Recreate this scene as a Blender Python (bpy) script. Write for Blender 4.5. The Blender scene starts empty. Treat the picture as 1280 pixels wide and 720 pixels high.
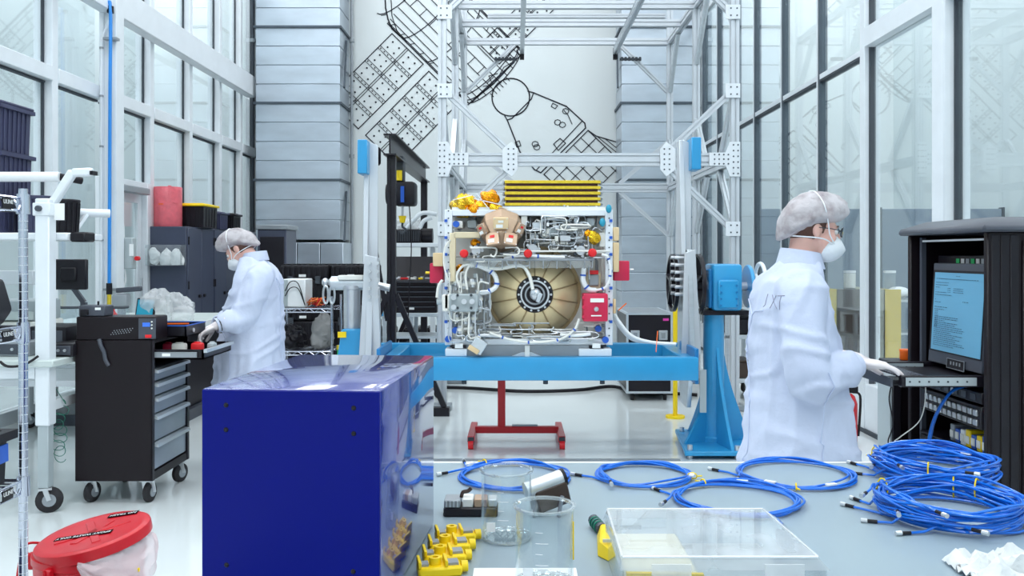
import bpy, bmesh, math, random
from mathutils import Vector, Matrix, Euler, noise
R = math.radians
random.seed(7)
S = bpy.context.scene
COL = S.collection
# ------------------------------------------------------------------ camera
F, CX, HY, CH = 1080.0, 645.0, 318.0, 1.53        # focal length in pixels, vanishing point, eye height
cam = bpy.data.cameras.new('camera')
cam.sensor_width = 36.0
cam.lens = 36.0 * F / 1280.0
cam.shift_x = (640 - CX) / 1280.0
cam.shift_y = (HY - 360) / 1280.0
cam.clip_start = 0.05
cam.clip_end = 200
camo = bpy.data.objects.new('camera', cam)
camo.location = (0, 0, CH)
camo.rotation_euler = (R(90), 0, 0)
COL.objects.link(camo)
S.camera = camo
# ------------------------------------------------------------------ world, exposure
w = bpy.data.worlds.new('world')
S.world = w
w.use_nodes = True
w.node_tree.nodes['Background'].inputs[0].default_value = (0.75, 0.85, 1.0, 1)
w.node_tree.nodes['Background'].inputs[1].default_value = 0.6
S.view_settings.view_transform = 'Standard'
S.view_settings.look = 'None'
S.view_settings.gamma = 1.0
S.view_settings.use_curve_mapping = False
S.view_settings.exposure = -0.72
LAMP_W = 70.0             # base power of each added ceiling luminaire
try:
    S.cycles.use_denoising = True
    S.cycles.max_bounces = 10
    S.cycles.diffuse_bounces = 5
    S.cycles.transparent_max_bounces = 24
    S.cycles.caustics_reflective = False
    S.cycles.caustics_refractive = False
    S.cycles.sample_clamp_indirect = 4.0
except Exception:
    pass

# ------------------------------------------------------------------ helpers
def P(px, py, Y):
    return Vector(((px - CX) / F * Y, Y, CH - (py - HY) / F * Y))

def PX(px, Y):
    return (px - CX) / F * Y

def PZ(py, Y):
    return CH - (py - HY) / F * Y

def lin(c):
    c = c / 255.0
    return c / 12.92 if c <= 0.04045 else ((c + 0.055) / 1.055) ** 2.4

MATS = {}
def mat(name, rgb, rough=0.5, metal=0.0, var=0.06, scale=6.0, bump=0.0, bscale=40.0, coat=0.0, spec=0.5,
        emit=0.0, sub=0.0, trans=0.0, ior=1.45, stretch=(1, 1, 1), alpha=1.0):
    m = bpy.data.materials.new(name)
    m.use_nodes = True
    nt = m.node_tree
    b = nt.nodes['Principled BSDF']
    base = [lin(x) for x in rgb]
    tc = nt.nodes.new('ShaderNodeTexCoord')
    mp = nt.nodes.new('ShaderNodeMapping')
    mp.inputs['Scale'].default_value = stretch
    nt.links.new(tc.outputs['Object'], mp.inputs['Vector'])
    nz = nt.nodes.new('ShaderNodeTexNoise')
    nz.inputs['Scale'].default_value = scale
    nz.inputs['Detail'].default_value = 4
    nt.links.new(mp.outputs['Vector'], nz.inputs['Vector'])
    cr = nt.nodes.new('ShaderNodeValToRGB')
    cr.color_ramp.elements[0].position = 0.3
    cr.color_ramp.elements[1].position = 0.7
    cr.color_ramp.elements[0].color = [max(0, x * (1 - var)) for x in base] + [1]
    cr.color_ramp.elements[1].color = [min(1, x * (1 + var)) for x in base] + [1]
    nt.links.new(nz.outputs['Fac'], cr.inputs['Fac'])
    nt.links.new(cr.outputs['Color'], b.inputs['Base Color'])
    b.inputs['Roughness'].default_value = rough
    b.inputs['Metallic'].default_value = metal
    b.inputs['Specular IOR Level'].default_value = spec
    b.inputs['Coat Weight'].default_value = coat
    b.inputs['Coat Roughness'].default_value = 0.04
    b.inputs['IOR'].default_value = ior
    b.inputs['Transmission Weight'].default_value = trans
    b.inputs['Alpha'].default_value = alpha
    if sub:
        b.inputs['Subsurface Weight'].default_value = sub
        b.inputs['Subsurface Radius'].default_value = (0.02, 0.01, 0.006)
        b.inputs['Subsurface Scale'].default_value = 0.5
    if emit:
        nt.links.new(cr.outputs['Color'], b.inputs['Emission Color'])
        b.inputs['Emission Strength'].default_value = emit
    if bump:
        n2 = nt.nodes.new('ShaderNodeTexNoise')
        n2.inputs['Scale'].default_value = bscale
        n2.inputs['Detail'].default_value = 3
        nt.links.new(mp.outputs['Vector'], n2.inputs['Vector'])
        bp = nt.nodes.new('ShaderNodeBump')
        bp.inputs['Strength'].default_value = bump
        bp.inputs['Distance'].default_value = 0.01
        nt.links.new(n2.outputs['Fac'], bp.inputs['Height'])
        nt.links.new(bp.outputs['Normal'], b.inputs['Normal'])
    MATS[name] = m
    return m

def thin_glass(name, tint, base_reflect, fres_gain, ior=1.5, rough=0.0, haze=0.0, hazecol=(0.9, 0.93, 0.95)):
    m = bpy.data.materials.new(name)
    m.use_nodes = True
    nt = m.node_tree
    nt.nodes.remove(nt.nodes['Principled BSDF'])
    out = nt.nodes['Material Output']
    tr = nt.nodes.new('ShaderNodeBsdfTransparent')
    tr.inputs[0].default_value = (*tint, 1)
    gl = nt.nodes.new('ShaderNodeBsdfGlossy')
    gl.inputs['Roughness'].default_value = rough
    gl.inputs[0].default_value = (0.95, 1.0, 1.0, 1)
    lw = nt.nodes.new('ShaderNodeLayerWeight')
    fr = nt.nodes.new('ShaderNodeMath')
    fr.operation = 'POWER'
    fr.inputs[1].default_value = 4.0
    nt.links.new(lw.outputs['Facing'], fr.inputs[0])
    ml = nt.nodes.new('ShaderNodeMath')
    ml.operation = 'MULTIPLY_ADD'
    ml.use_clamp = True
    ml.inputs[1].default_value = fres_gain
    ml.inputs[2].default_value = base_reflect
    nt.links.new(fr.outputs[0], ml.inputs[0])
    first = tr
    if haze:
        df = nt.nodes.new('ShaderNodeBsdfDiffuse')
        tc = nt.nodes.new('ShaderNodeTexCoord')
        nz = nt.nodes.new('ShaderNodeTexNoise')
        nz.inputs['Scale'].default_value = 9.0
        nt.links.new(tc.outputs['Object'], nz.inputs['Vector'])
        mm = nt.nodes.new('ShaderNodeMath')
        mm.operation = 'MULTIPLY'
        mm.inputs[1].default_value = 2 * haze
        nt.links.new(nz.outputs['Fac'], mm.inputs[0])
        df.inputs[0].default_value = (*hazecol, 1)
        m2 = nt.nodes.new('ShaderNodeMixShader')
        nt.links.new(mm.outputs[0], m2.inputs[0])
        nt.links.new(tr.outputs[0], m2.inputs[1])
        nt.links.new(df.outputs[0], m2.inputs[2])
        first = m2
    mx = nt.nodes.new('ShaderNodeMixShader')
    nt.links.new(ml.outputs[0], mx.inputs[0])
    nt.links.new(first.outputs[0], mx.inputs[1])
    nt.links.new(gl.outputs[0], mx.inputs[2])
    nt.links.new(mx.outputs[0], out.inputs[0])
    MATS[name] = m
    return m

OFF = {}
ZERO = Vector((0, 0, 0))
def tag(o, label=None, cat=None, group=None, kind=None):
    if label: o['label'] = label
    if cat: o['category'] = cat
    if group: o['group'] = group
    if kind: o['kind'] = kind
    return o

def thing(name, label, cat, loc=(0, 0, 0), rotz=0.0, group=None, local=False, kind=None):
    """Empty at the base of a thing; parts are given in world coordinates unless local=True."""
    o = bpy.data.objects.new(name, None)
    o.empty_display_size = 0.1
    COL.objects.link(o)
    o.location = loc
    o.rotation_euler = (0, 0, rotz)
    OFF[o.name] = ZERO if local else Vector(loc)
    if kind:
        o['kind'] = kind
    return tag(o, label, cat, group)

def copy_tree(o, parent=None):
    c = o.copy()
    COL.objects.link(c)
    c.parent = parent
    OFF[c.name] = OFF.get(o.name, ZERO)
    for ch in o.children:
        copy_tree(ch, c)
    return c

def frame(d, up=Vector((0, 0, 1))):
    d = Vector(d).normalized()
    if abs(d.dot(up)) > 0.99:
        up = Vector((0, 1, 0))
    x = d.cross(up).normalized()
    y = x.cross(d).normalized()
    return x, y, d

class MB:
    def __init__(s):
        s.v = []; s.f = []
    def add(s, vs, fs):
        b = len(s.v)
        s.v += [Vector(v) for v in vs]
        s.f += [[i + b for i in f] for f in fs]
        return s
    def box(s, x0, x1, y0, y1, z0, z1):
        vs = [(x, y, z) for z in (z0, z1) for y in (y0, y1) for x in (x0, x1)]
        return s.add(vs, [(0, 2, 3, 1), (4, 5, 7, 6), (0, 1, 5, 4), (2, 6, 7, 3), (0, 4, 6, 2), (1, 3, 7, 5)])
    def cbox(s, c, size, rot=None):
        c = Vector(c); h = Vector(size) / 2
        vs = [Vector((x * h.x, y * h.y, z * h.z)) for z in (-1, 1) for y in (-1, 1) for x in (-1, 1)]
        if rot is not None:
            vs = [rot @ v for v in vs]
        return s.add([v + c for v in vs], [(0, 2, 3, 1), (4, 5, 7, 6), (0, 1, 5, 4), (2, 6, 7, 3), (0, 4, 6, 2), (1, 3, 7, 5)])
    def bar(s, a, b, w, h, up=Vector((0, 0, 1))):
        a = Vector(a); b = Vector(b)
        x, y, d = frame(b - a, up)
        vs = []
        for p in (a, b):
            for i, j in ((-1, -1), (1, -1), (1, 1), (-1, 1)):
                vs.append(p + x * (i * w / 2) + y * (j * h / 2))
        return s.add(vs, [(3, 2, 1, 0), (4, 5, 6, 7), (0, 1, 5, 4), (1, 2, 6, 5), (2, 3, 7, 6), (3, 0, 4, 7)])
    def slotbar(s, a, b, w, h, up=Vector((0, 0, 1)), slots=1):
        """slotted aluminium profile: square tube with grooves along every face"""
        a = Vector(a); b = Vector(b)
        x, y, d = frame(b - a, up)
        g, dp = min(w, h) * 0.10, min(w, h) * 0.16
        pts = []
        def side(p0, p1, nrm, k):
            p0 = Vector(p0); p1 = Vector(p1); n = Vector(nrm)
            L = (p1 - p0).length; t = (p1 - p0) / L
            out = [p0]
            for i in range(k):
                m = p0 + t * L * (i + 0.5) / k
                out += [m - t * g, m - t * g - n * dp, m + t * g - n * dp, m + t * g]
            return out
        kw = max(1, round(w / min(w, h))); kh = max(1, round(h / min(w, h)))
        X, Y = w / 2, h / 2
        pts += side((-X, -Y), (X, -Y), (0, -1), kw)
        pts += side((X, -Y), (X, Y), (1, 0), kh)
        pts += side((X, Y), (-X, Y), (0, 1), kw)
        pts += side((-X, Y), (-X, -Y), (-1, 0), kh)
        n = len(pts)
        vs = [p + x * q.x + y * q.y for p in (a, b) for q in pts]
        fs = [(i, (i + 1) % n, n + (i + 1) % n, n + i) for i in range(n)]
        fs += [list(range(n))[::-1], list(range(n, 2 * n))]
        return s.add(vs, fs)
    def cyl(s, a, b, r, r2=None, n=14, cap=True):
        a = Vector(a); b = Vector(b)
        r2 = r if r2 is None else r2
        x, y, d = frame(b - a)
        vs = []
        for p, q in ((a, r), (b, r2)):
            for i in range(n):
                t = 2 * math.pi * i / n
                vs.append(p + x * (q * math.cos(t)) + y * (q * math.sin(t)))
        fs = [(i, (i + 1) % n, n + (i + 1) % n, n + i) for i in range(n)]
        if cap:
            fs += [list(range(n))[::-1], list(range(n, 2 * n))]
        return s.add(vs, fs)
    def tube(s, pts, r, n=7, closed=False):
        pts = [Vector(p) for p in pts]
        k = len(pts)
        rr = r if isinstance(r, (list, tuple)) else [r] * k
        vs = []
        prev = None
        for i in range(k):
            if closed:
                t = pts[(i + 1) % k] - pts[i - 1]
            else:
                t = pts[min(i + 1, k - 1)] - pts[max(i - 1, 0)]
            if t.length < 1e-9:
                t = Vector((0, 0, 1))
            t.normalize()
            if prev is None:
                up = Vector((0, 0, 1)) if abs(t.z) < 0.9 else Vector((1, 0, 0))
                x = t.cross(up).normalized()
            else:
                x = (prev - t * prev.dot(t))
                x = x.normalized() if x.length > 1e-6 else t.orthogonal().normalized()
            prev = x
            y = t.cross(x)
            for j in range(n):
                a = 2 * math.pi * j / n
                vs.append(pts[i] + (x * math.cos(a) + y * math.sin(a)) * rr[i])
        fs = []
        m = k if closed else k - 1
        for i in range(m):
            for j in range(n):
                i2 = (i + 1) % k
                fs.append((i * n + j, i * n + (j + 1) % n, i2 * n + (j + 1) % n, i2 * n + j))
        if not closed:
            fs += [list(range(n))[::-1], list(range((k - 1) * n, k * n))]
        return s.add(vs, fs)
    def lathe(s, prof, c=(0, 0, 0), axis=(0, 0, 1), n=24, closed=False):
        c = Vector(c)
        x, y, d = frame(axis)
        k = len(prof)
        vs = []
        for r, h in prof:
            for j in range(n):
                a = 2 * math.pi * j / n
                vs.append(c + d * h + (x * math.cos(a) + y * math.sin(a)) * max(r, 1e-5))
        fs = []
        for i in range(k if closed else k - 1):
            i2 = (i + 1) % k
            for j in range(n):
                fs.append((i * n + j, i * n + (j + 1) % n, i2 * n + (j + 1) % n, i2 * n + j))
        if not closed:
            fs += [list(range(n))[::-1], list(range((k - 1) * n, k * n))]
        return s.add(vs, fs)
    def prism(s, poly, ax, d0, d1):
        n = len(poly)
        def mk(p, d):
            if ax == 'X': return (d, p[0], p[1])
            if ax == 'Y': return (p[0], d, p[1])
            return (p[0], p[1], d)
        vs = [mk(p, d0) for p in poly] + [mk(p, d1) for p in poly]
        fs = [(i, (i + 1) % n, n + (i + 1) % n, n + i) for i in range(n)]
        fs += [list(range(n))[::-1], list(range(n, 2 * n))]
        return s.add(vs, fs)
    def ell(s, c, rx, ry, rz, nu=16, nv=10, rot=None):
        c = Vector(c)
        vs = [Vector((0, 0, rz))]
        for i in range(1, nv):
            t = math.pi * i / nv
            for j in range(nu):
                a = 2 * math.pi * j / nu
                vs.append(Vector((rx * math.sin(t) * math.cos(a), ry * math.sin(t) * math.sin(a), rz * math.cos(t))))
        vs.append(Vector((0, 0, -rz)))
        if rot is not None:
            vs = [rot @ v for v in vs]
        fs = [(0, 1 + j, 1 + (j + 1) % nu) for j in range(nu)]
        for i in range(nv - 2):
            for j in range(nu):
                a = 1 + i * nu + j; b = 1 + i * nu + (j + 1) % nu
                fs.append((a, a + nu, b + nu, b))
        L = len(vs) - 1
        o = 1 + (nv - 2) * nu
        fs += [(o + (j + 1) % nu, o + j, L) for j in range(nu)]
        return s.add([v + c for v in vs], fs)
    def loft(s, rings):
        n = len(rings[0])
        vs = [p for r in rings for p in r]
        fs = []
        for i in range(len(rings) - 1):
            for j in range(n):
                fs.append((i * n + j, i * n + (j + 1) % n, (i + 1) * n + (j + 1) % n, (i + 1) * n + j))
        fs += [list(range(n))[::-1], list(range((len(rings) - 1) * n, len(rings) * n))]
        return s.add(vs, fs)
    def sheet(s, fn, nu, nv, thick=0.002):
        """grid surface fn(u,v) with a little thickness"""
        g = [[Vector(fn(i / nu, j / nv)) for j in range(nv + 1)] for i in range(nu + 1)]
        top = []; bot = []
        for i in range(nu + 1):
            for j in range(nv + 1):
                a = g[min(i + 1, nu)][j] - g[max(i - 1, 0)][j]
                b = g[i][min(j + 1, nv)] - g[i][max(j - 1, 0)]
                nn = a.cross(b)
                nn = nn.normalized() if nn.length > 1e-9 else Vector((0, 0, 1))
                top.append(g[i][j] + nn * thick / 2); bot.append(g[i][j] - nn * thick / 2)
        N = len(top); w_ = nv + 1
        fs = []
        for i in range(nu):
            for j in range(nv):
                a = i * w_ + j
                fs.append((a, a + w_, a + w_ + 1, a + 1))
                fs.append((N + a, N + a + 1, N + a + w_ + 1, N + a + w_))
        edge = [i * w_ for i in range(nu + 1)] + [nu * w_ + j for j in range(1, nv + 1)] + \
               [i * w_ + nv for i in range(nu - 1, -1, -1)] + [j for j in range(nv - 1, 0, -1)]
        m = len(edge)
        for k in range(m):
            a, b = edge[k], edge[(k + 1) % m]
            fs.append((a, N + a, N + b, b))
        return s.add(top + bot, fs)
    def xform(s, M):
        s.v = [M @ v for v in s.v]
        return s
    def build(s, name, m, parent=None, bevel=0.0, seg=1, flat=False, kind=None, label=None, cat=None, group=None):
        off = OFF.get(parent.name, ZERO) if parent else None
        if off is None:
            xs = [v.x for v in s.v]; ys = [v.y for v in s.v]; zs = [v.z for v in s.v]
            off = Vector(((min(xs) + max(xs)) / 2, (min(ys) + max(ys)) / 2, min(zs)))
        me = bpy.data.meshes.new(name)
        me.from_pydata([v - off for v in s.v], [], s.f)
        bm = bmesh.new()
        bm.from_mesh(me)
        bmesh.ops.recalc_face_normals(bm, faces=bm.faces)
        if bevel:
            ed = [e for e in bm.edges if len(e.link_faces) == 2 and e.calc_face_angle(0) > R(40)]
            bmesh.ops.bevel(bm, geom=ed, offset=bevel, segments=seg, profile=0.5, affect='EDGES', clamp_overlap=True)
        bm.to_mesh(me)
        bm.free()
        if not flat:
            me.polygons.foreach_set('use_smooth', [True] * len(me.polygons))
            me.set_sharp_from_angle(angle=R(38))
        me.materials.append(MATS[m] if isinstance(m, str) else m)
        o = bpy.data.objects.new(name, me)
        COL.objects.link(o)
        if parent:
            o.parent = parent
            OFF[o.name] = off
        else:
            o.location = off
            OFF[o.name] = off
        if kind: o['kind'] = kind
        return tag(o, label, cat, group)

def B(*a):      # one box
    return MB().box(*a)

def smooth_path(pts, n=6):
    """Catmull-Rom through the points"""
    pts = [Vector(p) for p in pts]
    out = []
    for i in range(len(pts) - 1):
        p0 = pts[max(i - 1, 0)]; p1 = pts[i]; p2 = pts[i + 1]; p3 = pts[min(i + 2, len(pts) - 1)]
        for k in range(n):
            t = k / n
            out.append(0.5 * ((2 * p1) + (p2 - p0) * t + (2 * p0 - 5 * p1 + 4 * p2 - p3) * t * t + (3 * p1 - p0 - 3 * p2 + p3) * t ** 3))
    out.append(pts[-1])
    return out

def fuse(mb, name, m, parent, voxel, smooth=6, disp=None):
    """fuse overlapping closed shapes into ONE continuous skin"""
    off = OFF.get(parent.name, ZERO)
    me = bpy.data.meshes.new('fuse_tmp')
    me.from_pydata([v - off for v in mb.v], [], mb.f)
    bm = bmesh.new(); bm.from_mesh(me)
    bmesh.ops.recalc_face_normals(bm, faces=bm.faces)
    bm.to_mesh(me); bm.free()
    o = bpy.data.objects.new('fuse_tmp', me)
    COL.objects.link(o)
    r = o.modifiers.new('r', 'REMESH'); r.mode = 'VOXEL'; r.voxel_size = voxel
    if smooth:
        sm = o.modifiers.new('s', 'SMOOTH'); sm.iterations = smooth; sm.factor = 0.5
    ev = o.evaluated_get(bpy.context.evaluated_depsgraph_get())
    me2 = bpy.data.meshes.new_from_object(ev)
    bpy.data.objects.remove(o)
    if disp:
        nn = [v.normal.copy() for v in me2.vertices]
        cc = [v.co.copy() for v in me2.vertices]
        for v, c_, n_ in zip(me2.vertices, cc, nn):
            v.co = c_ + n_ * disp(c_)
    me2.polygons.foreach_set('use_smooth', [True] * len(me2.polygons))
    me2.materials.clear()
    me2.materials.append(MATS[m])
    o = bpy.data.objects.new(name, me2)
    o.data.name = name
    COL.objects.link(o)
    o.parent = parent
    OFF[o.name] = off
    return o

def text_part(body, size, M, name, m, parent, depth=0.0008):
    """flat lettering as thin geometry, placed by matrix M (text lies in local XY)"""
    cu = bpy.data.curves.new('text_tmp', 'FONT')
    cu.body = body; cu.size = size; cu.extrude = depth
    cu.align_x = 'CENTER'; cu.align_y = 'CENTER'
    o = bpy.data.objects.new('text_tmp', cu)
    COL.objects.link(o)
    ev = o.evaluated_get(bpy.context.evaluated_depsgraph_get())
    me = bpy.data.meshes.new_from_object(ev)
    bpy.data.objects.remove(o)
    off = OFF.get(parent.name, ZERO)
    me.transform(Matrix.Translation(-off) @ M)
    me.materials.clear(); me.materials.append(MATS[m])
    o = bpy.data.objects.new(name, me)
    COL.objects.link(o)
    o.parent = parent
    OFF[o.name] = off
    return o

# ------------------------------------------------------------------ materials
mat('wall_paint', (226, 232, 233), 0.6, var=0.02, scale=0.8)
mat('ceiling_paint', (240, 242, 244), 0.7, var=0.02)
mat('floor_epoxy', (224, 230, 231), 0.13, var=0.03, scale=0.9, coat=0.3, bump=0.01, bscale=3)
mat('white_metal', (230, 235, 240), 0.35, var=0.03)
mat('white_plastic', (238, 240, 242), 0.4, var=0.03)
mat('aluminium', (205, 212, 218), 0.32, 0.55, var=0.05, stretch=(1, 1, 6))
mat('frame_aluminium', (206, 211, 217), 0.36, 0.35, var=0.03)
mat('steel', (208, 211, 215), 0.28, 0.7, var=0.08)
mat('chrome', (205, 208, 220), 0.12, 1.0, var=0.05)
mat('galvanised', (194, 203, 213), 0.32, 0.65, var=0.10, scale=1.6, stretch=(1, 1, 3))
mat('dark_gasket', (60, 66, 74), 0.6, var=0.05)
mat('grey_metal', (150, 156, 162), 0.4, 0.3, var=0.06)
mat('grey_box', (172, 182, 186), 0.45, var=0.04)
mat('dark_seam', (78, 88, 98), 0.5, 0.3, var=0.05)
mat('mural_ink', (34, 36, 48), 0.7, var=0.1, scale=20)
mat('mural_tint', (196, 206, 214), 0.7, var=0.05, scale=6)
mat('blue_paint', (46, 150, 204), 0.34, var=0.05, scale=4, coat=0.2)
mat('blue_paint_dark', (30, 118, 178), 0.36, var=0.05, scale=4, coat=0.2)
mat('deep_blue_front', (0, 14, 120), 0.4, var=0.05, scale=2, spec=0.2)
mat('deep_blue', (0, 28, 132), 0.22, var=0.05, scale=2, coat=1.0, spec=0.6, bump=0.02, bscale=2.2)
mat('cable_blue', (8, 108, 214), 0.3, var=0.08, scale=30, coat=0.3)
mat('black_plastic', (24, 22, 29), 0.45, var=0.12, scale=10, spec=0.35)
mat('black_metal', (26, 23, 31), 0.36, 0.0, var=0.12, scale=3, spec=0.4)
mat('cart_black', (24, 17, 22), 0.4, var=0.12, scale=3, spec=0.3)
mat('navy_bin', (62, 64, 92), 0.45, var=0.08, scale=6)
mat('dark_grey', (70, 74, 84), 0.42, var=0.08)
mat('cabinet_grey', (66, 72, 92), 0.38, var=0.06, scale=2, coat=0.15)
mat('drawer_grey', (150, 160, 172), 0.3, 0.5, var=0.06)
mat('rubber', (40, 38, 42), 0.7, var=0.15, scale=20)
mat('red_paint', (196, 14, 32), 0.34, var=0.08, scale=5, coat=0.12)
mat('hose_blue', (44, 138, 222), 0.35, var=0.05)
mat('label_black', (20, 18, 20), 0.85, var=0.1, spec=0.1)
mat('red_plastic', (222, 34, 40), 0.4, var=0.06)
mat('crimson_box', (206, 40, 78), 0.4, var=0.06)
mat('gold_foil', (240, 186, 44), 0.24, 0.85, var=0.25, scale=30, bump=0.5, bscale=60)
mat('amber_foil', (238, 150, 20), 0.25, 0.8, var=0.25, scale=30, bump=0.5, bscale=60)
mat('gold_plate', (226, 196, 60), 0.35, 0.6, var=0.12, scale=40)
mat('cell_brown', (70, 30, 26), 0.25, 0.2, var=0.2, scale=40)
mat('bronze_tank', (232, 211, 166), 0.38, 0.3, var=0.06, scale=5)
mat('bronze_dark', (176, 152, 112), 0.4, 0.5, var=0.1, scale=8)
mat('copper_brown', (186, 158, 134), 0.4, 0.5, var=0.1, scale=9)
mat('beige', (222, 208, 176), 0.45, var=0.05)
mat('tan_box', (222, 196, 154), 0.5, var=0.06)
mat('off_white', (232, 232, 226), 0.45, var=0.05)
mat('clip_blue', (38, 92, 190), 0.4, var=0.1)
mat('teal_blue', (40, 150, 180), 0.4, var=0.1)
mat('brown_panel', (66, 52, 46), 0.4, var=0.1)
mat('yellow', (250, 214, 20), 0.42, var=0.06)
mat('yellow_dull', (206, 178, 70), 0.45, var=0.05)
mat('cream', (226, 222, 196), 0.5, var=0.04)
mat('orange', (246, 108, 28), 0.45, var=0.06)
mat('pink_wrap', (240, 112, 124), 0.32, var=0.10, scale=14, bump=0.5, bscale=50, coat=0.3, alpha=0.93)
mat('green', (30, 170, 96), 0.45, var=0.08)
mat('green_wire', (16, 110, 90), 0.5, var=0.08)
mat('esd_mat', (204, 214, 212), 0.45, var=0.04)
mat('table_grey', (140, 157, 166), 0.36, var=0.025, scale=3, coat=0.1)
mat('wipe_cloth', (214, 217, 218), 0.85, var=0.04, scale=30, bump=0.4, bscale=60)
mat('paper', (240, 242, 242), 0.7, var=0.02)
mat('lab_coat', (199, 207, 229), 0.75, var=0.03, scale=5, bump=0.45, bscale=18)
mat('lab_coat_seam', (196, 206, 232), 0.8, var=0.03)
mat('logo_grey', (150, 150, 172), 0.8, var=0.05)
mat('hair_net', (212, 204, 208), 0.8, var=0.2, scale=13, bump=0.6, bscale=40, alpha=0.74)
mat('hair', (92, 62, 52), 0.6, var=0.2, scale=60)
mat('skin', (234, 186, 172), 0.5, var=0.05, scale=10, sub=0.15)
mat('glove', (238, 228, 228), 0.55, var=0.04, scale=20)
mat('mask', (238, 242, 246), 0.75, var=0.03, bump=0.2, bscale=80)
mat('eye_white', (236, 236, 236), 0.2, var=0.02)
mat('iris', (50, 34, 30), 0.2, var=0.1)
mat('trousers', (70, 78, 98), 0.8, var=0.08)
mat('shoe', (214, 218, 226), 0.6, var=0.05)
mat('screen', (96, 158, 190), 0.3, var=0.05, scale=2, emit=0.25)
mat('screen_ink', (30, 62, 92), 0.5, var=0.05)
mat('lcd_blue', (60, 110, 210), 0.3, var=0.05, emit=0.5)
mat('lamp_glow', (255, 252, 246), 0.5, var=0.01, emit=6.0)
mat('magenta', (214, 60, 160), 0.5, var=0.05)
mat('grey_fabric', (150, 150, 150), 0.85, var=0.1, scale=20)
mat('outer_wall', (214, 224, 226), 0.7, var=0.03, scale=0.6)
mat('partition', (112, 126, 142), 0.5, var=0.05, scale=1.2)
mat('vinyl_bag', (240, 242, 244), 0.22, var=0.03, alpha=0.42, bump=0.6, bscale=25)
mat('red_bag', (240, 226, 230), 0.3, var=0.03, alpha=0.5, bump=0.5, bscale=30)
mat('beaker_glass', (250, 252, 252), 0.02, trans=1.0, var=0.0, ior=1.46)
mat('copper_wire', (222, 120, 50), 0.4, 0.3, var=0.1)
mat('denim', (58, 66, 100), 0.8, var=0.2, scale=30)
thin_glass('pane_glass', (0.945, 0.965, 0.97), 0.05, 0.8)
thin_glass('clear_acrylic', (0.95, 0.965, 0.97), 0.02, 0.9, haze=0.10)
thin_glass('frosted_acrylic', (0.93, 0.95, 0.96), 0.02, 0.7, haze=0.34, hazecol=(0.72, 0.74, 0.77))
thin_glass('glass_rim', (0.92, 0.94, 0.95), 0.12, 0.8, haze=0.22)
thin_glass('beaker_thin', (0.965, 0.975, 0.978), 0.03, 0.75)
thin_glass('visor', (0.93, 0.96, 0.98), 0.06, 1.2)

# bouffant cap: pale non-woven film with darker patches where hair shows through
_hn = MATS['hair_net'].node_tree
for _n in _hn.nodes:
    if _n.type == 'VALTORGB':
        _n.color_ramp.elements[0].position = 0.36
        _n.color_ramp.elements[1].position = 0.56
        _n.color_ramp.elements[0].color = (lin(168), lin(158), lin(162), 1)
        _n.color_ramp.elements[1].color = (lin(214), lin(209), lin(213), 1)
# ================================================================== ROOM
XL, XR, YB, YF, ZC = -4.6, 3.05, 15.1, -3.2, 8.0
XLO, XRO = -6.6, 6.6
B(XLO - .1, XRO + .1, YF - .1, YB + .2, -0.1, 0).build('floor', 'floor_epoxy', kind='structure', label='glossy white epoxy floor of the clean room')
B(XLO - .1, XRO + .1, YF - .1, YB + .2, ZC, ZC + .1).build('ceiling', 'ceiling_paint', kind='structure', label='white clean room ceiling')
B(XLO - .1, XRO + .1, YB, YB + .2, 0, ZC).build('wall_back', 'wall_paint', kind='structure', label='white back wall carrying the line mural')
B(XLO - .1, XRO + .1, YF - .2, YF, 0, ZC).build('wall_front', 'wall_paint', kind='structure', label='white wall behind the viewer')
B(XLO - .2, XLO, YF, YB, 0, ZC).build('wall_outer_left', 'outer_wall', kind='structure', label='pale corridor wall seen through the left glazing')
B(XRO, XRO + .2, YF, YB, 0, ZC).build('wall_outer_right', 'outer_wall', kind='structure', label='pale wall of the room beyond the right glazing')
B(-1.2, 1.22, 6.40, 6.46, 0.0005, 0.004).build('trim_1', 'grey_metal', kind='structure', label='flat metal joint strip across the floor')

# unseen ceiling luminaires, added to light the hall and the two side rooms
k = 0
for yy in (-1.6, 2.2, 6.0, 9.8, 13.4):
    for xx in (-5.6, -3.2, -0.8, 1.6, 4.8):
        t = thing('added_ceiling_light', 'unseen flat panel luminaire added on the ceiling to light the room', 'ceiling light', (xx, yy, ZC - .09), group='added ceiling luminaires')
        B(xx - .65, xx + .65, yy - .95, yy + .95, ZC - .09, ZC).build('housing', 'white_metal', t)
        l = bpy.data.lights.new('luminaire', 'AREA')
        l.shape = 'RECTANGLE'; l.size = 1.2; l.size_y = 1.8
        l.energy = LAMP_W * (2.7 if xx in (-5.6, 4.8) else 1.6 if yy < 3 else 1.0)  # side rooms and front rows boosted as fill light
        l.color = (0.96, 0.98, 1.0)
        lo = bpy.data.objects.new('luminaire', l)
        COL.objects.link(lo)
        lo.parent = t
        lo.location = (0, 0, -.012)

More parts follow.
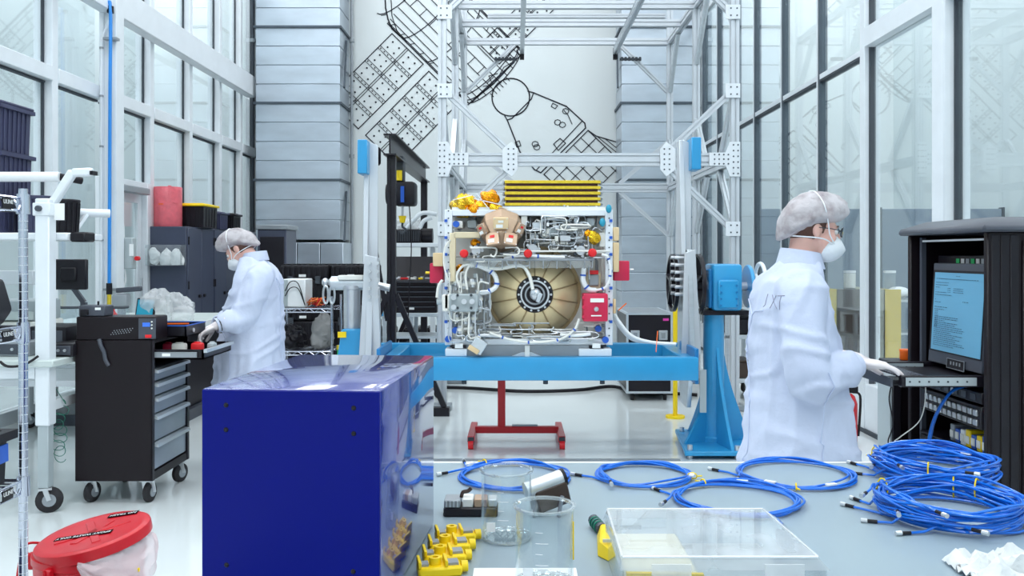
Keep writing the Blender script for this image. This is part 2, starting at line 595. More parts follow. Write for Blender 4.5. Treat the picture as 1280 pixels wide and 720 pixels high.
# ---- left glazed wall
wl = thing('wall_left', 'tall glazed wall with white mullions on the left', None, (XL, 6, 0), kind='structure')
lm = [-3.1, -1.3, -.08, 1.14, 2.36, 3.58, 4.8, 6.02, 7.24, 8.46, 9.52, 10.72, 12.0, 13.2, 14.2, 15.04]
for i, y in enumerate(lm):
    if abs(y - 9.52) < .01:
        continue
    B(XL - .1, XL + .09, y - .055, y + .055, 0, ZC).build('mullion', 'white_metal', wl, bevel=.006)
    B(XL - .013, XL + .012, y - .08, y - .056, .1, ZC).build('gasket', 'dark_gasket', wl)
for y0, y1 in zip(lm[:-1], lm[1:]):
    for z0, z1 in ((.12, 3.22), (3.36, 4.2), (4.45, 6.2), (6.3, ZC)):
        if y0 > 9.5 and y0 < 9.6 and z0 < 1:
            z0 = 2.4
        B(XL - .012, XL + .002, y0 + .06, y1 - .088, z0, z1).build('pane', 'pane_glass', wl)
    for z0, z1, d in ((3.22, 3.36, .1), (6.2, 6.3, .05)):
        B(XL - .08, XL + d, y0 + .056, y1 - .056, z0, z1).build('transom', 'white_metal', wl, bevel=.006)
        B(XL - .03, XL + .02, y0 + .056, y1 - .056, z0 - .02, z0 - .001).build('gasket', 'dark_gasket', wl)
    if not (9.5 < y0 < 9.6):
        B(XL - .06, XL + .06, y0 + .056, y1 - .056, 0, .12).build('sill', 'white_metal', wl)
B(XL + .09, XL + .24, -3.1, 14.45, 4.15, 4.50).build('trim_2', 'white_metal', kind='structure', bevel=.012, label='long white horizontal beam running along the left glazing')
# column with pipe recess
cl = thing('column', 'white structural column standing at the left glazing', 'column', (XL + .22, 9.44, 0))
B(XL + .09, XL + .14, 9.34, 9.46, 0, ZC).build('flange', 'white_metal', cl, bevel=.008)
B(XL + .14, XL + .22, 9.37, 9.44, 0, ZC).build('web', 'white_metal', cl)
B(XL + .22, XL + .28, 9.34, 9.53, 0, ZC).build('flange', 'white_metal', cl, bevel=.008)
hs = thing('air_hose', 'blue air hose hanging down the white column', 'hose', (XL + .18, 9.3, 1.1))
hx = PX(137, 9.25)
MB().tube(smooth_path([P(122, -25, 9.3), P(133, 2, 9.25), P(138, 12, 9.25), P(137.5, 120, 9.25), P(137, 250, 9.25), P(136.5, 355, 9.25)], 8), .018, 8).build('hose', 'hose_blue', hs)
MB().cyl(P(136.5, 354, 9.25), P(136.5, 368, 9.25), .03).build('coupling', 'black_plastic', hs)
MB().cyl(P(136.5, 368, 9.25), P(136.5, 392, 9.25), .022).build('brass_fitting', 'gold_plate', hs)
MB().cyl(P(138, 8, 9.27), P(138, 16, 9.27), .035).build('coupling', 'black_plastic', hs)
for yy in (48, 362):
    B(PX(129, 9.27), PX(146, 9.27), 9.26, 9.34, PZ(yy + 1.5, 9.27), PZ(yy - 1.5, 9.27)).build('bracket', 'grey_metal', hs)
cd = thing('conduit', 'thin white conduit pipe on the white column', 'pipe', (XL + .15, 9.3, 1.0))
MB().tube(smooth_path([P(137, 22, 9.31), P(133, 35, 9.31), P(128, 50, 9.31), P(127, 90, 9.31), P(126.5, 240, 9.31), P(126.5, 400, 9.31)], 6), .014, 7).build('pipe', 'white_metal', cd)
for yy in (60, 120, 183, 300):
    MB().cyl(P(126.8, yy - 1.2, 9.31), P(126.8, yy + 1.2, 9.31), .022).build('clamp', 'grey_metal', cd)

# door in the left glazing
d1 = thing('door_1', 'white framed glass door in the left glazing', None, (XL, 10.1, 0), kind='structure')
for y in (9.62, 10.6):
    B(XL - .06, XL + .1, y - .05, y + .05, 0, 2.4).build('door_frame', 'white_metal', d1, bevel=.006)
B(XL - .06, XL + .1, 9.67, 10.55, 2.28, 2.4).build('door_frame', 'white_metal', d1, bevel=.006)
B(XL - .02, XL + .03, 9.68, 10.54, .02, .25).build('door_leaf', 'white_metal', d1)
for a, b in ((9.68, 9.78), (10.44, 10.54)):
    B(XL - .02, XL + .03, a, b, .25, 2.27).build('door_leaf', 'white_metal', d1)
B(XL - .004, XL + .006, 9.78, 10.44, .25, 2.15).build('pane', 'pane_glass', d1)
B(XL - .02, XL + .03, 9.78, 10.44, 2.15, 2.27).build('door_leaf', 'white_metal', d1)
B(XL + .1, XL + .2, 9.66, 10.4, 2.24, 2.32).build('door_closer', 'grey_metal', d1, bevel=.01)
MB().cyl((XL + .1, 10.38, .95), (XL + .1, 10.38, 1.25), .015).build('handle', 'steel', d1)

# ---- right glazed wall
wr = thing('wall_right', 'tall glazed wall with slim mullions on the right', None, (XR, 6, 0), kind='structure')
rm = [-3.1, -1.2, .0, 1.2, 2.45, 3.7, 4.9, 6.07, 7.47, 8.62, 9.8, 10.94, 11.9, 12.95, 14.0, 15.04]
for y in rm:
    if y > 7.6:
        B(XR - .03, XR + .05, y - .02, y + .02, 0, ZC).build('mullion', 'dark_seam', wr)
        B(XR - .035, XR - .031, y + .021, y + .05, 0, ZC).build('mullion_cover', 'white_metal', wr)
    elif y > 7:
        B(XR - .06, XR + .08, y - .05, y + .05, 0, ZC).build('mullion', 'white_metal', wr, bevel=.006)
        B(XR - .02, XR + .03, y - .075, y - .051, 0, ZC).build('gasket', 'dark_gasket', wr)
    else:
        B(XR - .09, XR + .1, y - .09, y + .09, 0, ZC).build('mullion', 'white_metal', wr, bevel=.01)
        B(XR - .02, XR + .03, y - .115, y - .091, 0, ZC).build('gasket', 'dark_gasket', wr)
for y0, y1 in zip(rm[:-1], rm[1:]):
    far = y0 > 7.3
    zt = (3.27, 3.32) if far else (3.30, 3.46)
    e = .024 if far else .1
    for z0, z1 in ((.42, zt[0]), (zt[1], 5.4), (5.5, ZC)):
        B(XR, XR + .012, y0 + e, y1 - (.024 if y1 > 7.6 else .12), z0, z1).build('pane', 'pane_glass', wr)
    B(XR - (.03 if far else .08), XR + .06, y0 + e, y1 - e, zt[0], zt[1]).build('transom', 'white_metal', wr)
    if far:
        B(XR - .028, XR + .05, y0 + e, y1 - e, zt[0] - .022, zt[0] - .001).build('gasket', 'dark_gasket', wr)
    B(XR - .03, XR + .06, y0 + e, y1 - e, 5.4, 5.5).build('transom', 'white_metal', wr)
B(XR - .05, XR + .06, -3.1, 15.04, .02, .42).build('baseboard_right', 'white_metal', kind='structure', bevel=.006, label='white kick panel below the right glazing')
B(XR - .07, XR - .05, -3.1, 15.04, 0, .035).build('trim_3', 'dark_gasket', kind='structure', label='dark strip along the foot of the right glazing')
# beyond the right glazing
pt = thing('partition_screen', 'grey blue partition screen in the room beyond the right glazing', 'partition', (4.9, 11.6, 0))
for i in range(4):
    x0 = 3.25 + i * .82
    B(x0, x0 + .79, 11.55, 11.63, .06, 2.14).build('panel', 'partition', pt, bevel=.01)
    B(x0 + .79, x0 + .82, 11.54, 11.64, 0, 2.16).build('post', 'dark_gasket', pt)
for i, (xa, xb, side, front, lab) in enumerate((
        (PX(1046, 8.9), PX(1079, 8.9), 'yellow', 'brown_panel', 'yellow sided cabinet with dark brown front beyond the right glazing'),
        (PX(1100, 9.0), PX(1121, 9.0), 'cream', 'yellow_dull', 'cream sided cabinet with mustard front beyond the right glazing'))):
    ya = 8.9; zt = 1.17
    t = thing('storage_cabinet', lab, 'cabinet', ((xa + xb) / 2, ya + .25, 0))
    yl = ya + (.42 if i == 0 else .75)
    B(xa + .012, xb, ya + .012, yl, .02, zt - .01).build('body', front, t)
    B(xa, xa + .01, ya, yl, .02, zt).build('side_panel', side, t)
    B(xa, xb, ya, ya + .01, .02, zt).build('front_panel', front, t)
    for fx in (xa + .03, xb - .03):
        B(fx - .02, fx + .02, ya + .05, ya + .09, 0, .02).build('foot', 'rubber', t)
for i, (px, py, lab) in enumerate(((1062, 362, 'white jar on the brown cabinet beyond the right glazing'), (1112, 362, 'clear jar on the mustard cabinet beyond the right glazing'))):
    p = P(px, py, 9.1); p.z = 1.17
    t = thing('jar', lab, 'jar', p)
    MB().lathe([(.05, 0), (.06, .01), (.06, .16), (.05, .16), (.05, .02)], p, n=16).build('body', 'off_white' if i == 0 else 'clear_acrylic', t)
    MB().cyl(p + Vector((0, 0, .165)), p + Vector((0, 0, .19)), .062).build('lid', 'white_plastic', t)
sc_ = thing('steel_trolley', 'steel trolley in the room beyond the right glazing', 'trolley', (4.6, 10.2, 0))
for x in (4.25, 4.95):
    for y in (10.0, 10.45):
        MB().cyl((x, y, .0), (x, y, 1.0), .018).build('leg', 'steel', sc_)
for z in (.25, .6, .98):
    B(4.22, 4.98, 9.97, 10.48, z, z + .025).build('shelf', 'steel', sc_)
t = thing('cloth_bundle', 'white cloth bundle on the steel trolley beyond the right glazing', 'cloth', (4.5, 10.2, 1.005))
mb = MB().ell((4.5, 10.2, 1.08), .12, .1, .075, 18, 12)
mb.v = [v + Vector((0, 0, 0)) * 0 + (v - Vector((4.5, 10.2, 1.08))) * .25 * noise.noise(v * 9) for v in mb.v]
mb.build('cloth', 'white_plastic', t)

# ---- galvanised ducts on the back wall
def duct(name, lab, x0, x1, z0, yfr, side):
    t = thing(name, lab, 'duct', ((x0 + x1) / 2, yfr + .4, z0))
    zs = [z0] + [PZ(py, yfr) for py in (225, 129, 34, -62)] + [7.9]
    zs = [z for z in zs if z >= z0]
    B(x0 + .02, x1 - .02, yfr + .02, YB - .005, z0 + .01, 7.9).build('core', 'galvanised', t)
    for a, b in zip(zs[:-1], zs[1:]):
        n = max(1, round((b - a) / .30))
        h = (b - a) / n
        for i in range(n):
            za, zb = a + i * h + .008, a + (i + 1) * h - .008
            tilt = .003 * (i % 2)
            MB().add([(x0, yfr - tilt, za), (x1, yfr - tilt, za), (x1, YB - .01, za), (x0, YB - .01, za),
                      (x0, yfr - .012 + tilt, zb), (x1, yfr - .012 + tilt, zb), (x1, YB - .01, zb), (x0, YB - .01, zb)],
                     [(3, 2, 1, 0), (4, 5, 6, 7), (0, 1, 5, 4), (1, 2, 6, 5), (2, 3, 7, 6), (3, 0, 4, 7)]).build('panel', 'galvanised', t, bevel=.004)
        B(x0 - .03, x1 + .03, yfr - .05, YB - .006, b - .018, b + .018).build('flange', 'dark_seam', t)
    for a in (43, 237):
        s = x1 if side > 0 else x0
        MB().bar((s + side * .05, yfr + .1, PZ(a + 65, yfr)), (s + side * .02, yfr + .45, PZ(a, yfr)), .03, .05).build('strut', 'dark_seam', t)
    return t
duct('air_duct', 'tall galvanised sheet metal duct on the left of the back wall', PX(320, 14.3), PX(425, 14.3), PZ(300, 14.3), 14.3, 1)
duct('air_duct', 'tall galvanised sheet metal duct on the right of the back wall', PX(777, 14.3), PX(866, 14.3), 0, 14.3, -1)
pl = thing('air_plenum', 'galvanised plenum box below the left duct', 'duct', (-3.4, 14.6, 0))
for i in range(4):
    B(-4.35 + i * .38, -4.35 + (i + 1) * .38 - .012, 14.2, YB - .01, 0, PZ(301, 14.3) - .03).build('panel', 'galvanised', pl, bevel=.01)
    B(-4.35 + i * .38, -4.35 + (i + 1) * .38 - .012, 14.16, 14.199, .92, .95).build('seam', 'dark_seam', pl)
for i, x in enumerate((PX(315, 14.9), PX(439, 14.9), PX(884, 14.9))):
    t = thing('wall_pipe', ['dark riser pipe left of the left duct', 'slim grey riser pipe right of the left duct', 'wide dark riser at the right end of the back wall'][i], 'pipe', (x, 14.9, 0))
    r = (.03, .025, .09)[i]
    MB().cyl((x, 14.95, 0), (x, 14.95, 7.9), r).build('pipe', ('dark_gasket', 'grey_metal', 'dark_seam')[i], t)
    for z in (1.2, 3.2, 5.2):
        MB().cyl((x, 14.95, z), (x, 14.95, z + .06), r + .02).build('clamp', 'grey_metal', t)

# ---- line mural on the back wall
MY = YB - .006
class Ink(MB):
    def line(s, pts, w=2.1):
        pp = [P(x, y, MY) for x, y in pts]
        for a, b in zip(pp[:-1], pp[1:]):
            d = (b - a).normalized() * (w / F * MY * .3)
            s.bar(a - d, b + d, w * .8 / F * MY, .004, Vector((0, 1, 0)))
        return s
    def dot(s, x, y, r=1.4):
        p = P(x, y, MY)
        s.cyl(p - Vector((0, .003, 0)), p + Vector((0, .002, 0)), r / F * MY, n=8)
        return s
mu = thing('wall_mural', 'black line drawing of a space station, capsule and solar arrays on the back wall', 'mural', (-.2, YB, 2.6))
def array(T, L, wv, rows):
    ink = Ink(); T = Vector(T); L = Vector(L); wv = Vector(wv); lv = L - T
    fill = MB()
    q = [T, T + wv, L + wv, L]
    fill.add([P(p.x, p.y, MY + .003) for p in q], [(0, 1, 2, 3)])
    ink.line([tuple(p) for p in q + [T]], 1.6)
    for o in (-.025, .025):
        ink.line([tuple(T + wv * (.5 + o)), tuple(L + wv * (.5 + o))], 1.1)
    for i in range(1, rows):
        for o in (-.018, .018):
            a = T + lv * (i / rows + o)
            ink.line([tuple(a), tuple(a + wv)], 1.0)
        a = T + lv * (i / rows)
        for kk in range(9):
            m_ = a + wv * (kk + .5) / 9
            ink.dot(m_.x, m_.y, .9)
    for i in range(rows):
        for c in (0, 1):
            for u, v in ((.3, .3), (.7, .3), (.3, .7), (.7, .7)):
                p = T + lv * ((i + u) / rows) + wv * ((c + v) / 2)
                ink.dot(p.x, p.y, 1.25)
    ink.build('solar_array_drawing', 'mural_ink', mu)
array((490, 42), (409, 123), (39, 38), 5)
array((536, 89), (457, 169), (39, 38), 5)
array((668, -12), (600, 56), (24, 24), 4)
ink = Ink()
b0 = Vector((500, 45)); dv = Vector((1, 1)) * .7071; pv = Vector((1, -1)) * .7071
def body(s_, th):
    w_ = 47.5 * (1 - math.cos(th))
    p = b0 + dv * (s_ + 13 * math.sin(th)) + pv * w_
    return (p.x, p.y)
for i in range(13):
    th = math.pi * i / 12
    ink.line([body(-60 if i > 5 else -22 - 4 * i, th), body(117, th)], 1.9 if i in (0, 12) else 1.3)
for s_ in (-20, 22, 64, 104, 112, 117):
    ink.line([body(s_ - 20 * (s_ < 100), math.pi * i / 12) for i in range(13)], 1.5)
ink.line([(500, 45), (490, 36), (485, 24), (482, 10), (481, -15)], 2.2)
ink.line([(508, 52), (496, 38), (490, 20), (488, -15)], 1.3)
for s_ in range(-40, 112, 17):
    for a, b in ((1, 2), (5, 6), (9, 10)):
        ink.line([body(s_ + a * 2, math.pi * a / 12), body(s_ + a * 2, math.pi * b / 12)], 1.1)
ink.line([(585, 131), (650, 70), (646, 63)], 1.8)
ink.line([(590, 128), (643, 78)], 1.2)
ink.line([(596, 122), (608, 112), (618, 104), (630, 84), (640, 78)], 1.2)
ink.line([(604, 108), (616, 106), (611, 95), (622, 92)], 1.2)
for kk in range(6):
    ink.line([(613 + kk * 4, 117 - kk * 4), (617 + kk * 4, 121 - kk * 4)], 1.2)
ink.build('station_drawing', 'mural_ink', mu)
ink = Ink()
ink.line([(638.5 + 23.5 * math.cos(a * math.pi / 20) * 1, 121.5 + 23.5 * math.sin(a * math.pi / 20)) for a in range(41)], 2.0)
ink.line([(660, 114), (667, 116), (664, 124), (650, 138), (640, 148), (634, 150), (631, 145)], 1.8)
ink.line([(667, 116), (708, 133), (731, 154), (732, 160), (676, 216), (668, 212), (650, 190), (634, 150)], 2.0)
ink.line([(727, 152), (671, 212)], 1.5)
ink.line([(735, 163), (680, 218)], 1.5)
ink.line([(692, 180), (700, 173), (707, 179), (698, 188), (692, 180)], 1.4)
ink.line([(691, 129), (697, 132), (694, 136), (689, 133), (691, 129)], 1.3)
ink.line([(644, 178), (649, 176), (651, 182), (646, 184), (644, 178)], 1.3)
for cx_, cy_ in ((697, 153), (703, 156), (707, 139), (671, 184), (669, 180)):
    ink.line([(cx_ + 4 * math.cos(a), cy_ + 3.4 * math.sin(a)) for a in [x * .7854 for x in range(9)]], 1.2)
ink.line([(705, 138), (710, 144), (715, 155)], 1.3)
ink.build('capsule_drawing', 'mural_ink', mu)
ink = Ink()
for kk in range(7):
    t_ = kk / 6
    a = Vector((735, 163)).lerp(Vector((680, 218)), t_)
    b = a + Vector((1, .96)) * (46 - 10 * t_)
    ink.line([tuple(a), tuple(b)], 1.7 if kk in (0, 6) else 1.3)
for kk in range(4):
    o = Vector((1, .96)) * (10 + kk * 11)
    ink.line([tuple(Vector((735, 163)) + o), tuple(Vector((680, 218)) + o)], 1.3)
ink.line([(735, 163), (745, 170), (772, 178)], 1.8)
ink.line([(747, 171), (770, 190)], 1.2)
ink.line([(757, 174), (772, 186)], 1.2)
ink.build('service_module_drawing', 'mural_ink', mu)
# ================================================================== ALUMINIUM GANTRY
GF, GM, GB = 8.5, 10.3, 12.07
gxl, gxr = PX(553, GF), PX(918, GF)
Z1, Z2, Z3 = 2.46, 4.5, 6.3
ga = thing('aluminium_gantry', 'tall white gantry of slotted aluminium profiles behind the spacecraft', 'gantry', ((gxl + gxr) / 2, 10.3, 0))
fm = 'frame_aluminium'
W_ = .08
def prof(a, b, w=W_, h=None, name='beam', m=fm, up=Vector((0, 0, 1))):
    return MB().slotbar(a, b, w, h or w, up).build(name, m, ga)
for x in (gxl, gxr):
    for y in (GF, GM, GB):
        prof((x, y, .06), (x, y, Z3), name='post', up=Vector((0, 1, 0)))
        B(x - .09, x + .09, y - .09, y + .09, 0, .06).build('foot_plate', 'grey_metal', ga, bevel=.006)
i4 = W_ / 2
for y in (GF, GB):
    prof((gxl + i4, y, Z1), (gxr - i4, y, Z1), W_, .126)
for y in (GF, GM, 11.1, GB):
    prof((gxl + i4, y, Z2), (gxr - i4, y, Z2), W_, .09)
for y in (GF, GB):
    prof((gxl + i4, y, Z3 - .05), (gxr - i4, y, Z3 - .05))
for x in (gxl, gxr):
    for a, b in ((GF, GM), (GM, GB)):
        for z in (Z1, Z2, Z3 - .05):
            prof((x, a + i4, z), (x, b - i4, z), W_, .09)
def brace(a, b, w=.055, m='frame_aluminium'):
    return prof(a, b, w, name='brace', m=m)
for x, s in ((gxl, 1), (gxr, -1)):
    brace((x + s * .03, GF, 3.13), (x + s * .68, GF, Z1 + .06), .06)
    brace((x + s * .68, GF, Z1 - .06), (x + s * .03, GF, 1.78), .06)
    brace((x + s * .03, GF, 3.9), (x + s * .6, GF, Z2 - .04), .06)
    brace((x + s * .03, GB, 3.8), (x + s * .7, GB, Z2 - .04))
    brace((x + s * .03, GB, 3.1), (x + s * .7, GB, Z1 + .06))
    brace((x + s * .7, GB, Z1 - .06), (x + s * .03, GB, 1.8))
    for y, d in ((GB, -1), (GM, -1), (GF, 1)):
        brace((x, y + d * .03, 3.8), (x, y + d * .62, Z2 - .04), m='aluminium')
        brace((x, y + d * .03, 3.12), (x, y + d * .6, Z1 + .05), m='aluminium')
        brace((x, y + d * .6, Z1 - .05), (x, y + d * .03, 1.8), m='aluminium')
for X in (.085, 1.40):
    MB().slotbar((X, 9.2, Z2 - .10), (X, GB + .1, Z2 - .10), .06, .10).build('rail', 'aluminium', ga)
    B(X - .035, X + .035, 9.15, 9.199, Z2 - .16, Z2 - .04).build('rail_end_cap', 'black_plastic', ga)
    B(X - .03, X + .03, GB + .1, GB + .15, Z2 - .22, Z2 - .06).build('rail_end_cap', 'black_plastic', ga)
MB().slotbar((-.35, 10.7, Z2 - .02), (1.85, 10.7, Z2 - .02), .07, .05).build('cross_rail', fm, ga)
for X, s in ((.0, -1), (1.44, 1)):
    a = (X, GB - .07, Z2 - .26)
    mb = MB()
    mb.bar(a, (X + s * .3, GB - .07, Z2 - .26), .03, .03)
    for kk in range(6):
        mb.cbox((X + s * (.03 + kk * .05), GB - .09, Z2 - .26), (.03, .03, .05))
    mb.build('cable_chain', 'dark_gasket', ga)
# gusset plates with rows of bolt heads
def gusset(poly, dots, y):
    g = MB().prism(poly, 'Y', y - .062, y - .052).build('gusset_plate', 'white_metal', ga, bevel=.002)
    mb = MB()
    for x, z in dots:
        mb.cyl((x, y - .0665, z), (x, y - .062, z), .0085, n=6)
    mb.build('bolt_heads', 'dark_seam', g, kind='stuff')
for x, s in ((gxl, 1), (gxr, -1)):
    c = lambda u, v: (x + s * u, Z1 + v)
    gusset([c(-.042, -.17), c(.06, -.17), c(.10, -.065), c(.26, -.065), c(.26, .065), c(.10, .065), c(.06, .17), c(-.042, .17)],
           [c(-.02 + .045 * i, -.14 + .056 * j) for i in range(2) for j in range(6)] + [c(.075 + .045 * i, -.045 + .045 * j) for i in range(4) for j in range(3)], GF)
    n_ = x + s * .68
    c2 = lambda u, v: (n_ + s * u, Z1 + v)
    gusset([c2(-.09, .10), c2(.0, .17), c2(.06, .10), c2(.06, -.10), c2(.0, -.17), c2(-.09, -.10)],
           [c2(-.03 + .05 * i, -.10 + .05 * j) for i in range(2) for j in range(5)], GF)
    for zz in (3.13, 3.9, 1.78):
        dz = .035 if zz < 2 else -.035
        c3 = lambda u, v: (x + s * u, zz + v)
        gusset([c3(-.042, -.07), c3(.10, -.07), c3(.10, .07), c3(-.042, .07)], [c3(-.01 + .06 * i, -.035 + .07 * j) for i in range(2) for j in range(2)], GF)

# ================================================================== BLACK HOIST FRAME
hx = -1.18
h1, h2, hz = 8.2, 11.1, 2.56
ho = thing('hoist_frame', 'black steel hoist frame with electric chain hoist left of the gantry', 'hoist', (hx, (h1 + h2) / 2, 0))
MB().slotbar((hx, h1, .05), (hx, h1, hz - .1), .08, .08, Vector((0, 1, 0))).build('post', 'black_metal', ho)
MB().bar((hx, h2, .05), (hx, h2, hz - .1), .08, .08, Vector((0, 1, 0))).build('post', 'black_metal', ho)
mb = MB(); mb.box(hx - .06, hx + .06, h1 - .12, h2 + .12, hz - .1, hz - .085); mb.box(hx - .06, hx + .06, h1 - .12, h2 + .12, hz + .085, hz + .1); mb.box(hx - .008, hx + .008, h1 - .12, h2 + .12, hz - .085, hz + .085)
mb.build('i_beam', 'black_metal', ho)
for y in (h1, h2):
    MB().bar((hx - .55, y, .04), (hx + .55, y, .04), .09, .08).build('foot_beam', 'black_metal', ho)
    for s in (-1, 1):
        MB().bar((hx + s * .5, y, .08), (hx + s * .04, y, 1.15), .05, .05).build('strut', 'black_metal', ho)
MB().bar((hx - .04, h1, .9), (hx - .24, h1, 2.1), .02, .04).build('brace_strap', 'black_metal', ho)
cy = 8.75
hz0 = hz - .1
hoist = B(hx - .05, hx + .17, cy - .13, cy + .13, 2.02, 2.26).build('hoist_motor', 'black_plastic', ho, bevel=.03, seg=2)
B(hx + .03, hx + .065, cy - .145, cy - .131, 2.05, 2.21).build('motor_cover', 'clip_blue', hoist)
MB().cyl((hx - .13, cy, 2.14), (hx - .05, cy, 2.14), .10, n=18).build('chain_drum', 'black_plastic', hoist)
B(hx - .05, hx + .05, cy - .08, cy + .08, 2.26, hz0 + .06).build('beam_trolley', 'dark_gasket', ho, bevel=.01)
MB().cyl((hx + .01, cy - .1, 2.27), (hx + .01, cy - .1, 2.37), .03).build('chain_guide', 'yellow', ho)
MB().cyl((hx + .03, cy, 2.02), (hx + .03, cy, 1.9), .012).build('hoist_chain', 'steel', ho)
hk = MB().cyl((hx + .03, cy, 1.92), (hx + .03, cy, 1.85), .04, .025).build('hook_block', 'yellow', ho)
MB().tube(smooth_path([(hx + .03, cy, 1.85), (hx + .03, cy, 1.81), (hx + .065, cy, 1.78), (hx + .03, cy, 1.745), (hx, cy, 1.77)], 5), .012, 7).build('hook', 'dark_gasket', hk)
MB().tube(smooth_path([(hx + .1, cy, 2.02), (hx + .12, cy, 1.6), (hx + .1, cy, 1.2), (hx + .09, cy, .9)], 5), .006, 6).build('pendant_cable', 'black_plastic', ho)
B(hx - .19, hx - .09, h1 - .15, h1 - .05, hz - .2, hz - .02).build('pulley', 'black_metal', ho, bevel=.03, seg=2)
MB().tube(smooth_path([(hx - .14, h1 - .1, hz - .2), (hx - .15, h1 - .1, 1.9), (hx - .25, h1 - .1, 1.2)], 6), .005, 6).build('hanging_wire', 'grey_metal', ho)

# ================================================================== BLUE ROTATION STAND
AY = 6.8
rs = thing('rotation_stand', 'bright blue rotating assembly stand with tower, gearbox and cradle beams', 'stand', (PX(890, AY), AY, 0))
# right tower
tx = PX(892, AY)
base = MB().prism([(tx - .30, AY - .38), (tx + .30, AY - .38), (tx + .34, AY + .45), (tx - .22, AY + .45)], 'Z', .03, .065).build('base_plate', 'blue_paint', rs, bevel=.006)
for bx_, by_ in ((tx - .25, AY - .32), (tx + .26, AY - .32), (tx + .1, AY - .34), (tx - .18, AY + .36)):
    MB().cyl((bx_, by_, 0), (bx_, by_, .1), .02, n=8).build('levelling_bolt', 'steel', base)
MB().lathe([(.095, .065), (.095, .1), (.083, .11), (.08, 1.06), (.086, 1.07), (.086, 1.09)], (tx, AY, 0), n=24).build('tower_column', 'blue_paint', rs)
def gus(dirx, diry, L, H):
    # curved gusset fin standing on the base plate
    pts = []
    for i in range(11):
        t_ = i / 10
        pts.append((.075 + (L - .075) * (1 - t_) ** 1.6, .065 + H * t_))
    pts = [(.075, .065)] + pts
    mb = MB()
    n2 = Vector((-diry, dirx, 0)) * .012
    vs = [Vector((tx + dirx * r, AY + diry * r, z)) for r, z in pts]
    vs2 = [v + n2 for v in vs] + [v - n2 for v in vs]
    n = len(vs)
    mb.add(vs2, [(i, (i + 1) % n, n + (i + 1) % n, n + i) for i in range(n)] + [list(range(n))[::-1], list(range(n, 2 * n))])
    return mb.build('gusset_fin', 'blue_paint', rs)
gus(.18, -.98, .36, .80)
gus(.98, .2, .32, .78)
gus(-.9, -.43, .28, .45)
gus(-.3, .95, .4, .7)
MB().cyl((tx, AY, 1.09), (tx, AY, 1.16), .05).build('swivel_neck', 'steel', rs)
MB().cyl((tx - .03, AY - .05, 1.09), (tx - .03, AY - .05, 1.17), .02).build('jack_screw', 'dark_gasket', rs)
gb0 = P(881, 387, AY); gb1 = P(925, 333, AY)
B(gb0.x - .04, gb1.x + .04, AY - .13, AY + .13, gb0.z - .035, gb0.z).build('mount_plate', 'black_metal', rs)
gbx = B(gb0.x + .03, gb1.x - .02, AY - .16, AY + .16, gb0.z, gb1.z + .02).build('gearbox', 'blue_paint', rs, bevel=.025, seg=2)
B(gb0.x + .06, gb1.x - .06, AY - .20, AY - .161, gb0.z + .02, gb1.z - .10).build('cover_plate', 'blue_paint', gbx, bevel=.012)
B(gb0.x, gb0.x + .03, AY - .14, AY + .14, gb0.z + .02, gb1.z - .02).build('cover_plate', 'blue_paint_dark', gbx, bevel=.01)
for a in range(4):
    for b_ in range(2):
        MB().cyl((gb0.x + .08 + b_ * .12, AY - .213, gb0.z + .045 + a * .05), (gb0.x + .08 + b_ * .12, AY - .2, gb0.z + .045 + a * .05), .008, n=6).build('bolt', 'blue_paint_dark', gbx)
az = PZ(358, AY)
MB().cyl((gb1.x - .02, AY, az), (gb1.x + .05, AY, az), .035).build('shaft', 'steel', rs)
MB().lathe([(.02, 0), (.165, 0), (.17, .008), (.17, .02), (.165, .028), (.02, .028)], (gb1.x + .05, AY, az), (1, 0, 0), 36).build('index_disc', 'blue_paint', rs)
MB().cyl((gb1.x + .078, AY, az), (gb1.x + .16, AY, az), .025).build('shaft', 'steel', rs)
hw = MB()
ring = [(gb1.x + .16, AY + .16 * math.cos(a * math.pi / 16), az + .02 + .16 * math.sin(a * math.pi / 16)) for a in range(32)]
hw.tube(ring, .016, 8, closed=True)
for a in range(3):
    an = a * 2.094 + .5
    hw.bar((gb1.x + .16, AY, az), (gb1.x + .16, AY + .15 * math.cos(an), az + .02 + .15 * math.sin(an)), .02, .02)
hw.build('handwheel', 'white_metal', rs)
# black slip ring wheels and arm plates (right)
for xx in (PX(873, AY) , PX(848, AY)):
    r_ = MB()
    yy0 = AY + (.0 if xx > 1.4 else .25)
    r_.lathe([(.21, -.014), (.235, -.014), (.235, .014), (.21, .014)], (xx, yy0, az + .02), (1, 0, 0), 36, closed=True)
    for a in range(5):
        an = a * 2 * math.pi / 5 + .3
        r_.bar((xx, yy0 + .05 * math.cos(an), az + .02 + .05 * math.sin(an)), (xx, yy0 + .215 * math.cos(an), az + .02 + .215 * math.sin(an)), .018, .04, Vector((1, 0, 0)))
    r_.cyl((xx - .02, yy0, az + .02), (xx + .02, yy0, az + .02), .07, n=20)
    r_.build('flange_wheel', 'black_metal', rs)
MB().cyl((PX(862, AY), AY, az), (gb0.x + .02, AY, az), .045).build('shaft', 'steel', rs)
rx = PX(857, AY)
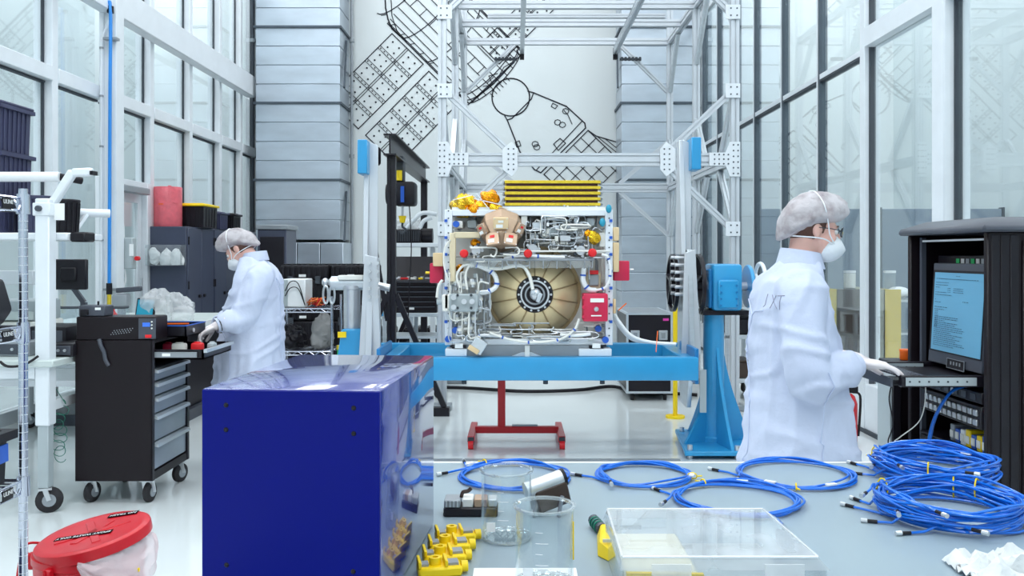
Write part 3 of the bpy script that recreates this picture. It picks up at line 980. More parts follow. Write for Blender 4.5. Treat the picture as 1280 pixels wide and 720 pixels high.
# tapered arm plate hanging to the cradle
pr = [P(848, 318, AY), P(861, 308, AY), P(870, 440, AY), P(870, 505, AY), P(848, 495, AY), P(846, 440, AY)]
arm = MB().prism([(AY - .17, PZ(312, AY)), (AY + .17, PZ(312, AY)), (AY + .26, PZ(440, AY)), (AY + .12, PZ(506, AY)), (AY - .12, PZ(506, AY)), (AY - .26, PZ(440, AY))], 'X', rx - .018, rx + .018).build('arm_plate', 'aluminium', rs, bevel=.004)
MB().prism([(AY - .05, PZ(176, AY)), (AY + .05, PZ(176, AY)), (AY + .12, PZ(318, AY)), (AY - .12, PZ(318, AY))], 'X', rx - .06, rx - .02).build('upper_arm', 'frame_aluminium', rs, bevel=.004)
for a in range(6):
    for s in (-.09, .09):
        MB().cyl((rx - .10, AY + s, PZ(322 + a * 9, AY)), (rx + .05, AY + s, PZ(322 + a * 9, AY)), .014, n=8).build('arm_bolt', 'steel', arm)
B(PX(862, 6.7), PX(874, 6.7), 6.62, 6.82, PZ(213, 6.7), PZ(173, 6.7)).build('counterweight', 'blue_paint', rs, bevel=.006)
# left bearing post
lx = PX(440, AY)
MB().prism([(lx - .20, 0), (lx + .12, 0), (lx + .09, PZ(410, AY)), (lx - .06, PZ(410, AY))], 'Y', AY - .12, AY + .12).build('bearing_base', 'blue_paint', rs, bevel=.01)
MB().prism([(lx - .25, 0), (lx + .2, 0), (lx + .2, .04), (lx - .25, .04)], 'Y', AY - .3, AY + .3).build('base_plate', 'blue_paint', rs)
B(lx - .085, lx - .02, AY - .135, AY - .121, PZ(420, AY), PZ(413, AY)).build('label_plate', 'yellow', rs)
MB().lathe([(.066, PZ(410, AY)), (.066, PZ(362, AY)), (.075, PZ(361, AY)), (.075, PZ(357, AY))], (lx, AY, 0), n=24).build('bearing_post', 'steel', rs)
MB().cyl((lx - .16, AY, PZ(354, AY)), (lx + .12, AY, PZ(354, AY)), .055, n=20).build('bearing_housing', 'aluminium', rs)
B(lx - .10, lx + .10, AY - .07, AY + .07, PZ(350, AY), PZ(344, AY)).build('cap_plate', 'off_white', rs, bevel=.006)
for dx in (-.12, -.17):
    MB().ell((lx + dx - .04, AY, PZ(353, AY)), .03, .035, .035, 12, 8).build('swivel_ball', 'steel', rs)
    p0 = Vector((lx + dx - .03, AY - .03, PZ(357, AY)))
    MB().tube([p0 + Vector((.02 * math.sin(a * .39), 0, -.07 + .07 * math.cos(a * .39))) for a in range(16)], .009, 6, closed=True).build('shackle', 'steel', rs)
MB().cyl((lx + .12, AY, PZ(354, AY)), (PX(487, AY), AY, PZ(360, AY)), .03).build('shaft', 'steel', rs)
lax = PX(466, AY)
arm = MB().prism([(AY - .15, PZ(322, AY)), (AY + .15, PZ(322, AY)), (AY + .24, PZ(443, AY)), (AY + .24, PZ(470, AY)), (AY - .24, PZ(470, AY)), (AY - .24, PZ(443, AY))], 'X', lax - .02, lax + .03).build('arm_plate', 'frame_aluminium', rs, bevel=.004)
MB().prism([(AY - .05, PZ(182, AY)), (AY + .05, PZ(182, AY)), (AY + .12, PZ(330, AY)), (AY - .12, PZ(330, AY))], 'X', lax - .06, lax - .02).build('upper_arm', 'frame_aluminium', rs, bevel=.004)
mb = MB().prism([(PX(454, AY), PZ(443, AY)), (PX(481, AY), PZ(443, AY)), (PX(476, AY), PZ(322, AY)), (PX(461, AY), PZ(318, AY))], 'Y', AY - .19, AY - .175)
mb.build('arm_web', 'frame_aluminium', rs, bevel=.003)
mb = MB().prism([(PX(462, AY), PZ(330, AY)), (PX(474, AY), PZ(330, AY)), (PX(474, AY), PZ(183, AY)), (PX(463, AY), PZ(178, AY))], 'Y', AY - .06, AY - .045)
mb.build('arm_web', 'frame_aluminium', rs, bevel=.003)
mb = MB().prism([(PX(846, AY), PZ(440, AY)), (PX(870, AY), PZ(440, AY)), (PX(863, AY), PZ(312, AY)), (PX(850, AY), PZ(316, AY))], 'Y', AY - .19, AY - .175)
mb.build('arm_web', 'frame_aluminium', rs, bevel=.003)
mb = MB().prism([(PX(850, AY), PZ(316, AY)), (PX(862, AY), PZ(316, AY)), (PX(862, AY), PZ(180, AY)), (PX(851, AY), PZ(176, AY))], 'Y', AY - .06, AY - .045)
mb.build('arm_web', 'frame_aluminium', rs, bevel=.003)
for a in range(5):
    for px in (462, 472):
        MB().cyl((PX(px, 6.6), AY - .23, PZ(329 + a * 10.5, 6.6)), (PX(px, 6.6), AY - .176, PZ(329 + a * 10.5, 6.6)), .014, n=8).build('arm_bolt', 'steel', arm)
B(PX(449, 6.7), PX(461, 6.7), 6.62, 6.82, PZ(218, 6.7), PZ(176, 6.7)).build('counterweight', 'blue_paint', rs, bevel=.006)
# cradle
cz0, cz1 = .614, .783
B(PX(476, 6.3), PX(872, 6.3), 6.26, 6.36, cz0, cz1).build('cradle_beam', 'blue_paint', rs, bevel=.012, seg=2)
B(PX(466, 7.25), PX(852, 7.25), 7.24, 7.34, cz0, cz1).build('cradle_beam', 'blue_paint', rs, bevel=.012, seg=2)
for x in (PX(476, 6.3) , PX(872, 6.3) - .1):
    B(x, x + .1, 6.361, 7.239, cz0 + .01, cz1 - .01).build('cradle_end', 'blue_paint', rs, bevel=.008)
for x in (PX(479, 6.3) - .05, PX(872, 6.3) - .02):
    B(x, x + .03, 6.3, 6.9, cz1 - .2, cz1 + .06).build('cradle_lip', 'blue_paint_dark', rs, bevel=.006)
for x in (.0, .9):
    B(x - .3, x - .2, 6.361, 7.239, cz0 + .02, cz1 - .03).build('cradle_cross_beam', 'blue_paint', rs)
for px in (580, 682, 753):
    MB().cyl((PX(px, 6.3), 6.31, cz0 - .03), (PX(px, 6.3), 6.31, cz0), .018, n=8).build('cradle_bolt', 'dark_gasket', rs)
# document sleeve on the tower
B(tx - .15, tx - .10, AY - .2, AY - .19, PZ(510, AY), PZ(458, AY)).build('document_sleeve', 'grey_box', rs)

# ================================================================== RED TROLLEY
RY = 7.12
rt = thing('support_trolley', 'red tubular trolley on casters beneath the blue cradle', 'trolley', (0, RY, 0))
zc = .088
MB().bar((PX(594, RY), RY, zc), (PX(698, RY), RY, zc), .055, .055).build('cross_tube', 'red_paint', rt, bevel=.004)
MB().bar((PX(640, RY), RY - .0, zc + .034), (PX(672, RY), RY, zc + .034), .03, .012).build('lock_bar', 'grey_metal', rt)
MB().bar((PX(627, RY), RY, zc + .0275), (PX(627, RY), RY, cz0 - .02), .062, .062).build('column', 'red_paint', rt, bevel=.004)
B(PX(627, RY) - .1, PX(627, RY) + .1, RY - .1, RY + .1, cz0 - .02, cz0 - .001).build('head_plate', 'dark_gasket', rt)
for px in (591, 700):
    x = PX(px, RY)
    MB().bar((x, RY - .3, zc - .02), (x, RY + .3, zc - .02), .055, .05).build('foot_tube', 'red_paint', rt, bevel=.004)
    for s in (-1, 1):
        y = RY + s * .29
        cs = MB().box(x - .024, x + .024, y + s * .012 - .012, y + s * .012 + .012, .03, zc - .0).build('caster_fork', 'dark_gasket', rt)
        MB().cyl((x - .02, y + s * .045, .032), (x + .02, y + s * .045, .032), .032, n=18).build('caster_wheel', 'red_plastic', cs)
# ================================================================== SPACECRAFT
SY = 6.36
sp = thing('spacecraft', 'open box shaped spacecraft with bronze tank, silver plumbing and gold fins on the blue stand', 'spacecraft', (.085, 6.8, .783))
def q(px, py, y=SY):
    return P(px, py, y)
sx0, sx1 = PX(556, SY), PX(766, SY)
sz0, sz1 = PZ(428, SY), PZ(262, SY)
B(sx0 + .03, sx1 - .03, 6.60, 7.2, sz0, sz1 - .02).build('body_box', 'off_white', sp, bevel=.01)
# mottled back panel pieces
for i in range(4):
    for j in range(3):
        xa = sx0 + .05 + i * (sx1 - sx0 - .1) / 4; xb = sx0 + .05 + (i + 1) * (sx1 - sx0 - .1) / 4 - .01
        za = sz0 + .02 + j * (sz1 - sz0 - .06) / 3; zb = sz0 + .02 + (j + 1) * (sz1 - sz0 - .06) / 3 - .01
        B(xa, xb, 6.588, 6.599, za, zb).build('back_panel', 'off_white', sp, bevel=.003)
for x in (sx0, sx1 - .055):
    for y in (SY, 7.16):
        B(x, x + .055, y, y + .05, sz0 - .02, sz1).build('corner_post', 'white_metal', sp, bevel=.004)
for z in (sz1 - .045, sz0 - .02):
    for y in (SY + .005, 7.165):
        B(sx0 + .055, sx1 - .055, y, y + .04, z, z + .045).build('rail', 'white_metal', sp, bevel=.004)
    for x in (sx0, sx1 - .05):
        B(x, x + .05, SY + .05, 7.16, z, z + .04).build('rail', 'white_metal', sp, bevel=.004)
for x, s in ((sx0, 1), (sx1, -1)):
    mb = MB()
    for i in range(18):
        z = sz0 + .05 + i * .054
        mb.cyl((x + s * .027, SY - .004, z), (x + s * .027, SY, z), .006, n=6)
    mb.build('post_holes', 'dark_seam', sp, kind='stuff')
B(sx0 + .05, sx1 - .05, 6.40, 7.15, sz1 - .005, sz1 + .02).build('top_deck', 'off_white', sp)
# lower mounting bracket
zb0 = cz1
bx0, bx1 = PX(557, SY), PX(764, SY)
MB().prism([(bx0 + .14, zb0), (bx1 - .14, zb0), (bx1 - .14, sz0 - .02), (bx0 + .14, sz0 - .02)], 'Y', SY - .0, SY + .05).build('mount_plate', 'grey_metal', sp)
for a, b in ((bx0, bx0 + .16), (bx1 - .24, bx1)):
    B(a, b, SY - .03, SY + .12, zb0, zb0 + .055).build('mount_foot', 'white_metal', sp, bevel=.004)
MB().prism([(PX(640, SY), zb0 + .001), (PX(676, SY), zb0 + .001), (PX(664, SY), zb0 + .03), (PX(652, SY), zb0 + .03)], 'Y', SY - .02, SY - .001).build('mount_web', 'aluminium', sp)
B(PX(656, SY), PX(662, SY), SY - .035, SY - .021, zb0, sz0 - .02).build('centre_post', 'off_white', sp)
B(bx0 + .02, bx1 - .02, 6.5, 7.1, zb0, sz0 - .021).build('lower_deck', 'dark_gasket', sp)
for px in (574, 745):
    B(PX(px - 5, SY), PX(px + 5, SY), SY - .035, SY - .031, zb0 + .06, zb0 + .095).build('tag_label', 'paper', sp)
    B(PX(px - 9, SY), PX(px + 9, SY), SY - .03, SY + .1, zb0 + .056, sz0 - .022).build('isolator', 'black_plastic', sp, bevel=.004)
# tank
tc = Vector((PX(668, 6.45), 6.66, PZ(367, 6.45)))
TR, TD = .345, .36
MB().ell(tc, TR, TD, TR, 40, 24, None).build('propellant_tank', 'bronze_tank', sp)
tank = sp.children[-1]
MB().lathe([(TR - .02, -.02), (TR + .015, -.02), (TR + .015, .02), (TR - .02, .02)], (tc.x, tc.y - .06, tc.z), (0, 1, 0), 40, closed=True).build('tank_flange', 'bronze_dark', tank)
for kq in range(14):
    a = 2 * math.pi * (kq + .5) / 14
    pts = []
    for i in range(12):
        th = R(20 + i * 5.9)
        pts.append(tc + Vector((math.cos(a) * math.sin(th) * (TR + .004), -math.cos(th) * (TD + .004), math.sin(a) * math.sin(th) * (TR + .004))))
    MB().tube(pts, .0055, 6).build('tank_rib', 'bronze_dark', tank)
hy = tc.y - TD + .015
MB().lathe([(.02, -.03), (.085, -.03), (.085, -.02), (.128, -.015), (.135, 0), (.135, .03), (.02, .03)], (tc.x, hy, tc.z), (0, 1, 0), 36).build('tank_hub', 'black_metal', tank)
for rr, m_ in ((.10, 'steel'), (.068, 'grey_metal')):
    MB().lathe([(rr - .006, -.036), (rr + .006, -.036), (rr + .006, -.02), (rr - .006, -.02)], (tc.x, hy, tc.z), (0, 1, 0), 36, closed=True).build('hub_ring', m_, tank)
for kq in range(14):
    a = 2 * math.pi * kq / 14
    p = Vector((tc.x + .118 * math.cos(a), hy - .024, tc.z + .118 * math.sin(a)))
    MB().cyl(p, p + Vector((0, .02, 0)), .009, n=6).build('hub_bolt', 'steel', tank)
MB().ell((tc.x + .003, hy - .04, tc.z + .003), .042, .035, .045, 16, 10).build('hub_fitting', 'steel', tank)
mb = MB().cbox((tc.x + .03, hy - .07, tc.z - .02), (.03, .03, .07), Euler((0, .4, 0)).to_matrix()); mb.cbox((tc.x - .015, hy - .075, tc.z + .02), (.03, .02, .03))
mb.build('hub_valve', 'aluminium', tank, bevel=.004)
MB().tube(smooth_path([q(590, 329, 6.33), q(620, 336, 6.3), q(650, 332, 6.27), q(661, 343, 6.25), q(666, 362, 6.24)], 8), .013, 8).build('tank_hose', 'off_white', sp)
# shelf above the tank
B(PX(583, 6.3), PX(742, 6.3), 6.24, 6.6, PZ(326, 6.3), PZ(323, 6.3)).build('instrument_shelf', 'grey_metal', sp, bevel=.002)
B(PX(588, 6.26), PX(738, 6.26), 6.235, 6.239, PZ(335, 6.26), PZ(326, 6.26)).build('shelf_lip', 'clear_acrylic', sp)
for i in range(9):
    x = PX(594 + i * 17, 6.25)
    B(x - .004, x + .004, 6.228, 6.234, PZ(336, 6.25), PZ(324, 6.25)).build('shelf_clip', 'grey_metal', sp)
# gold fin stack
fx0, fx1 = PX(631, 6.5), PX(750, 6.5)
zt = PZ(226, 6.5)
for i in range(6):
    z1_ = zt - i * .042
    B(fx0, fx1, 6.46, 7.0, z1_ - .022, z1_).build('gold_fin', 'gold_plate', sp, bevel=.002)
    B(fx0 + .012, fx1 - .02, 6.475, 6.98, z1_ - .0415, z1_ - .0225).build('fin_core', 'cell_brown', sp)
for x in (fx0 - .012, fx1 + .002):
    for i in range(6):
        MB().cyl((x, 6.5, zt - i * .042 - .03), (x + .01, 6.5, zt - i * .042 - .004), .011, n=8).build('fin_hinge', 'grey_metal', sp)
B(fx0 - .02, fx1 + .02, 6.5, 6.98, sz1 + .02, zt - 6 * .042).build('fin_base', 'cell_brown', sp)
# gold foil wrapped units
def foil(c, r, m_, seed, name='foil_unit'):
    mb = MB().ell(c, r[0], r[1], r[2], 18, 12)
    c = Vector(c)
    mb.v = [v + (v - c) * (.35 * noise.noise(v * 16 + Vector((seed, 0, 0))) + .2 * noise.noise(v * 40)) for v in mb.v]
    return mb.build(name, m_, sp, flat=True)
foil(q(580, 257, 6.5), (.10, .12, .085), 'gold_foil', 1)
foil(q(592, 262, 6.42), (.05, .06, .045), 'amber_foil', 12)
foil(q(612, 248, 6.5), (.075, .09, .06), 'amber_foil', 2)
foil(q(602, 258, 6.46), (.065, .05, .035), 'gold_foil', 3)
foil(q(618, 260, 6.44), (.06, .05, .035), 'gold_foil', 4)
foil(q(742, 297, 6.38), (.055, .05, .05), 'gold_foil', 5)
foil(q(736, 292, 6.36), (.03, .03, .03), 'amber_foil', 6)
foil(q(594, 304, 6.38), (.04, .03, .03), 'amber_foil', 7)
foil(q(574, 335, 6.42), (.03, .03, .03), 'amber_foil', 8)
for a, b in (((592, 248), (626, 256)), ((566, 250), (590, 244)), ((596, 242), (612, 262))):
    MB().bar(q(*a, 6.37), q(*b, 6.37), .012, .006).build('foil_tape', 'white_plastic', sp)
# faceted bronze sensor dome
dc = q(627, 288, 6.40)
dome = MB().lathe([(.04, -.16), (.10, -.135), (.165, -.03), (.17, .04), (.13, .11), (.06, .15)], dc, (0, .75, .66), 8).build('sensor_dome', 'copper_brown', sp, flat=True)
for px, py, rz, w1, h1_ in ((626, 279, 0, .11, .085), (616, 299, -.25, .10, .10), (638, 299, .25, .10, .10), (603, 287, -.6, .07, .08), (650, 286, .6, .06, .08)):
    c = q(px, py, 6.225 + .06 * abs(rz))
    rot = Euler((R(-24 if py > 290 else 14), 0, rz * .9)).to_matrix() @ Euler((0, rz * .7, 0)).to_matrix()
    hd = MB().cbox(c, (w1, .03, h1_), rot).build('sensor_plate', 'tan_box' if px == 626 else 'copper_brown', dome, bevel=.005)
    lb = MB().cbox(c + rot @ Vector((.0, -.0165, .015)), (w1 * .35, .002, h1_ * .2), rot)
    lb.build('label_plate', 'red_plastic' if px != 626 else 'off_white', hd)
    MB().cbox(c + rot @ Vector((-.01, -.0165, -.018)), (w1 * .45, .002, h1_ * .28), rot).build('label_plate', 'paper', hd)
    for u in (-1, 1):
        for v in (-1, 1):
            p = c + rot @ Vector((u * w1 * .42, -.018, v * h1_ * .42))
            MB().cyl(p, p + rot @ Vector((0, .006, 0)), .004, n=6).build('bolt', 'steel', hd)
# beige bracket
mb = MB().bar(q(567, 294, 6.33), q(600, 294, 6.33), .05, .045); mb.bar(q(566, 291, 6.33), q(566, 352, 6.33), .045, .05)
mb.build('beige_bracket', 'beige', sp, bevel=.006)
# red thruster covers with valves
for px, py in ((580, 317), (660, 317), (740.5, 316)):
    c = q(px, py, 6.20)
    v_ = MB().cyl(c + Vector((0, .012, 0)), c + Vector((0, .2, .0)), .022, n=12).build('thruster_valve', 'steel', sp)
    MB().lathe([(.004, -.022), (.022, -.02), (.031, -.008), (.031, .012), (.02, .016)], c, (0, 1, 0), 20).build('red_cover', 'red_plastic', v_)
    MB().cbox(c + Vector((0, .12, -.03)), (.03, .05, .05)).build('valve_block', 'grey_metal', v_, bevel=.004)
for px, py in ((595, 313), (726, 313), (666, 311)):
    c = q(px, py, 6.33)
    v_ = MB().cyl(c, c + Vector((0, .06, 0)), .035, n=14).build('regulator', 'steel', sp)
    for a in range(5):
        p = c + Vector((.045 * math.cos(a * 1.26), .02, .045 * math.sin(a * 1.26)))
        MB().cyl(p, p + Vector((0, .07, 0)), .012, n=8).build('port', 'dark_seam' if a % 2 else 'steel', v_)
# valve manifold, lower left
mz = [(563, 370), (580, 374), (592, 372)]
mn = B(PX(562, 6.3), PX(598, 6.3), 6.24, 6.36, PZ(389, 6.3), PZ(367, 6.3)).build('valve_manifold', 'grey_box', sp, bevel=.01)
for px, py in ((567, 372), (567, 384), (580, 377), (590, 377)):
    MB().cyl(q(px, py, 6.2), q(px, py, 6.24), .02, n=12).build('port', 'steel', mn)
for px, py in ((572, 369), (589, 369), (572, 385), (589, 385)):
    MB().cyl(q(px, py, 6.232), q(px, py, 6.24), .01, n=8).build('port', 'dark_gasket', mn)
for px in (560, 557):
    B(PX(px - 4, 6.3), PX(px + 4, 6.3), 6.26, 6.33, PZ(386 + (px == 557) * 3, 6.3), PZ(368, 6.3)).build('valve_block', 'off_white', mn, bevel=.006)
MB().cyl(q(546, 377, 6.3), q(556, 377, 6.3), .022, n=12).build('port', 'grey_box', mn)
for px, py in ((570, 352), (580, 356), (591, 354), (571, 398), (582, 400), (592, 398), (575, 412), (588, 410), (600, 385), (600, 374)):
    c = q(px, py, 6.33)
    f_ = MB().cyl(c + Vector((0, 0, -.03)), c + Vector((0, 0, .03)), .017, n=10).build('fitting', 'steel', sp)
    MB().cyl(c + Vector((0, 0, -.01)), c + Vector((0, 0, .01)), .024, n=6).build('hex_nut', 'off_white', f_)
for px in (605, 610):
    MB().cyl(q(px, 340, 6.4), q(px, 422, 6.4), .009, n=8).build('pipe', 'steel', sp)
# plumbing: each pipe its own part
rnd = random.Random(11)
def pipes(n, xa, xb, ya, yb, r=.0065, y0=6.36, y1=6.6, ms=('steel', 'steel', 'off_white', 'grey_metal')):
    for _ in range(n):
        x, y = rnd.uniform(xa, xb), rnd.uniform(ya, yb)
        dep = rnd.uniform(y0, y1)
        pts = [q(x, y, dep)]
        ax = rnd.random() < .5
        for s in range(rnd.randint(3, 5)):
            if ax: x = min(xb, max(xa, x + rnd.uniform(-1, 1) * (xb - xa) * .45))
            else: y = min(yb, max(ya, y + rnd.uniform(-1, 1) * (yb - ya) * .5))
            ax = not ax
            dep = min(y1, max(y0, dep + rnd.uniform(-.04, .04)))
            pts.append(q(x, y, dep))
        MB().tube(smooth_path(pts, 5), r * rnd.uniform(.7, 1.3), 6).build('pipe', rnd.choice(ms), sp)
pipes(44, 658, 735, 270, 314, r=.006, y0=6.34, y1=6.5, ms=('steel', 'off_white', 'aluminium', 'aluminium'))
for _ in range(34):
    px, py = rnd.uniform(660, 734), rnd.uniform(269, 312)
    w1, h1_ = rnd.uniform(3, 8), rnd.uniform(3, 8)
    yy = rnd.uniform(6.36, 6.46)
    B(PX(px - w1 / 2, yy), PX(px + w1 / 2, yy), yy, yy + .08, PZ(py + h1_ / 2, yy), PZ(py - h1_ / 2, yy)).build('fitting_block', rnd.choice(('aluminium', 'off_white', 'off_white', 'steel', 'grey_box', 'white_plastic')), sp, bevel=.004)
for _ in range(20):
    px, py = rnd.uniform(563, 610), rnd.uniform(344, 424)
    w1, h1_ = rnd.uniform(3, 7), rnd.uniform(3, 7)
    yy = rnd.uniform(6.30, 6.42)
    B(PX(px - w1 / 2, yy), PX(px + w1 / 2, yy), yy, yy + .08, PZ(py + h1_ / 2, yy), PZ(py - h1_ / 2, yy)).build('fitting_block', rnd.choice(('aluminium', 'off_white', 'white_plastic', 'steel', 'grey_box')), sp, bevel=.004)
for _ in range(14):
    px, py = rnd.uniform(640, 755), rnd.uniform(256, 264)
    MB().cyl(q(px, py, 6.45), q(px + rnd.uniform(-3, 3), py + 6, 6.45), .008, n=7).build('fitting', rnd.choice(('steel', 'off_white', 'teal_blue')), sp)
pipes(10, 566, 605, 266, 292)
pipes(34, 562, 612, 342, 426, y0=6.28, y1=6.45, ms=('steel', 'off_white', 'off_white', 'aluminium'))
pipes(10, 728, 760, 405, 426, y0=6.34)
pipes(9, 735, 762, 270, 365, y0=6.34)
pipes(6, 600, 735, 412, 428, r=.006, y0=6.34, y1=6.42)
pipes(10, 610, 760, 314, 330, r=.006, y0=6.26, y1=6.4)
pipes(14, 600, 760, 404, 427, r=.005, y0=6.31, y1=6.42)
pipes(10, 585, 660, 308, 332, r=.006, y0=6.24, y1=6.36)
# small silver units in the upper bay
for px, py, w1, h1_, m_ in ((672, 283, 14, 10, 'aluminium'), (690, 290, 16, 12, 'grey_box'), (708, 283, 12, 14, 'off_white'), (724, 295, 9, 20, 'paper'),
                            (700, 272, 12, 8, 'steel'), (738, 278, 10, 10, 'grey_box'), (655, 276, 8, 14, 'off_white'), (682, 272, 10, 7, 'steel'),
                            (668, 297, 12, 9, 'steel'), (572, 281, 14, 9, 'off_white'), (590, 280, 12, 10, 'grey_box'), (706, 298, 14, 8, 'steel'),
                            (720, 276, 7, 9, 'aluminium'), (752, 300, 8, 18, 'off_white'), (576, 420, 12, 9, 'off_white'), (742, 352, 18, 22, 'beige'), (742, 350, 12, 14, 'grey_box')):
    dd = .02 if (px, w1) == (742, 12) else 0
    B(PX(px - w1 / 2, 6.45), PX(px + w1 / 2, 6.45), 6.44 - dd - .03 * (w1 % 3), 6.6, PZ(py + h1_ / 2, 6.45), PZ(py - h1_ / 2, 6.45)).build('electronics_unit', m_, sp, bevel=.006)
B(PX(735, 6.4), PX(748, 6.4), 6.405, 6.409, PZ(343, 6.4), PZ(338, 6.4)).build('red_tag', 'red_plastic', sp)
for px, py in ((570, 280), (753, 278), (569, 413), (560, 424), (748, 411), (757, 425)):
    c = q(px, py, 6.33)
    MB().cyl(c, c + Vector((0, .05, .0)), .024, n=14).build('blue_cap', 'clip_blue' if py > 279 else 'navy_bin', sp)
for px, py in ((761, 261), (753, 278)):
    MB().ell(q(px, py, 6.32), .022, .022, .032, 12, 8).build('teal_cap', 'teal_blue', sp)
# white wrapped hoses with blue ties
def hose(pts, r, m_='white_plastic', y=6.32, clips=True):
    path = smooth_path([q(a, b, y) for a, b in pts], 8)
    h_ = MB().tube(path, r, 9).build('wrapped_hose', m_, sp)
    if clips:
        for i in range(5, len(path) - 3, 9):
            d = (path[i + 1] - path[i]).normalized() * .006
            MB().cyl(path[i] - d, path[i] + d, r * 1.22, n=9).build('blue_tie', 'clip_blue', h_)
hose([(586, 328), (603, 334), (617, 342), (621, 356), (612, 364), (600, 366)], .018)
hose([(730, 335), (729, 350), (735, 361), (745, 363)], .019)
hose([(612, 416), (640, 425), (668, 428), (700, 424), (718, 412), (724, 398)], .010, 'off_white', 6.3)
hose([(745, 363), (758, 358), (763, 340), (760, 322), (752, 318)], .010, 'white_plastic', 6.32)
hose([(700, 418), (720, 419), (738, 417)], .016)
hose([(590, 421), (606, 419), (626, 420)], .013)
hose([(630, 324), (650, 320), (680, 321), (706, 322)], .014, 'white_plastic', 6.27)
hose([(575, 360), (571, 345), (578, 333), (590, 330)], .009, 'off_white', 6.28, False)
hose([(584, 362), (582, 345), (586, 333), (594, 332)], .009, 'off_white', 6.28, False)
hose([(553, 350), (548, 358), (546, 372)], .010, 'off_white', 6.28, False)
hose([(563, 300), (556, 310), (555, 330), (560, 350)], .007, 'off_white', 6.30, False)
for i in range(7):
    for px in (557.5, 763.5):
        B(PX(px - 1.8, SY), PX(px + 1.8, SY), SY - .016, SY - .001, PZ(276 + i * 21, SY) - .01, PZ(276 + i * 21, SY) + .01).build('blue_clip', 'clip_blue', sp)
# crimson covers and tan blocks
def red_box(px0, px1, py0, py1, y0, y1, front=False):
    b_ = B(PX(px0, y0), PX(px1, y0), y0, y1, PZ(py1, y0), PZ(py0, y0)).build('crimson_cover', 'crimson_box', sp, bevel=.01, seg=2)
    return b_
b_ = red_box(729, 760, 367, 402, 6.26, 6.40)
B(PX(738, 6.25), PX(755, 6.25), 6.251, 6.259, PZ(378, 6.25), PZ(373, 6.25)).build('label_plate', 'paper', b_)
MB().lathe([(.004, -.02), (.016, -.018), (.018, 0), (.012, .0)], (PX(745.5, 6.25), 6.259, PZ(386.5, 6.25)), (0, 1, 0), 16).build('knob', 'steel', b_)
B(PX(739, 6.25), PX(752, 6.25), 6.256, 6.259, PZ(395.5, 6.25), PZ(394, 6.25)).build('lettering_bar', 'paper', b_)
for py in (372, 384, 396):
    B(PX(728, 6.25), PX(731, 6.25), 6.25, 6.30, PZ(py + 2, 6.25), PZ(py - 2, 6.25)).build('hinge', 'crimson_box', b_)
red_box(537, 554, 329, 354, 6.45, 6.7)
red_box(767, 787, 326, 351, 6.45, 6.7)
B(PX(541, 6.36), PX(554, 6.36), 6.36, 6.5, PZ(333, 6.36), PZ(316, 6.36)).build('tan_block', 'tan_box', sp, bevel=.006)
B(PX(766.5, 6.36), PX(774, 6.36), 6.36, 6.5, PZ(340, 6.36), PZ(303, 6.36)).build('tan_block', 'tan_box', sp, bevel=.006)
B(PX(766.5, 6.36), PX(774, 6.36), 6.36, 6.5, PZ(301, 6.36), PZ(284, 6.36)).build('tan_block', 'tan_box', sp, bevel=.006)
B(PX(766.5, 6.36), PX(770, 6.36), 6.36, 6.45, PZ(392, 6.36), PZ(374, 6.36)).build('tan_block', 'tan_box', sp, bevel=.004)
MB().cyl(q(532, 341, 6.55), q(537, 341, 6.55), .01).build('fitting', 'gold_plate', sp)
MB().cyl(q(787, 337, 6.55), q(792, 337, 6.55), .008).build('fitting', 'steel', sp)
# hanging tan camera block at lower left
rot = Euler((0, R(32), 0)).to_matrix()
cb = MB().cbox(q(598, 432, 6.26), (.10, .06, .10), rot).build('camera_block', 'aluminium', sp, bevel=.005)
MB().cbox(q(592, 437, 6.225), (.085, .02, .035), rot).build('camera_plate', 'tan_box', cb, bevel=.003)
# white harness leaving to the right of the body
for i, yy in enumerate((6.42, 6.47, 6.52)):
    MB().tube(smooth_path([q(766, 388 + i * 4, yy), q(774, 402 + i * 3, yy), q(790, 420 + i * 2, yy), q(815, 428, yy), q(845, 430, yy)], 8), .012, 8).build('harness', 'white_plastic', sp)
MB().bar(q(773, 388, 6.4), q(783, 379, 6.4), .008, .008).build('orange_tie', 'orange', sp)
MB().bar(q(820, 440, 6.25), q(822, 414, 6.4), .005, .005).build('orange_tie', 'orange', sp)
B(sx0 - .001 + .05, sx1 - .05, 6.45, 7.1, sz1 + .02, sz1 + .03).build('deck_cover', 'aluminium', sp)
# ================================================================== FOREGROUND TABLE
TZ = .90
tx0, tx1, ty0, ty1 = -.60, 1.335, .85, 2.62
tb = thing('work_table', 'long grey topped work table in the foreground', 'table', ((tx0 + tx1) / 2, (ty0 + ty1) / 2, 0))
tt = B(tx0, tx1, ty0, ty1 - .012, TZ - .035, TZ).build('table_top', 'table_grey', tb, bevel=.004)
B(tx0, tx1, ty1 - .011, ty1, TZ - .04, TZ + .001).build('edge_strip', 'white_plastic', tt)
for x in (tx0 + .06, tx1 - .06):
    for y in (ty0 + .06, ty1 - .08):
        B(x - .03, x + .03, y - .03, y + .03, .02, TZ - .035).build('leg', 'white_metal', tb, bevel=.004)
        MB().cyl((x, y, 0), (x, y, .02), .035).build('foot', 'rubber', tb)
for y in (ty0 + .06, ty1 - .08):
    B(tx0 + .09, tx1 - .09, y - .02, y + .02, TZ - .1, TZ - .036).build('apron', 'white_metal', tb)
for x in (tx0 + .06, tx1 - .06):
    B(x - .02, x + .02, ty0 + .09, ty1 - .11, TZ - .1, TZ - .036).build('apron', 'white_metal', tb)

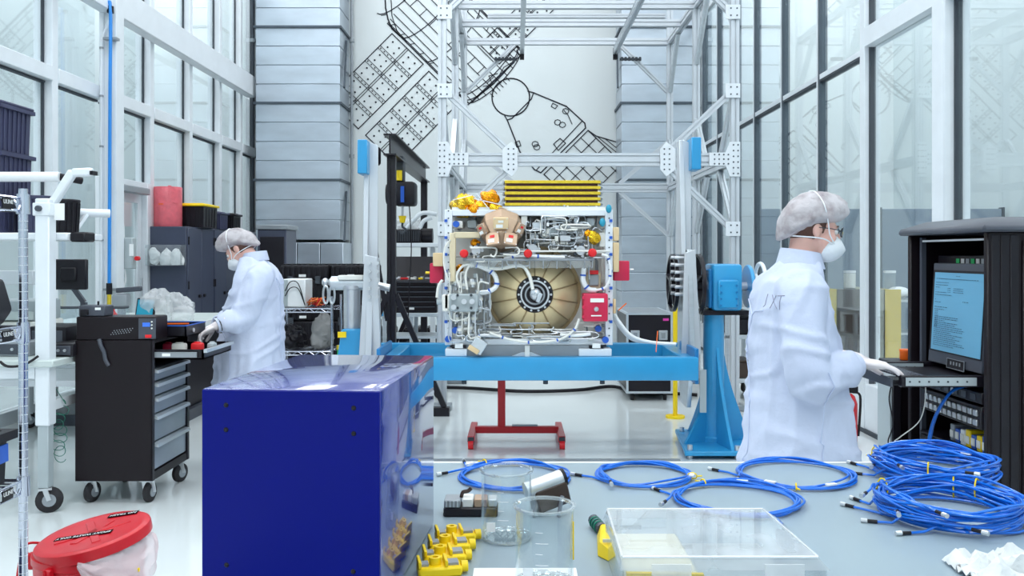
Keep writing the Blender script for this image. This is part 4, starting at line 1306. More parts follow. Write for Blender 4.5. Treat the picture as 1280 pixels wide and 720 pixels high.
# blue enclosure
be = thing('electronics_enclosure', 'deep blue glossy metal enclosure box on the grey table', 'enclosure', (-.371, 1.76, TZ), R(-4.6), local=True)
w2, d2, hh = .1595, .262, .395
shell = MB().box(-w2, w2, -d2 + .004, d2, .004, hh).build('shell', 'deep_blue', be, bevel=.004, seg=2)
fp = MB().box(-w2 + .0015, w2 - .0015, -d2, -d2 + .0035, .005, hh - .002).build('front_panel', 'deep_blue_front', be, bevel=.001)
B(-w2 + .002, w2 - .002, d2 - .0, d2 + .003, .006, hh - .003).build('rear_panel', 'deep_blue', be)
for x, z in ((-w2 + .045, hh - .028), (-w2 + .045, hh - .071), (w2 - .047, hh - .030), (w2 - .047, hh - .074), (-w2 + .046, hh - .307), (w2 - .048, hh - .312)):
    MB().lathe([(.0015, -.002), (.0035, -.0015), (.0045, 0), (.0045, .001)], (x, -d2, z), (0, 1, 0), 12).build('panel_screw', 'black_metal', fp)
for z in (.1, .3):
    MB().cyl((w2, d2 - .02, z), (w2 + .001, d2 - .02, z), .004, n=8).build('side_screw', 'black_metal', shell)
for x in (-w2 + .03, w2 - .03):
    for y in (-d2 + .04, d2 - .04):
        MB().cyl((x, y, 0), (x, y, .005), .012).build('rubber_foot', 'rubber', be)

# coils of blue cable
def coil(px, py, rad, turns, lab, cables=1, thick=.010, tails=(200,), ties=((60, 'white_plastic'), (250, 'white_plastic')), seed=0, sq=.97, rc=.0031):
    rn = random.Random(seed)
    Y = (CH - TZ) * F / (py - HY)
    c = Vector((PX(px, Y), Y, TZ))
    t = thing('cable_coil', lab, 'cable', c, group='coils of blue cable on the table')
    for cb_ in range(cables):
        pts = []
        n = 40
        a0 = R(tails[cb_ % len(tails)])
        nt_ = turns
        tail = rn.uniform(.7, 1.0)
        e = Vector((math.cos(a0), math.sin(a0), 0)); tg = Vector((-math.sin(a0), math.cos(a0), 0))
        rr0 = rad * rn.uniform(.93, 1.0)
        zb = .0045 + thick * cb_ / max(1, cables)
        pts.append(c + e * (rr0 * 1.25) - tg * rad * .55 * tail + Vector((0, 0, .005)))
        pts.append(c + e * (rr0 * 1.12) - tg * rad * .33 * tail + Vector((0, 0, .006)))
        ox, oy = rn.uniform(-.006, .006), rn.uniform(-.006, .006)
        for kk in range(nt_):
            dr = rn.uniform(-.10, .03) * rad; ph = rn.uniform(0, 6.28); wob = rn.uniform(.0, .045) * rad
            dx, dy = rn.uniform(-.012, .012), rn.uniform(-.012, .012)
            if kk == 0: base = (dr, wob, dx, dy)
            for i in range(n):
                u = i / n
                b2 = base if kk == 0 else prevb
                s_ = u if kk else 1
                dr_, wb_, dx_, dy_ = [b2[m] + ((dr, wob, dx, dy)[m] - b2[m]) * min(1, s_ * 3) for m in range(4)]
                a = a0 + 2 * math.pi * u
                r_ = rad + dr_ + wb_ * math.sin(2 * a + ph)
                z = zb + (thick / max(1, cables) + thick * .35) * (kk + u) / nt_ * (.6 + .4 * math.sin(a * 3 + kk)) + .003 * abs(math.sin(a + kk))
                pts.append(c + Vector((r_ * math.cos(a) + dx_ + ox, (r_ * math.sin(a)) * sq + dy_ + oy, max(.0042, z))))
            prevb = (dr, wob, dx, dy)
        ef = Vector((math.cos(a0), math.sin(a0), 0))
        pts.append(pts[-1] + tg * .05 + ef * .012)
        pts.append(pts[-1] + tg * .03 + ef * .014 - Vector((0, 0, .002)))
        for p in pts: p.z = max(p.z, TZ + .0042)
        cab = MB().tube(pts, rc, 6).build('cable', 'cable_blue', t)
        for end, prv in ((pts[0], pts[1]), (pts[-1], pts[-2])):
            d = (end - prv).normalized(); d.z = 0
            MB().cyl(end - d * .002, end + d * .020, .0044, n=8).build('connector_boot', 'black_plastic', cab)
            MB().cyl(end + d * .020, end + d * .034, .0056, n=8).build('connector', 'steel', cab)
    for ang, m_ in ties:
        a = R(ang)
        p = c + Vector((rad * .97 * math.cos(a), rad * .97 * sq * math.sin(a), thick * .7 + .004))
        tg = Vector((-math.sin(a), math.cos(a), 0)); e = Vector((math.cos(a), math.sin(a), 0))
        if m_ == 'yellow':
            MB().tube([p + e * .013 * math.cos(x) + Vector((0, 0, max(-thick * .6 - .001, (.004 + thick * .5) * math.sin(x)))) for x in [k_ * .628 for k_ in range(10)]], .002, 6, closed=True).build('cable_tie', 'yellow', t)
            MB().bar(p + e * .012, p + e * .026 + tg * .008, .004, .003).build('tie_end', 'yellow', t)
        else:
            MB().cbox(p + Vector((0, 0, .006)), (.03, .012, .004), Matrix.Rotation(a + 1.57, 3, 'Z')).build('cable_label', m_, t)
    return t
coil(638, 597, .160, 5, 'blue cable coil behind the glass beakers', tails=(150,), ties=((140, 'white_plastic'), (120, 'yellow')), seed=1)
coil(807, 596, .134, 6, 'small neat blue cable coil between the beakers and the larger coils', tails=(205,), ties=((-20, 'white_plastic'), (-15, 'yellow')), seed=2)
coil(992, 596, .162, 5, 'loose blue cable coil lying before the person in the white coat', tails=(185,), ties=((230, 'white_plastic'), (255, 'yellow'), (290, 'white_plastic')), seed=3)
coil(920, 627, .160, 5, 'blue cable coil behind the clear plastic case', tails=(175,), ties=((110, 'yellow'), (70, 'white_plastic')), seed=4)
coil(1167, 594, .158, 6, 'thick blue cable bundle at the far corner beside the server rack', cables=4, thick=.05, tails=(170, 235, 200, 255), ties=((150, 'yellow'), (240, 'yellow'), (30, 'white_plastic'), (300, 'white_plastic')), seed=5)
coil(1186, 646, .160, 6, 'thick blue cable bundle nearest the right edge of the table', cables=4, thick=.05, tails=(185, 240, 165, 215), ties=((60, 'yellow'), (140, 'yellow'), (100, 'white_plastic'), (40, 'yellow')), seed=6)

# beakers
def beaker(px, Y, r, h, lab, tapem=None):
    c = Vector((PX(px, Y), Y, TZ + .0005))
    t = thing('beaker', lab, 'beaker', c, group='glass beakers on the table')
    MB().lathe([(.0, 0), (r - .006, 0), (r - .001, .005), (r, .012), (r, h - .008), (r + .004, h - .002), (r + .0045, h), (r + .001, h), (r - .0022, h - .008), (r - .0025, .012), (r - .007, .004), (0, .004)], c, n=40).build('glass_body', 'beaker_thin', t)
    g = t.children[-1]
    MB().lathe([(r - .001, h - .006), (r + .0045, h - .003), (r + .005, h), (r - .002, h)], c, n=40, closed=True).build('rim', 'glass_rim', t)
    MB().lathe([(r - .012, .0005), (r - .001, .001), (r + .0003, .008), (r - .004, .007)], c, n=40, closed=True).build('base_ring', 'glass_rim', t)
    for i in range(5):
        z = c.z + .035 + i * .02
        a0 = -1.9
        MB().tube([Vector((c.x + (r + .0006) * math.cos(a0 + k_ * .06), c.y + (r + .0006) * math.sin(a0 + k_ * .06), z)) for k_ in range(5 + 3 * (i % 2))], .0005, 4).build('scale_mark', 'white_plastic', g)
    B(c.x - r * .75, c.x - r * .42, c.y - r * .9 - .004, c.y - r * .9 - .003, c.z + .03, c.z + .05).build('print_patch', 'white_plastic', g)
    if tapem:
        MB().tube([(c.x + r * .985, c.y - r * .17, c.z + .05), (c.x + r * .985, c.y - r * .17, c.z + h - .03)], .0015, 5).build('tape_strip', tapem, t)
beaker(633, 1.92, .056, .152, 'clear glass beaker farther back, before the blue coil')
beaker(680.5, 1.65, .0555, .152, 'nearer clear glass beaker with a yellow strip', 'yellow')

# connector blocks behind the beakers
t = thing('connector_block', 'dark metal connector block with silver top left of the far beaker', 'connector', P(577, 650, 2.06) * 1)
c0 = Vector((PX(578, 2.08), 2.10, TZ))
OFF[t.name] = c0; t.location = c0
B(c0.x - .045, c0.x + .085, c0.y - .03, c0.y + .03, c0.z, c0.z + .022).build('shell', 'black_metal', t, bevel=.003)
B(c0.x - .044, c0.x - .004, c0.y - .028, c0.y + .028, c0.z + .022, c0.z + .040).build('ribbed_cover', 'grey_metal', t, bevel=.002)
for i in range(4):
    B(c0.x - .040 + i * .009, c0.x - .036 + i * .009, c0.y - .030, c0.y - .0281, c0.z + .024, c0.z + .038).build('rib', 'aluminium', t)
B(c0.x + .0, c0.x + .026, c0.y - .025, c0.y + .025, c0.z + .022, c0.z + .042).build('pin_housing', 'off_white', t, bevel=.002)
B(c0.x + .028, c0.x + .06, c0.y - .025, c0.y + .02, c0.z + .022, c0.z + .042).build('pin_housing', 'copper_brown', t, bevel=.002)
B(c0.x + .062, c0.x + .083, c0.y - .022, c0.y + .022, c0.z + .022, c0.z + .040).build('pin_housing', 'aluminium', t, bevel=.002)
MB().tube(smooth_path([(c0.x - .004, c0.y, c0.z + .04), (c0.x + .0, c0.y, c0.z + .052), (c0.x + .012, c0.y, c0.z + .055), (c0.x + .02, c0.y, c0.z + .062)], 4), .005, 6).build('latch', 'brown_panel', t)
B(c0.x - .0465, c0.x - .0455, c0.y - .028, c0.y + .028, c0.z + .003, c0.z + .01).build('edge_trim', 'steel', t)
t = thing('connector_block', 'silver connector shell leaning upright behind the nearer beaker', 'connector', (0, 0, 0))
c0 = Vector((PX(688, 2.1), 2.1, TZ)); OFF[t.name] = c0; t.location = c0
rot = Euler((0, R(-14), R(20))).to_matrix()
MB().cbox(c0 + Vector((.0, 0, .045)), (.085, .045, .055), rot).build('shell', 'brown_panel', t, bevel=.004)
MB().cyl(c0 + rot @ Vector((-.048, -.0, .075)), c0 + rot @ Vector((.048, -.0, .075)), .021, n=16).build('rounded_cover', 'steel', t)
MB().cyl(c0 + rot @ Vector((.048, 0, .075)), c0 + rot @ Vector((.056, 0, .075)), .022, n=16).build('end_cap', 'black_plastic', t)
for s in (-1, 1):
    mb = MB().bar(c0 + Vector((s * .03 - .012, -.03, .001)), c0 + Vector((s * .028, -.024, .05)), .008, .006)
    mb.build('support_leg', 'grey_metal', t)
MB().cbox(c0 + Vector((-.035, 0, .035)), (.02, .05, .065), rot).build('ribbed_side', 'grey_metal', t, bevel=.004)

# yellow clamps
for i, (px, Y, dz) in enumerate(((569, 1.90, .0), (561, 1.835, .0), (555, 1.77, .0), (549, 1.705, .0))):
    c = Vector((PX(px, Y), Y, TZ + dz))
    t = thing('cable_clamp', ['yellow plastic clamp farthest back in the row beside the blue box', 'second yellow plastic clamp from the beakers in the row',
              'third yellow plastic clamp from the beakers in the row', 'nearest yellow plastic clamp in the row beside the blue box'][i], 'clamp', c, group='yellow clamps beside the blue box')
    a = Matrix.Rotation(R(12), 3, 'Z')
    def pt(x, y, z): return c + a @ Vector((x, y, z))
    mb = MB()
    mb.cbox(pt(0, 0, .010), (.086, .05, .02), a)
    bd = mb.build('body', 'yellow', t, bevel=.004)
    MB().lathe([(.006, .02), (.012, .02), (.012, .034), (.006, .034)], pt(-.008, 0, 0), (0, 0, 1), 14, closed=True).build('socket_ring', 'yellow', bd)
    MB().cbox(pt(.026, -.002, .0225), (.022, .026, .005), a).build('metal_insert', 'grey_metal', bd)
    MB().cbox(pt(-.03, -.002, .0225), (.016, .022, .005), a).build('metal_insert', 'grey_metal', bd)
    MB().cyl(pt(.043, -.004, .013), pt(.056, -.004, .013), .011, n=12).build('nose', 'yellow', bd)
    for sx_ in (-.04, .012):
        MB().cbox(pt(sx_, 0, .026), (.006, .046, .012), a).build('side_rail', 'yellow', bd, bevel=.001)
# wipes
t = thing('paper_wipe', 'white paper wipe under the nearer beaker', 'wipe', (PX(655, 1.68), 1.62, TZ))
MB().sheet(lambda u, v: (PX(592, 1.72) + u * .205, 1.735 - v * .19, TZ + .0001 + .0002 * (1 + math.sin(u * 9 + v * 5))), 14, 10, .0003).build('sheet', 'paper', t)
# yellow tool left of case
t = thing('crimp_tool', 'yellow plastic tool with a dark plug leaning left of the clear case', 'tool', (PX(757, 1.85), 1.85, TZ))
xc = PX(757, 1.85)
MB().add([(xc - .012, 1.93, TZ), (xc + .02, 1.93, TZ), (xc + .035, 1.80, TZ), (xc + .012, 1.745, TZ), (xc - .022, 1.80, TZ),
          (xc - .002, 1.93, TZ + .028), (xc + .016, 1.93, TZ + .028), (xc + .030, 1.80, TZ + .034), (xc + .010, 1.75, TZ + .024), (xc - .017, 1.80, TZ + .034)],
         [(4, 3, 2, 1, 0), (5, 6, 7, 8, 9), (0, 1, 6, 5), (1, 2, 7, 6), (2, 3, 8, 7), (3, 4, 9, 8), (4, 0, 5, 9)]).build('housing', 'yellow', t, bevel=.003)
MB().bar((xc - .012, 1.79, TZ + .037), (xc + .022, 1.79, TZ + .037), .004, .006).build('rib', 'cream', t)
MB().bar((xc + .008, 1.76, TZ + .032), (xc + .008, 1.80, TZ + .037), .004, .004).build('rib', 'cream', t)
MB().cyl((xc + .002, 1.935, TZ + .014), (xc - .012, 2.005, TZ + .014), .013, n=12).build('plug', 'dark_grey', t)
for i in range(3):
    MB().cyl((xc - .003 - i * .003, 1.95 + i * .016, TZ + .014), (xc - .004 - i * .003, 1.956 + i * .016, TZ + .014), .0143, n=12).build('grip_ring', 'green_wire', t)
# clear plastic case
kx0, kx1, ky0, ky1, kz = .185, .557, 1.53, 1.83, TZ + .092
t = thing('clear_case', 'clear plastic lidded case with yellowish foam inside', 'case', ((kx0 + kx1) / 2, (ky0 + ky1) / 2, TZ))
body = MB()
for x in (kx0 + .004, kx1 - .007):
    body.box(x, x + .003, ky0 + .006, ky1 - .006, TZ + .001, kz - .02)
for y in (ky0 + .004, ky1 - .007):
    body.box(kx0 + .007, kx1 - .007, y, y + .003, TZ + .001, kz - .02)
body.box(kx0 + .004, kx1 - .004, ky0 + .004, ky1 - .004, TZ, TZ + .003)
body.build('case_body', 'clear_acrylic', t)
lid = MB().add([(kx0, ky0, kz - .022), (kx1, ky0, kz - .022), (kx1, ky1, kz - .022), (kx0, ky1, kz - .022), (kx0 + .004, ky0 + .006, kz), (kx1 - .02, ky0 + .006, kz), (kx1 - .035, ky1 - .004, kz), (kx0 + .008, ky1 - .004, kz)],
         [(0, 1, 5, 4), (1, 2, 6, 5), (2, 3, 7, 6), (3, 0, 4, 7), (4, 5, 6, 7)]).build('lid', 'frosted_acrylic', t)
for a, b in (((kx0 + .004, ky0 + .006), (kx1 - .02, ky0 + .006)), ((kx0 + .004, ky0 + .006), (kx0 + .008, ky1 - .004)), ((kx1 - .02, ky0 + .006), (kx1 - .035, ky1 - .004)), ((kx0 + .008, ky1 - .004), (kx1 - .035, ky1 - .004))):
    MB().bar((*a, kz), (*b, kz), .004, .003).build('lid_edge', 'white_plastic' if a[1] > 1.7 or b[1] < 1.6 else 'vinyl_bag', lid)
for x in (kx0 + .09, kx0 + .29):
    B(x - .035, x + .035, ky0 - .004, ky0 - .0005, kz - .034, kz - .010).build('latch', 'vinyl_bag', t)
B(kx0 + .014, kx0 + .15, ky0 + .02, ky1 - .03, TZ + .004, TZ + .05).build('foam_insert', 'cream', t, bevel=.006)
B(kx0 + .15, kx1 - .05, ky0 + .04, ky1 - .03, TZ + .004, TZ + .03).build('foam_insert', 'grey_box', t, bevel=.006)
MB().prism([(kx0 + .012, TZ + .042), (kx0 + .012, TZ + .062), (kx0 + .15, TZ + .060), (kx0 + .15, TZ + .052)], 'Y', ky0 + .009, ky0 + .018).build('foam_strip', 'yellow', t)
# white crumpled glove at the near right corner
t = thing('crumpled_wipe', 'crumpled white cloth wipe at the near right of the table', 'cloth', (PX(1240, 1.75), 1.72, TZ))
cx_, cy_ = PX(1245, 1.75), 1.70
mb = MB().sheet(lambda u, v: (cx_ - .10 + u * .26 + .02 * noise.noise(Vector((u * 5, v * 4, 1))), cy_ + .07 - v * .16 + .02 * noise.noise(Vector((u * 4, v * 5, 7))),
                              TZ + .004 + .075 * abs(noise.noise(Vector((u * 4, v * 4, 3)))) * min(1, 6 * u) + .024 * abs(noise.noise(Vector((u * 11, v * 11, 5))))), 30, 22, .0015)
mb.build('cloth', 'wipe_cloth', t)

# ================================================================== SERVER RACK
rx0, rx1, ry0, ry1 = 1.79, 2.65, 3.28, 3.95
rz = 1.615
rk = thing('server_rack', 'tall black server rack with an open front at the right edge', 'rack', ((rx0 + rx1) / 2, (ry0 + ry1) / 2, 0))
B(rx0, rx1, ry0, ry0 + .03, .06, rz).build('side_panel', 'cart_black', rk, bevel=.004)
B(rx0, rx1, ry1 - .03, ry1, .06, rz).build('side_panel', 'cart_black', rk, bevel=.004)
B(rx1 - .03, rx1, ry0 + .03, ry1 - .03, .06, rz).build('rear_panel', 'cart_black', rk)
B(rx0, rx1 - .03, ry0 + .03, ry1 - .03, .06, .12).build('floor_panel', 'cart_black', rk)
MB().add([(rx0 - .03, ry0 - .03, rz), (rx1 + .03, ry0 - .03, rz), (rx1 + .03, ry1 + .03, rz), (rx0 - .03, ry1 + .03, rz),
          (rx0 - .03, ry0 - .03, rz + .025), (rx1 + .03, ry0 - .03, rz + .025), (rx1 + .03, ry1 + .03, rz + .025), (rx0 - .03, ry1 + .03, rz + .025),
          (rx0 + .06, ry0 + .05, rz + .06), (rx1 - .06, ry0 + .05, rz + .06), (rx1 - .06, ry1 - .05, rz + .06), (rx0 + .06, ry1 - .05, rz + .06)],
         [(3, 2, 1, 0), (0, 1, 5, 4), (1, 2, 6, 5), (2, 3, 7, 6), (3, 0, 4, 7), (4, 5, 9, 8), (5, 6, 10, 9), (6, 7, 11, 10), (7, 4, 8, 11), (8, 9, 10, 11)]).build('top_cap', 'dark_grey', rk, bevel=.008)
# side door of the near side with latch and fluted corner trim
for i in range(3):
    B(rx0 + .014 + i * .036, rx0 + .046 + i * .036, ry0 - .004, ry0, .08, rz - .01).build('corner_flute', 'black_plastic', rk, bevel=.003)
B(rx0 + .13, rx1 - .03, ry0 - .010, ry0, .10, rz - .03).build('side_door', 'cart_black', rk, bevel=.004)
dr = rk.children[-1]
lz = PZ(390, ry0)
B(rx0 + .145, rx0 + .20, ry0 - .016, ry0 - .010, lz - .018, lz + .018).build('latch', 'dark_grey', dr, bevel=.004)
B(rx0 + .156, rx0 + .186, ry0 - .0185, ry0 - .016, lz - .011, lz + .011).build('latch_recess', 'rubber', dr)
for y in (ry0 + .055, ry1 - .075):
    B(rx0 + .03, rx0 + .05, y, y + .02, .12, rz - .01).build('mounting_rail', 'dark_grey', rk)
for x in (rx0 + .1, rx1 - .1):
    for y in (ry0 + .08, ry1 - .08):
        MB().cyl((x, y, 0), (x, y, .06), .035).build('foot', 'rubber', rk)
B(rx0 + .03, rx0 + .05, ry0 + .08, ry1 - .08, rz - .03, rz - .022).build('light_strip', 'white_plastic', rk)
def unit(name, lab, z0, z1, m_, dep=.4, y0=ry0 + .08, y1=ry1 - .08, xo=.02):
    t = thing(name, lab, 'rack unit', (rx0 + .2, (y0 + y1) / 2, z0))
    B(rx0 + xo, rx0 + xo + dep, y0, y1, z0, z1).build('chassis', m_, t, bevel=.003)
    return t
u = unit('network_switch', 'small black network box with green lights at the top of the rack', 1.48, 1.525, 'black_metal', .3, xo=.10)
for i in range(8):
    B(rx0 + .097, rx0 + .0995, ry0 + .12 + i * .04, ry0 + .145 + i * .04, 1.492, 1.512).build('port', ('steel', 'green', 'grey_metal')[i % 3], u)
u = unit('rack_server', 'flat black rack server just under the keyboard tray', .945, .99, 'black_metal')
for i in range(6):
    B(rx0 + .017, rx0 + .0195, ry0 + .12 + i * .07, ry0 + .16 + i * .07, .955, .98).build('drive_bay', 'dark_grey', u)
MB().cyl((rx0 + .016, ry0 + .3, .967), (rx0 + .0199, ry0 + .3, .967), .014, n=16).build('badge', 'steel', u)
u = unit('patch_panel', 'black patch panel with two rows of connectors in the rack', .845, .935, 'black_metal')
for i in range(11):
    for j in range(2):
        if j == 0 and i < 4: pass
        B(rx0 + .010, rx0 + .0199, ry0 + .10 + i * .04, ry0 + .128 + i * .04, .858 + j * .038, .882 + j * .038).build('port', 'steel', u, bevel=.002)
u = unit('cable_tray', 'black rack shelf holding yellow and blue modules', .735, .745, 'black_metal')
for i, m_ in enumerate(('clip_blue', 'yellow', 'clip_blue', 'yellow', 'paper', 'clip_blue', 'grey_metal')):
    tmod = thing('plug_module', ['blue module at the near end of the rack shelf', 'yellow module second on the rack shelf', 'blue module third on the rack shelf',
             'yellow module in the middle of the rack shelf', 'white module on the rack shelf', 'blue module past the white one on the rack shelf', 'grey module at the far end of the rack shelf'][i], 'module', (rx0 + .1, ry0 + .11 + i * .042, .745))
    B(rx0 + .05, rx0 + .17, ry0 + .095 + i * .042, ry0 + .13 + i * .042, .745, .815 - .006 * (i % 3)).build('body', m_, tmod, bevel=.003)
    B(rx0 + .046, rx0 + .05, ry0 + .10 + i * .042, ry0 + .125 + i * .042, .76, .79).build('face', 'off_white', tmod)
u = unit('signal_analyser', 'white instrument with small screen low in the rack', .60, .70, 'black_metal', .4)
B(rx0 + .004, rx0 + .0195, ry0 + .08, ry1 - .08, .60, .70).build('front_panel', 'grey_box', u, bevel=.003)
B(rx0 + .001, rx0 + .004, ry1 - .20, ry1 - .12, .63, .68).build('screen', 'lcd_blue', u)
B(rx0 + .001, rx0 + .004, ry0 + .2, ry0 + .36, .615, .685).build('display', 'black_plastic', u)
for i in range(4):
    B(rx0 + .001, rx0 + .004, ry1 - .24, ry1 - .22, .615 + i * .02, .628 + i * .02).build('button', 'black_plastic', u)
MB().cyl((rx0 - .012, ry0 + .14, .63), (rx0 + .004, ry0 + .14, .63), .018, n=16).build('knob', 'steel', u)
unit('rack_server', 'black blank unit above the white instrument in the rack', .705, .73, 'black_plastic')
# keyboard drawer with screen
kt = thing('keyboard_drawer', 'pulled out rack keyboard drawer with a raised blue screen', 'console', (1.62, 3.58, 1.0))
kz0 = 1.015
yk0, yk1 = 3.36, 3.83
tray = B(1.475, rx0 + .25, yk0 + .03, yk1 - .03, kz0, kz0 + .022).build('tray', 'black_plastic', kt, bevel=.003)
for y in (yk0, yk1 - .03):
    sl = B(1.50, rx0 + .30, y, y + .03, kz0 - .002, kz0 + .042).build('slide_rail', 'black_metal', kt, bevel=.002)
    B(1.515, rx0 + .0, y - .004, y - .0005, kz0 + .004, kz0 + .036).build('rail_face', 'grey_box', sl)
    for i in range(7):
        MB().cyl((1.53 + i * .037, y - .0055, kz0 + .02), (1.53 + i * .037, y - .004, kz0 + .02), .004, n=8).build('hole', 'dark_gasket', sl)
B(1.465, 1.474, yk0 + .02, yk1 - .02, kz0 - .004, kz0 + .032).build('front_lip', 'dark_grey', kt)
keys = MB()
for i in range(5):
    for j in range(15):
        keys.box(1.535 + i * .022, 1.553 + i * .022, yk0 + .06 + j * .023, yk0 + .079 + j * .023, kz0 + .022, kz0 + .031)
keys.build('keys', 'dark_grey', tray, kind='stuff', bevel=.001)
B(1.483, 1.53, yk0 + .12, yk0 + .30, kz0 + .022, kz0 + .026).build('palm_rest', 'grey_metal', tray)
# screen leans back slightly
zb_, zt_ = kz0 + .045, 1.492
def lean(z): return rx0 + .03 + (z - zb_) * .06
fr = MB().prism([(lean(zb_) - .0, zb_), (lean(zb_) + .03, zb_), (lean(zt_) + .03, zt_), (lean(zt_), zt_)], 'Y', yk0 + .015, yk1 - .012).build('screen_frame', 'dark_grey', kt, bevel=.004)
def sq_(name, m_, za, zb2, ya, yb, off, par):
    mb = MB().add([(lean(za) - off, ya, za), (lean(za) - off, yb, za), (lean(zb2) - off, yb, zb2), (lean(zb2) - off, ya, zb2),
                   (lean(za) - off + .0015, ya, za), (lean(za) - off + .0015, yb, za), (lean(zb2) - off + .0015, yb, zb2), (lean(zb2) - off + .0015, ya, zb2)],
                  [(0, 1, 2, 3), (7, 6, 5, 4), (0, 4, 5, 1), (1, 5, 6, 2), (2, 6, 7, 3), (3, 7, 4, 0)])
    return mb.build(name, m_, par)
sq_('bezel', 'black_plastic', 1.112, 1.462, yk0 + .022, yk1 - .022, .003, fr)
scn = sq_('display', 'screen', 1.118, 1.452, yk0 + .028, yk1 - .040, .0045, fr)
ink = MB()
rr_ = random.Random(4)
yA, yBq = yk0 + .028, yk1 - .040     # text starts at the far (left) side
def dash(z, u0, u1, h=.0022):
    global ink
    y1_, y0_ = yBq - (yBq - yA) * u0, yBq - (yBq - yA) * u1
    ink.add([(lean(z) - .0062, y0_, z), (lean(z) - .0062, y1_, z), (lean(z + h) - .0062, y1_, z + h), (lean(z + h) - .0062, y0_, z + h)], [(0, 1, 2, 3)])
def textline(z, u0, u1):
    u = u0
    while u < u1:
        l = rr_.uniform(.012, .05)
        dash(z, u, min(u1, u + l)); u += l + .01
textline(1.437, .46, .54); textline(1.424, .05, .9)
for i in range(12): textline(1.408 - i * .0105, .04, .04 + .35 * rr_.random() ** 2)
for i, z in enumerate((1.385, 1.377, 1.369)): textline(z, .30, .36); textline(z, .42, .62)
textline(1.333, .62, .74)
for i in range(10): textline(1.285 - i * .0075, .05, .12)
for i in range(16): textline(1.262 - i * .0082, .05, rr_.uniform(.25, .7))
ink.build('screen_text', 'screen_ink', scn, kind='stuff')
mb = MB()
for k_ in range(4):
    z = 1.07; y = 3.53 + k_ * .024
    mb.add([(lean(z) - .006, y, z), (lean(z) - .006, y + .012, z), (lean(z + .014) - .006, y + .012, z + .014), (lean(z + .014) - .006, y, z + .014)], [(0, 1, 2, 3)])
sq_('button_panel', 'black_plastic', 1.055, 1.094, 3.50, 3.64, .004, fr)
mb.build('buttons', 'grey_metal', fr, kind='stuff')
for a, b in (((1.055, 3.50), (1.055, 3.64)), ((1.094, 3.50), (1.094, 3.64)), ((1.055, 3.50), (1.094, 3.50)), ((1.055, 3.64), (1.094, 3.64))):
    MB().bar((lean(a[0]) - .006, a[1], a[0]), (lean(b[0]) - .006, b[1], b[0]), .003, .002).build('panel_outline', 'grey_metal', fr)
for i, (pts, m_, lab) in enumerate((
        ([(1.84, 3.5, 1.0), (1.76, 3.5, .97), (1.70, 3.52, .85), (1.68, 3.53, .70), (1.70, 3.55, .55), (1.78, 3.56, .45), (1.83, 3.56, .40)], 'cable_blue', 'blue cable looping out of the rack, outer one'),
        ([(1.84, 3.53, 1.0), (1.775, 3.53, .965), (1.72, 3.55, .85), (1.70, 3.56, .70), (1.715, 3.58, .55), (1.78, 3.59, .45), (1.83, 3.59, .40)], 'cable_blue', 'blue cable looping out of the rack, inner one'))):
    MB().tube(smooth_path(pts, 8), .006, 7).build('rack_cable', m_, label=lab, cat='cable', group='blue cables out of the rack')
MB().tube(smooth_path([(1.50, 3.45, 1.01), (1.49, 3.45, .95), (1.51, 3.46, .85), (1.49, 3.46, .78), (1.53, 3.5, .73), (1.60, 3.6, .72), (1.66, 3.72, .73)], 8), .0025, 6).build('thin_cord', 'black_plastic', label='thin black cord hanging below the keyboard drawer', cat='cord')
MB().tube(smooth_path([(1.66, 3.5, 1.01), (1.655, 3.5, .92), (1.63, 3.5, .85), (1.57, 3.52, .79), (1.55, 3.54, .765)], 8), .0022, 6).build('thin_cord', 'off_white', label='thin white cord hanging below the keyboard drawer', cat='cord')
# half height rack standing behind
hr = thing('half_height_rack', 'low black equipment rack behind the tall server rack', 'rack', (1.95, 4.10, 0))
ya, yb = 4.02, 4.18
xa = PX(1116, 4.02)
B(xa, xa + .04, ya, yb, 0, 1.0).build('side_panel', 'black_metal', hr, bevel=.004)
B(xa + .6, xa + .64, ya, yb, 0, 1.0).build('side_panel', 'black_metal', hr)
B(xa, xa + .64, ya, yb, 1.0, 1.03).build('top_panel', 'black_metal', hr, bevel=.004)
B(xa + .04, xa + .6, ya + .03, ya + .05, .05, .98).build('front_panel', 'cart_black', hr)
B(xa - .008, xa, ya + .01, yb - .01, .02, .98).build('edge_trim', 'grey_box', hr)
B(xa + .13, xa + .15, ya, ya + .029, .02, .99).build('rail', 'dark_grey', hr)
for px, py, m_, lab, h_, r_ in ((1133, 447, 'orange', 'orange plastic cup on the low black rack', .05, .03), (1148, 447, 'off_white', 'white canister on the low black rack', .085, .024)):
    c = P(px, py, 4.10); c.z = 1.03
    t = thing('cup', lab, 'cup', c)
    MB().lathe([(.0, 0), (r_ * .9, 0), (r_, .004), (r_, h_), (r_ * .93, h_), (r_ * .9, .006), (0, .006)], c, n=20).build('body', m_, t)
    MB().lathe([(r_, h_ * .8), (r_ * 1.06, h_ * .82), (r_ * 1.06, h_ * .95), (r_, h_)], c, n=20).build('rim', m_ if m_ == 'orange' else 'grey_metal', t)
